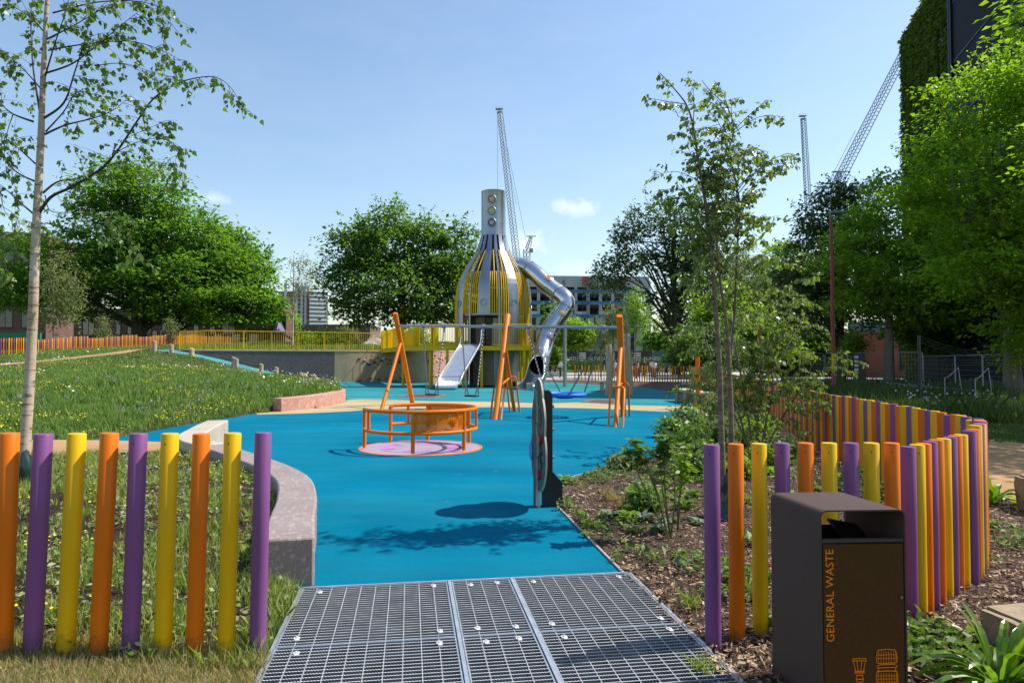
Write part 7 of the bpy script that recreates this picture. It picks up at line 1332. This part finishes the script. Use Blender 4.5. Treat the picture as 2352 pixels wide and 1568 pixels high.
# ================================================================ CRANES
M_crane = mat("crane_grey", (.36, .40, .45), .6); M_craned = mat("crane_dark", (.15, .17, .20), .6)
def lattice(a, c, w, n_, th, mb=None, taper=1.):
    mb = mb or MB(); a, c = Vector(a), Vector(c); t = (c-a).normalized(); u = t.orthogonal().normalized(); v = t.cross(u); K = lambda i, s: (a.lerp(c, i/n_) + (u*s[0] + v*s[1])*w/2*(1 + (taper-1)*i/n_)); cor = ((-1, -1), (1, -1), (1, 1), (-1, 1))
    for s in cor: mb.bar(K(0, s), K(n_, s), th*1.5)
    for i in range(n_):
        for q in range(4): mb.bar(K(i, cor[q]), K(i+1, cor[(q+1) % 4]), th)
    return mb
def crane(label, jib, mast, Y, w=2.2, n_=34, rope=None, extra=None):
    t = thing("tower_crane", label, "crane", tuple(Vector((at(*mast[1], Y).x, Y, 0)))); lattice(at(*jib[0], Y), at(*jib[1], Y), w, n_, .16, taper=.8).build("jib", M_crane, t, smooth=False)
    m1, m0 = at(*mast[0], Y), at(*mast[1], Y); m0.z = 0; lattice(m0, m1, w, 20, .2).build("mast", M_crane, t, smooth=False)
    mb = MB(); e = at(*jib[1], Y); mb.box(e + Vector((0, 0, -.3)), (w*.9, w*.6, .5)); mb.box(e + Vector((-.3, 0, w*.45)), (w*1.5, w, .12)); [mb.bar(e + Vector((q*w*.7-.3, 0, w*.45)), e + Vector((q*w*.7-.3, 0, w*.9)), .1) for q in (-1, 0, 1)]; mb.bar(e + Vector((-w*.7-.3, 0, w*.9)), e + Vector((w*.7-.3, 0, w*.9)), .1); mb.build("jib_head", M_crane, t, smooth=False)
    mb = MB(); mb.box(m1 + Vector((w*.9, 0, -w*.3)), (w*.8, w*.8, w*.8)); mb.build("cab", M_crane, t, smooth=False); mb = MB(); lattice(m1 + Vector((w*.2, 0, 0)), m1 + Vector((w*.9, 0, w*2.6)), w*.8, 4, .16, mb, .5); mb.box(m1 + Vector((w*.9, 0, w*2.7)), (w*2, w*.6, .2)); mb.build("a_frame", M_crane, t, smooth=False)
    if rope:
        for r0, r1 in rope: mb = MB(); mb.tube([at(*r0, Y), at(*r1, Y)], .09, 4); mb.build("rope", M_craned, t)
    return t
crane("luffing tower crane whose jib rises straight behind the tower's chimney", ((1188, 600), (1148, 256)), ((1210, 572), (1206, 640)), 300, 2.1, 44, (((1148, 256), (1211, 566)), ((1143, 256), (1143, 437)), ((1152, 300), (1186, 470))))
crane("distant tower crane with a near-vertical jib, left of the leaning one", ((1858, 500), (1845, 272)), ((1860, 520), (1862, 600)), 300, 2.1, 32, (((1841, 272), (1850, 500)),))
crane("tower crane with a long leaning jib touching the ivy-clad building", ((1918, 432), (2092, 92)), ((1914, 440), (1914, 600)), 240, 2.6, 40, (((1900, 425), (1965, 300)),))
# ================================================================ LAMP POST, POLES, FENCES, SIGNS
M_lred = mat("dark_red_paint", (.24, .022, .018), .4); M_lgrey = mat("lamp_grey", (.16, .16, .165), .45, .3)
b = gr(1915, 903); lp_ = thing("street_lamp", "dark red street lamp with a grey flat lantern at the right", "street lamp", tuple(b)); zt_ = at(1911, 490, b.y).z; s = b.y/F
mb = MB(); mb.tube([b, b + Vector((0, 0, .35)), b + Vector((0, 0, .42)), b + Vector((0, 0, 1.0)), b + Vector((0, 0, 1.02))], [.16, .155, .125, .11, .09], 14); mb.tube([b + Vector((0, 0, 1.0)), b + Vector((0, 0, zt_*.42))], [.105, .10], 14); mb.tube([b + Vector((0, 0, zt_*.42)), b + Vector((0, 0, zt_*.42+.08))], .13, 14); mb.tube([b + Vector((0, 0, zt_*.42)), b + Vector((-.03, 0, zt_))], [.09, .065], 14); mb.build("post", M_lred, lp_)
e = b + Vector((-.05, 0, zt_)); mb = MB(); mb.prism([(-.08, -.05), (.0, -.14), (.78, -.16), (.82, 0), (.78, .16), (.0, .14), (-.08, .05)], -.03, .10, Matrix.Translation(e) @ Matrix.Rotation(R(-2), 4, 'Y')); bevel(mb.build("lantern", M_lgrey, lp_, smooth=False), .03); mb = MB(); mb.tube([e - Vector((0, 0, .22)), e], .065, 12); mb.build("bracket", M_lgrey, lp_)
zc = at(1915, 827, b.y).z; mb = MB(); mb.lathe([(.112, zc-.33), (.112, zc+.33)], 14, (b.x, b.y, 0), R(200), R(340)); mb.build("number_label", mat("label_yellow", (.72, .52, .02), .5), lp_)
for k, ch in enumerate("01A"): text_mesh("number", ch, .20, M_pblack, Matrix(((1, 0, 0, b.x-.055), (0, 0, -1, b.y-.122), (0, 1, 0, zc+.13-.2*k), (0, 0, 0, 1))), lp_, .001)
b = gr(2113, 938); mb = MB(); zt_ = at(2110, 770, b.y).z; mb.tube([b - Vector((0, 0, .1)), Vector((b.x, b.y, zt_))], .05, 8); tag(mb.build("slim_post", mat("black_pole", (.02, .02, .022), .5), origin=tuple(b)), "slim black pole carrying wires in the shaded verge at the right", "pole")
for k in range(3):
    a, c = Vector((b.x, b.y, zt_-.1*k)), at(2330, 800 + 6*k, 27); mb = MB(); mb.tube([a.lerp(c, u_/10) - Vector((0, 0, 1.2*u_/10*(1-u_/10))) for u_ in range(11)], .008, 4); tag(mb.build("wire", M_blk, origin=tuple(a)), "thin black wire slung from the slim pole to the big tree", "wire", "wires from the slim pole")
b = gr(1276+14+0, 1) if False else None
for px, y0, y1 in ((1746, 1000, 985),): pass
b = gr(1872, 950); mb = MB(); 
bb = at(1748, 905, 30); bb.z = 0
M_her = mat("galvanised_mesh_frame", (.34, .36, .38), .5, .6)
m, n, p = newmat("wire_mesh"); t_ = n.nodes.new("ShaderNodeTexCoord"); s_ = n.nodes.new("ShaderNodeSeparateXYZ"); n.links.new(t_.outputs['Object'], s_.inputs[0])
def mt(op, a, b=None):
    x = n.nodes.new("ShaderNodeMath"); x.operation = op
    for i, v in ((0, a), (1, b)):
        if v is None: continue
        if isinstance(v, (int, float)): x.inputs[i].default_value = v
        else: n.links.new(v, x.inputs[i])
    return x.outputs[0]
f1 = mt('LESS_THAN', mt('FRACT', mt('ADD', mt('MULTIPLY', mt('ADD', s_.outputs[0], s_.outputs[1]), 10.), 1000.)), .10); f2 = mt('LESS_THAN', mt('FRACT', mt('MULTIPLY', s_.outputs[2], 4.)), .05); f = mt('MAXIMUM', f1, f2); p.inputs['Base Color'].default_value = (.22, .23, .24, 1); p.inputs['Metallic'].default_value = .5; p.inputs['Roughness'].default_value = .5
tr2 = n.nodes.new("ShaderNodeBsdfTransparent"); mx = n.nodes.new("ShaderNodeMixShader"); n.links.new(f, mx.inputs[0]); n.links.new(tr2.outputs[0], mx.inputs[1]); n.links.new(p.outputs[0], mx.inputs[2]); n.links.new(mx.outputs[0], n.nodes['Material Output'].inputs[0]); M_wmesh = m
def mesh_panel(a, c, h, label, group):
    a, c = Vector(a), Vector(c); t = thing("mesh_fence", label, "fence panel", tuple(a), group); u = (c-a).normalized(); Z = Vector((0, 0, 1)); mb = MB(); mb.tube([a + u*.04 + Z*.05, a + u*.04 + Z*(h-.08), a + u*.12 + Z*h, c - u*.12 + Z*h, c - u*.04 + Z*(h-.08), c - u*.04 + Z*.05], .021, 6); mb.tube([a + u*.04 + Z*.15, c - u*.04 + Z*.15], .018, 6); mb.build("frame", M_her, t); mb = MB(); mb.add([a + u*.05 + Z*.15, c - u*.05 + Z*.15, c - u*.05 + Z*(h-.03), a + u*.05 + Z*(h-.03)], [(0, 1, 2, 3)]); mb.build("wire_mesh", M_wmesh, t, smooth=False); mb = MB(); mb.box(a + Z*.07, (.55, .22, .14), math.atan2(u.y, u.x)+1.57); mb.build("foot_block", M_blk, t, smooth=False)
fp = [at(1835, 905, 47), at(1895, 905, 47), at(1962, 905, 45.5), at(2045, 905, 44), at(2122, 905, 42), at(2195, 905, 36), at(2258, 905, 32), at(2330, 905, 29.5), at(2420, 905, 27.5)]
for v in fp: v.z = .15
nm = ("first", "second", "third", "fourth", "fifth", "sixth", "seventh", "eighth")
for k in range(8): mesh_panel(fp[k], fp[k+1], 2.0 if k < 4 else 1.75, "temporary mesh fence panel under the trees at the right, %s from the left" % nm[k], "temporary mesh fence panels")
# hoarding and its banners at the back
M_ban = mat("dark_banner", (.035, .037, .045), .7, var=.2); M_wtxt = mat("white_print", (.62, .63, .66), .7); M_net = mat("green_scaffold_net", (.05, .13, .13), .8, var=.25, scale=.8)
Yh = 86
for k, (x0, x1, m_, lab) in enumerate(((1228, 1262, M_net, "green netted site fence panel behind the tube slide"), (1262, 1326, M_ban, "dark site banner with ALINED in white, left of the steel pole and log"), (1328, 1392, M_ban, "dark site banner with ALINED in white behind the left timber log"), (1394, 1452, M_ban, "dark site banner with ALINED in white between the two timber logs"), (1454, 1500, M_ban, "dark site banner with ALINED in white right of the orange swing frame"), (1501, 1541, M_net, "green netted site fence panel at the right end of the banners"))):
    A, B = at(x0, 860, Yh), at(x1-1, 860, Yh); A.z = B.z = 0; t = thing("hoarding", lab, "hoarding", tuple(A), "site fence panels beyond the plaza"); zb_, zt_ = zat(832, Yh) - .3, zat(806, Yh)
    mb = MB(); mb.box(((A.x+B.x)/2, Yh, (zb_-.4+zt_)/2), (B.x-A.x, .05, zt_-zb_+.4)); mb.build("panel", m_, t, smooth=False)
    for q in (A, B): mb = MB(); mb.tube([(q.x, Yh+.05, 0), (q.x, Yh+.05, zt_+.1)], .03, 6); mb.build("post", M_her, t)
    if m_ is M_ban:
        w_ = B.x-A.x; 
        for r_ in range(4): mb = MB(); mb.box((A.x + .55, Yh-.03, zt_-.28 - r_*.28), (.85, .02, .17)); mb.build("print_bar", M_wtxt, t, smooth=False)
        text_mesh("lettering", "ALINED", .62, M_wtxt, Matrix(((1, 0, 0, A.x+1.25), (0, 0, -1, Yh-.032), (0, 1, 0, zt_-1.15), (0, 0, 0, 1))), t, .004)
b = at(1958, 900, 43); c = at(1986, 900, 42.6); b.z = c.z = .15; sb = thing("sign_board", "dark upright site board with ALINED fixed to the mesh fence", "sign", tuple(b)); q = b.lerp(c, .5); mb = MB(); mb.box((q.x, q.y-.1, 1.15), (c.x-b.x+.15, .05, 1.9), math.atan2(c.y-b.y, c.x-b.x)); mb.build("board", M_ban, sb, smooth=False)
for r_ in range(4): mb = MB(); mb.box((b.x+.10, q.y-.14, 1.85-.26*r_), (.24, .02, .15)); mb.build("print_bar", M_wtxt, sb, smooth=False)
text_mesh("lettering", "ALINED", .16, M_wtxt, Matrix(((1, 0, 0, b.x+.26), (0, 0, -1, q.y-.14), (0, 1, 0, 1.32), (0, 0, 0, 1))), sb, .003)
# gabion wall, handrails
M_gab = terrazzo("gabion_stone", (.10, .10, .095), [(.2, .2, .19), (.06, .06, .06), (.3, .3, .28)], 7, .9)
gw = [at(1800, 900, 49), at(1990, 900, 41), at(2120, 900, 33), at(2240, 900, 28), at(2420, 900, 25)]
for v in gw: v.z = 0
mb = MB(); wall_run(mb, spline(gw, 5), .5, -.1, .42); tag(merge(mb.build("gabion_wall", M_gab)), "low grey stone gabion wall beneath the mesh fence at the right", "wall")
for k, (px, Y, lab) in enumerate(((1884, 44, "white stair handrail beside the lamp post"), (1918, 43, "white stair handrail left of the site board"), (2170, 27, "white metal handrail in the shaded verge by the slim black pole"), (2240, 25.5, "second white metal handrail nearer the big tree"))):
    q = at(px, 880, Y); q.z = .1; w_ = .9 if k < 2 else 1.2; mb = MB(); mb.tube([q + Vector((0, 0, 0)), q + Vector((0, 0, .85)), q + Vector((w_*.3, .3, .9)), q + Vector((w_, 1.0, 1.25)), q + Vector((w_*1.15, 1.1, .3))], .017, 6); tag(mb.build("handrail", mat("handrail_grey", (.36, .36, .37), .6), origin=tuple(q)), lab, "handrail", "white handrails")
for k, (px, Y) in enumerate(((2232, 29), (2275, 27))): q = at(px, 880, Y); q.z = 0; mb = MB(); mb.tube([q, q + Vector((0, 0, .85)), q + Vector((0, 0, .9))], [.07, .07, .05], 10); tag(mb.build("bollard", M_pblack, origin=tuple(q)), "short black bollard in the shaded verge, %s" % ("left one" if k == 0 else "right one beside the big tree"), "bollard", "bollards")
q = at(1748, 905, 30); q.z = 0; mb = MB(); mb.tube([q, q + Vector((0, 0, 3.2))], [.08, .06], 10); tag(mb.build("red_pole", M_lred, origin=tuple(q)), "dark red pole half hidden behind the bushy birch", "pole")
q = at(1870, 905, 26); q.z = 0; mb = MB(); mb.tube([q, q + Vector((0, 0, 1.35))], .015, 6); tag(mb.build("plant_stake", M_twig, origin=tuple(q)), "thin stake standing in the verge left of the red lamp", "stake")
# small playhouse with purple roof on the terrace, rail hoops before the school
Yp = 74; b = at(640, 800, Yp); b.z = back_z(b.x, Yp).item() if hasattr(back_z(b.x, Yp), 'item') else 3.5; ph = thing("playhouse", "small climbing tower with a purple pointed roof behind the yellow railing", "playhouse", tuple(b)); zr = zat(760, Yp)
mb = MB(); mb.lathe([(.75, zr-.15), (.72, zr), (.25, zr+.75), (.0, zr+.95)], 4, (b.x, b.y, 0)); mb.build("roof", mat("purple_roof", (.075, .035, .14), .5), ph, smooth=False)
for sx in (-.45, .45):
    for sy in (-.45, .45): mb = MB(); mb.bar((b.x+sx, b.y+sy, b.z-.3), (b.x+sx, b.y+sy, zr), .12); mb.build("post", M_pblack, ph, smooth=False)
for s_ in (-1, 1): mb = MB(); mb.tube(spline([(b.x+s_*.5, b.y-.5, zr-.2), (b.x+s_*1.6, b.y-.6, zr-.9), (b.x+s_*2.4, b.y-.7, b.z-.1)], 5), .13, 7); mb.build("arched_leg", M_pblack, ph)
for k in range(7): a = Vector((-52 + k*3.0, 84 - k*.5, 2.9)); mb = MB(); mb.tube([a, a + Vector((0, 0, 1.25)), a + Vector((.1, 0, 1.35)), a + Vector((2.6, -.4, 1.35)), a + Vector((2.7, -.45, 1.25)), a + Vector((2.7, -.45, 0))], .03, 6); tag(mb.build("barrier", M_her, origin=tuple(a)), "thin grey metal hoop barrier behind the hilltop fence", "barrier", "hoop barriers behind the hilltop fence")
for k, (px, py, Y, s_) in enumerate(((905, 778, 62, 1.5), (860, 788, 60, .7))):
    c = at(px, py, Y); c.z = 2.75; bm = bmesh.new(); bmesh.ops.create_icosphere(bm, subdivisions=3, radius=1); r = random.Random(k+3)
    for v in bm.verts: q = v.co; f = 1 + .18*math.sin(q.x*3+k)*math.cos(q.y*4) + r.uniform(-.05, .05); v.co = Vector((q.x*1.8*s_*f, q.y*1.2*s_*f, max(-.5, q.z)*1.1*s_*f))
    me = bpy.data.meshes.new("boulder"); bm.to_mesh(me); bm.free(); tag(link_mesh("boulder", me, None, [mat("pale_boulder", (.42, .36, .27), .9, var=.2, scale=2, bmp=.5, bscale=5)], tuple(c)), "big pale boulder on the terrace behind the yellow bars" if k == 0 else "small pale boulder left of the big one on the terrace", "boulder", "boulders on the terrace")
# bushes on the terrace
for k, (px, py, rx, ry, Y, lab, m_) in enumerate(((735, 775, 26, 22, 66, "round bush behind the yellow railing, right of the slender birch", LM_mid), (775, 782, 30, 18, 64, "wide low bush behind the yellow railing", LM_dark), (800, 765, 22, 20, 78, "pale bush behind the railing beneath the glossy tree", LM_grey), (700, 782, 24, 16, 64, "low bush at the foot of the slender birch", LM_mid), (655, 742, 26, 22, 140, "distant round bush before the apartment tower", LM_lime), (960, 770, 20, 18, 60, "leafy bush behind the footbridge bars", LM_mid))):
    b = at(px, py, Y); s_ = Y/F; bush(lab, (b.x, b.y, b.z - ry*s_), [(b.x, b.y, b.z, rx*s_, rx*s_*.8, ry*s_)], 36, 40, .5 if Y < 100 else 1.0, .22 if Y < 100 else .5, 500+k, m_, "bushes on the terrace", nl=6, shell=.3, flat=.9)
# long low bushes beyond the plaza
for k, (px, py, rx, ry, Y, m_, lab) in enumerate(((1345, 836, 40, 10, 76, LM_mid, "low hedge-like planting beyond the plaza, left of the logs"), (1480, 838, 34, 9, 76, LM_mid, "low planting beyond the plaza, right of the logs"), (1590, 800, 40, 40, 60, LM_dark, "dark bush behind the right end of the back fence"), (1560, 820, 30, 26, 66, LM_dark, "dark bush left of the yellow gate"))):
    b = at(px, py, Y); s_ = Y/F; bush(lab, (b.x, b.y, 0), [(b.x, b.y, max(.3, b.z), rx*s_, rx*s_*.6, ry*s_)], 50, 36, .5, .2, 520+k, m_, nl=6, shell=.3, flat=.9)
# ================================================================ PEOPLE
def person(base, h, rz, shirt, legs, hair, label, pose=0, pack=False, group=None, skin=(.45, .26, .18)):
    t = thing("person", label, "person", tuple(base), group, 0.); s = h/1.75
    r = random.Random(int(base[0]*97)); sw_ = .10 if pose else .03
    J = {'pel': (0, 0, .95), 'bel': (0, .005, 1.10), 'che': (0, 0, 1.32), 'nec': (0, 0, 1.49), 'hea': (0, -.015, 1.58), 'top': (0, 0, 1.72)}
    E = [('pel', 'bel'), ('bel', 'che'), ('che', 'nec'), ('nec', 'hea'), ('hea', 'top')]; RAD = {'pel': (.155, .11), 'bel': (.14, .10), 'che': (.17, .115), 'nec': (.06, .06), 'hea': (.085, .10), 'top': (.065, .08)}
    for q, sd_ in (('l', -1), ('r', 1)):
        J[q+'hip'] = (.09*sd_, 0, .88); J[q+'kne'] = (.10*sd_, -.02 - sw_*sd_, .50); J[q+'ank'] = (.10*sd_, .02 - sw_*sd_*.6, .09); J[q+'toe'] = (.12*sd_, -.14 - sw_*sd_*.6, .04)
        J[q+'sho'] = (.19*sd_, 0, 1.41); J[q+'elb'] = (.25*sd_, .02 + sw_*sd_, 1.13); J[q+'wri'] = (.24*sd_, -.06 + sw_*sd_, .89); J[q+'pal'] = (.235*sd_, -.08 + sw_*sd_, .82)
        E += [('pel', q+'hip'), (q+'hip', q+'kne'), (q+'kne', q+'ank'), (q+'ank', q+'toe'), ('che', q+'sho'), (q+'sho', q+'elb'), (q+'elb', q+'wri'), (q+'wri', q+'pal')]
        RAD.update({q+'hip': (.095, .095), q+'kne': (.062, .065), q+'ank': (.045, .048), q+'toe': (.042, .035), q+'sho': (.07, .07), q+'elb': (.044, .044), q+'wri': (.03, .028), q+'pal': (.02, .038)})
        for f_, (dx, dy, L) in enumerate(((0, -.034, .085), (0, -.012, .095), (0, .01, .09), (0, .03, .07))):
            a_ = q+'f%d' % f_; J[a_] = (.235*sd_, -.08 + sw_*sd_ + dy, .82 - L*.6); J[a_+'t'] = (.222*sd_, -.085 + sw_*sd_ + dy, .82 - L); E += [(q+'pal', a_), (a_, a_+'t')]; RAD[a_] = RAD[a_+'t'] = (.009, .009)
        a_ = q+'th'; J[a_] = (.215*sd_, -.135 + sw_*sd_, .80); E += [(q+'pal', a_)]; RAD[a_] = (.010, .010)
    keys = list(J); Mx = Matrix.Rotation(rz, 3, 'Z'); me = bpy.data.meshes.new("body"); me.from_pydata([Mx @ Vector(J[k])*s for k in keys], [(keys.index(a), keys.index(b)) for a, b in E], []); o = link_mesh("body", me, t); md = o.modifiers.new("skin", 'SKIN'); me.skin_vertices or me.skin_vertices
    for i, k in enumerate(keys): sv = me.skin_vertices[0].data[i]; sv.radius = (RAD[k][0]*s, RAD[k][1]*s); sv.use_root = (k == 'pel')
    o.modifiers.new("sub", 'SUBSURF').levels = 1; o.modifiers["sub"].render_levels = 1
    dg = bpy.context.evaluated_depsgraph_get(); m2 = bpy.data.meshes.new_from_object(o.evaluated_get(dg)); o.modifiers.clear(); o.data = m2; m2.materials.clear()
    for nm_, c_ in (("skin", skin), ("shirt", shirt), ("trousers", legs), ("shoe", (.03, .03, .03))): m2.materials.append(mat("%s_%02d%02d%02d" % (nm_, int(c_[0]*99), int(c_[1]*99), int(c_[2]*99)), c_, .8, var=.1))
    inv = Mx.inverted(); mi = []
    for pl in m2.polygons:
        c_ = inv @ pl.center/s; z = c_.z; mi.append(0 if z > 1.46 or (abs(c_.x) > .17 and z < 1.08) else (3 if z < .10 else (2 if z < .98 else 1)))
    m2.polygons.foreach_set('material_index', mi); m2.polygons.foreach_set('use_smooth', [True]*len(mi))
    mb = MB(); hc = Vector(base) + Mx @ Vector((0, .02, 1.655))*s; bm = bmesh.new(); bmesh.ops.create_uvsphere(bm, u_segments=14, v_segments=10, radius=.105*s); bmesh.ops.translate(bm, verts=bm.verts, vec=hc)
    bmesh.ops.delete(bm, geom=[v for v in bm.verts if (Mx.inverted() @ (v.co-hc)).y < -.04*s and v.co.z < hc.z + .02*s or v.co.z < hc.z - .085*s], context='VERTS'); bmesh.ops.translate(bm, verts=bm.verts, vec=-Vector(base)); mh = bpy.data.meshes.new("hair"); bm.to_mesh(mh); bm.free(); mh.polygons.foreach_set('use_smooth', [True]*len(mh.polygons)); link_mesh("hair", mh, t, [mat("hair_%02d" % int(hair[0]*99), hair, .7)])
    f = MB(); fc = Vector(base)
    for dx in (-.032, .032): f.box(fc + Mx @ Vector((dx, -.112, 1.625))*s, (.02*s, .012*s, .012*s), rz)
    f.build("eye", M_pblack, t, smooth=False); f = MB(); f.prism([(-.012, 0), (.012, 0), (0, .028)], -.025, .02, Matrix.Translation(fc + Mx @ Vector((0, -.115, 1.595))*s) @ Mx.to_4x4()); f.build("nose", mat("skin_452618", skin, .7), t, smooth=False)
    if pack: f = MB(); f.box(fc + Mx @ Vector((0, .2, 1.22))*s, (.30*s, .16*s, .44*s), rz); bevel(f.build("rucksack", M_pblack, t, smooth=False), .04)
    return t
def P_at(px, Y, z=0.): return Vector((X_(px, Y), Y, z))
person(P_at(1287, 66), 1.76, R(-70), (.62, .64, .68), (.02, .02, .03), (.03, .025, .02), "person in pale shirt and dark trousers with a rucksack, left of the steel pole", 1, True)
for px, Y, h, rz, sh, lg, lab in ((1412, 68, 1.70, 20, (.25, .38, .62), (.05, .05, .08), "person in a light blue top behind the back fence, left of the orange swing frame"), (1450, 67, 1.72, 40, (.03, .04, .09), (.03, .03, .04), "person in dark clothes behind the back fence just right of the logs"), (1457, 68.5, 1.74, -30, (.05, .05, .08), (.04, .04, .05), "person in a navy top standing next to the dark-clothed one"), (1466, 66.5, 1.62, 80, (.5, .42, .38), (.06, .05, .06), "person in a beige top behind the fence, fourth of the group"), (1479, 67, 1.76, 10, (.08, .06, .06), (.03, .03, .03), "person in a dark jacket behind the middle of the back fence"), (1498, 66, 1.78, 160, (.70, .70, .72), (.05, .06, .1), "person in a white shirt behind the fence, the left of two in white"), (1503.5, 64.5, 1.66, 200, (.72, .72, .74), (.05, .06, .1), "person in a white shirt behind the fence, the right of two in white"), (1512, 66, 1.60, 0, (.32, .14, .13), (.05, .05, .07), "person in a dull red top right of the two in white"), (1561, 64, 1.68, 30, (.05, .05, .06), (.03, .03, .03), "person in black near the right end of the back fence"), (1570, 65, 1.64, -20, (.10, .22, .34), (.04, .04, .06), "person in a blue top near the right end of the back fence")):
    person(P_at(px, Y), h, R(rz), sh, lg, (.035, .025, .02), lab, 0, False, "people behind the back fence")
# low plaza kerb seats
for k, (px, Y, w_) in enumerate(((1232, 66, 3.2), (1272, 70, 2.2))): q = P_at(px, Y); mb = MB(); mb.box(q + Vector((0, 0, .22)), (w_, .6, .46)); tag(bevel(mb.build("kerb_seat", mat("pale_stone", (.40, .38, .35), .8), origin=tuple(q), smooth=False), .03), "low pale stone seat block on the plaza, %s" % ("behind the tube slide" if k == 0 else "left of the standing person"), "seat block", "plaza seat blocks")
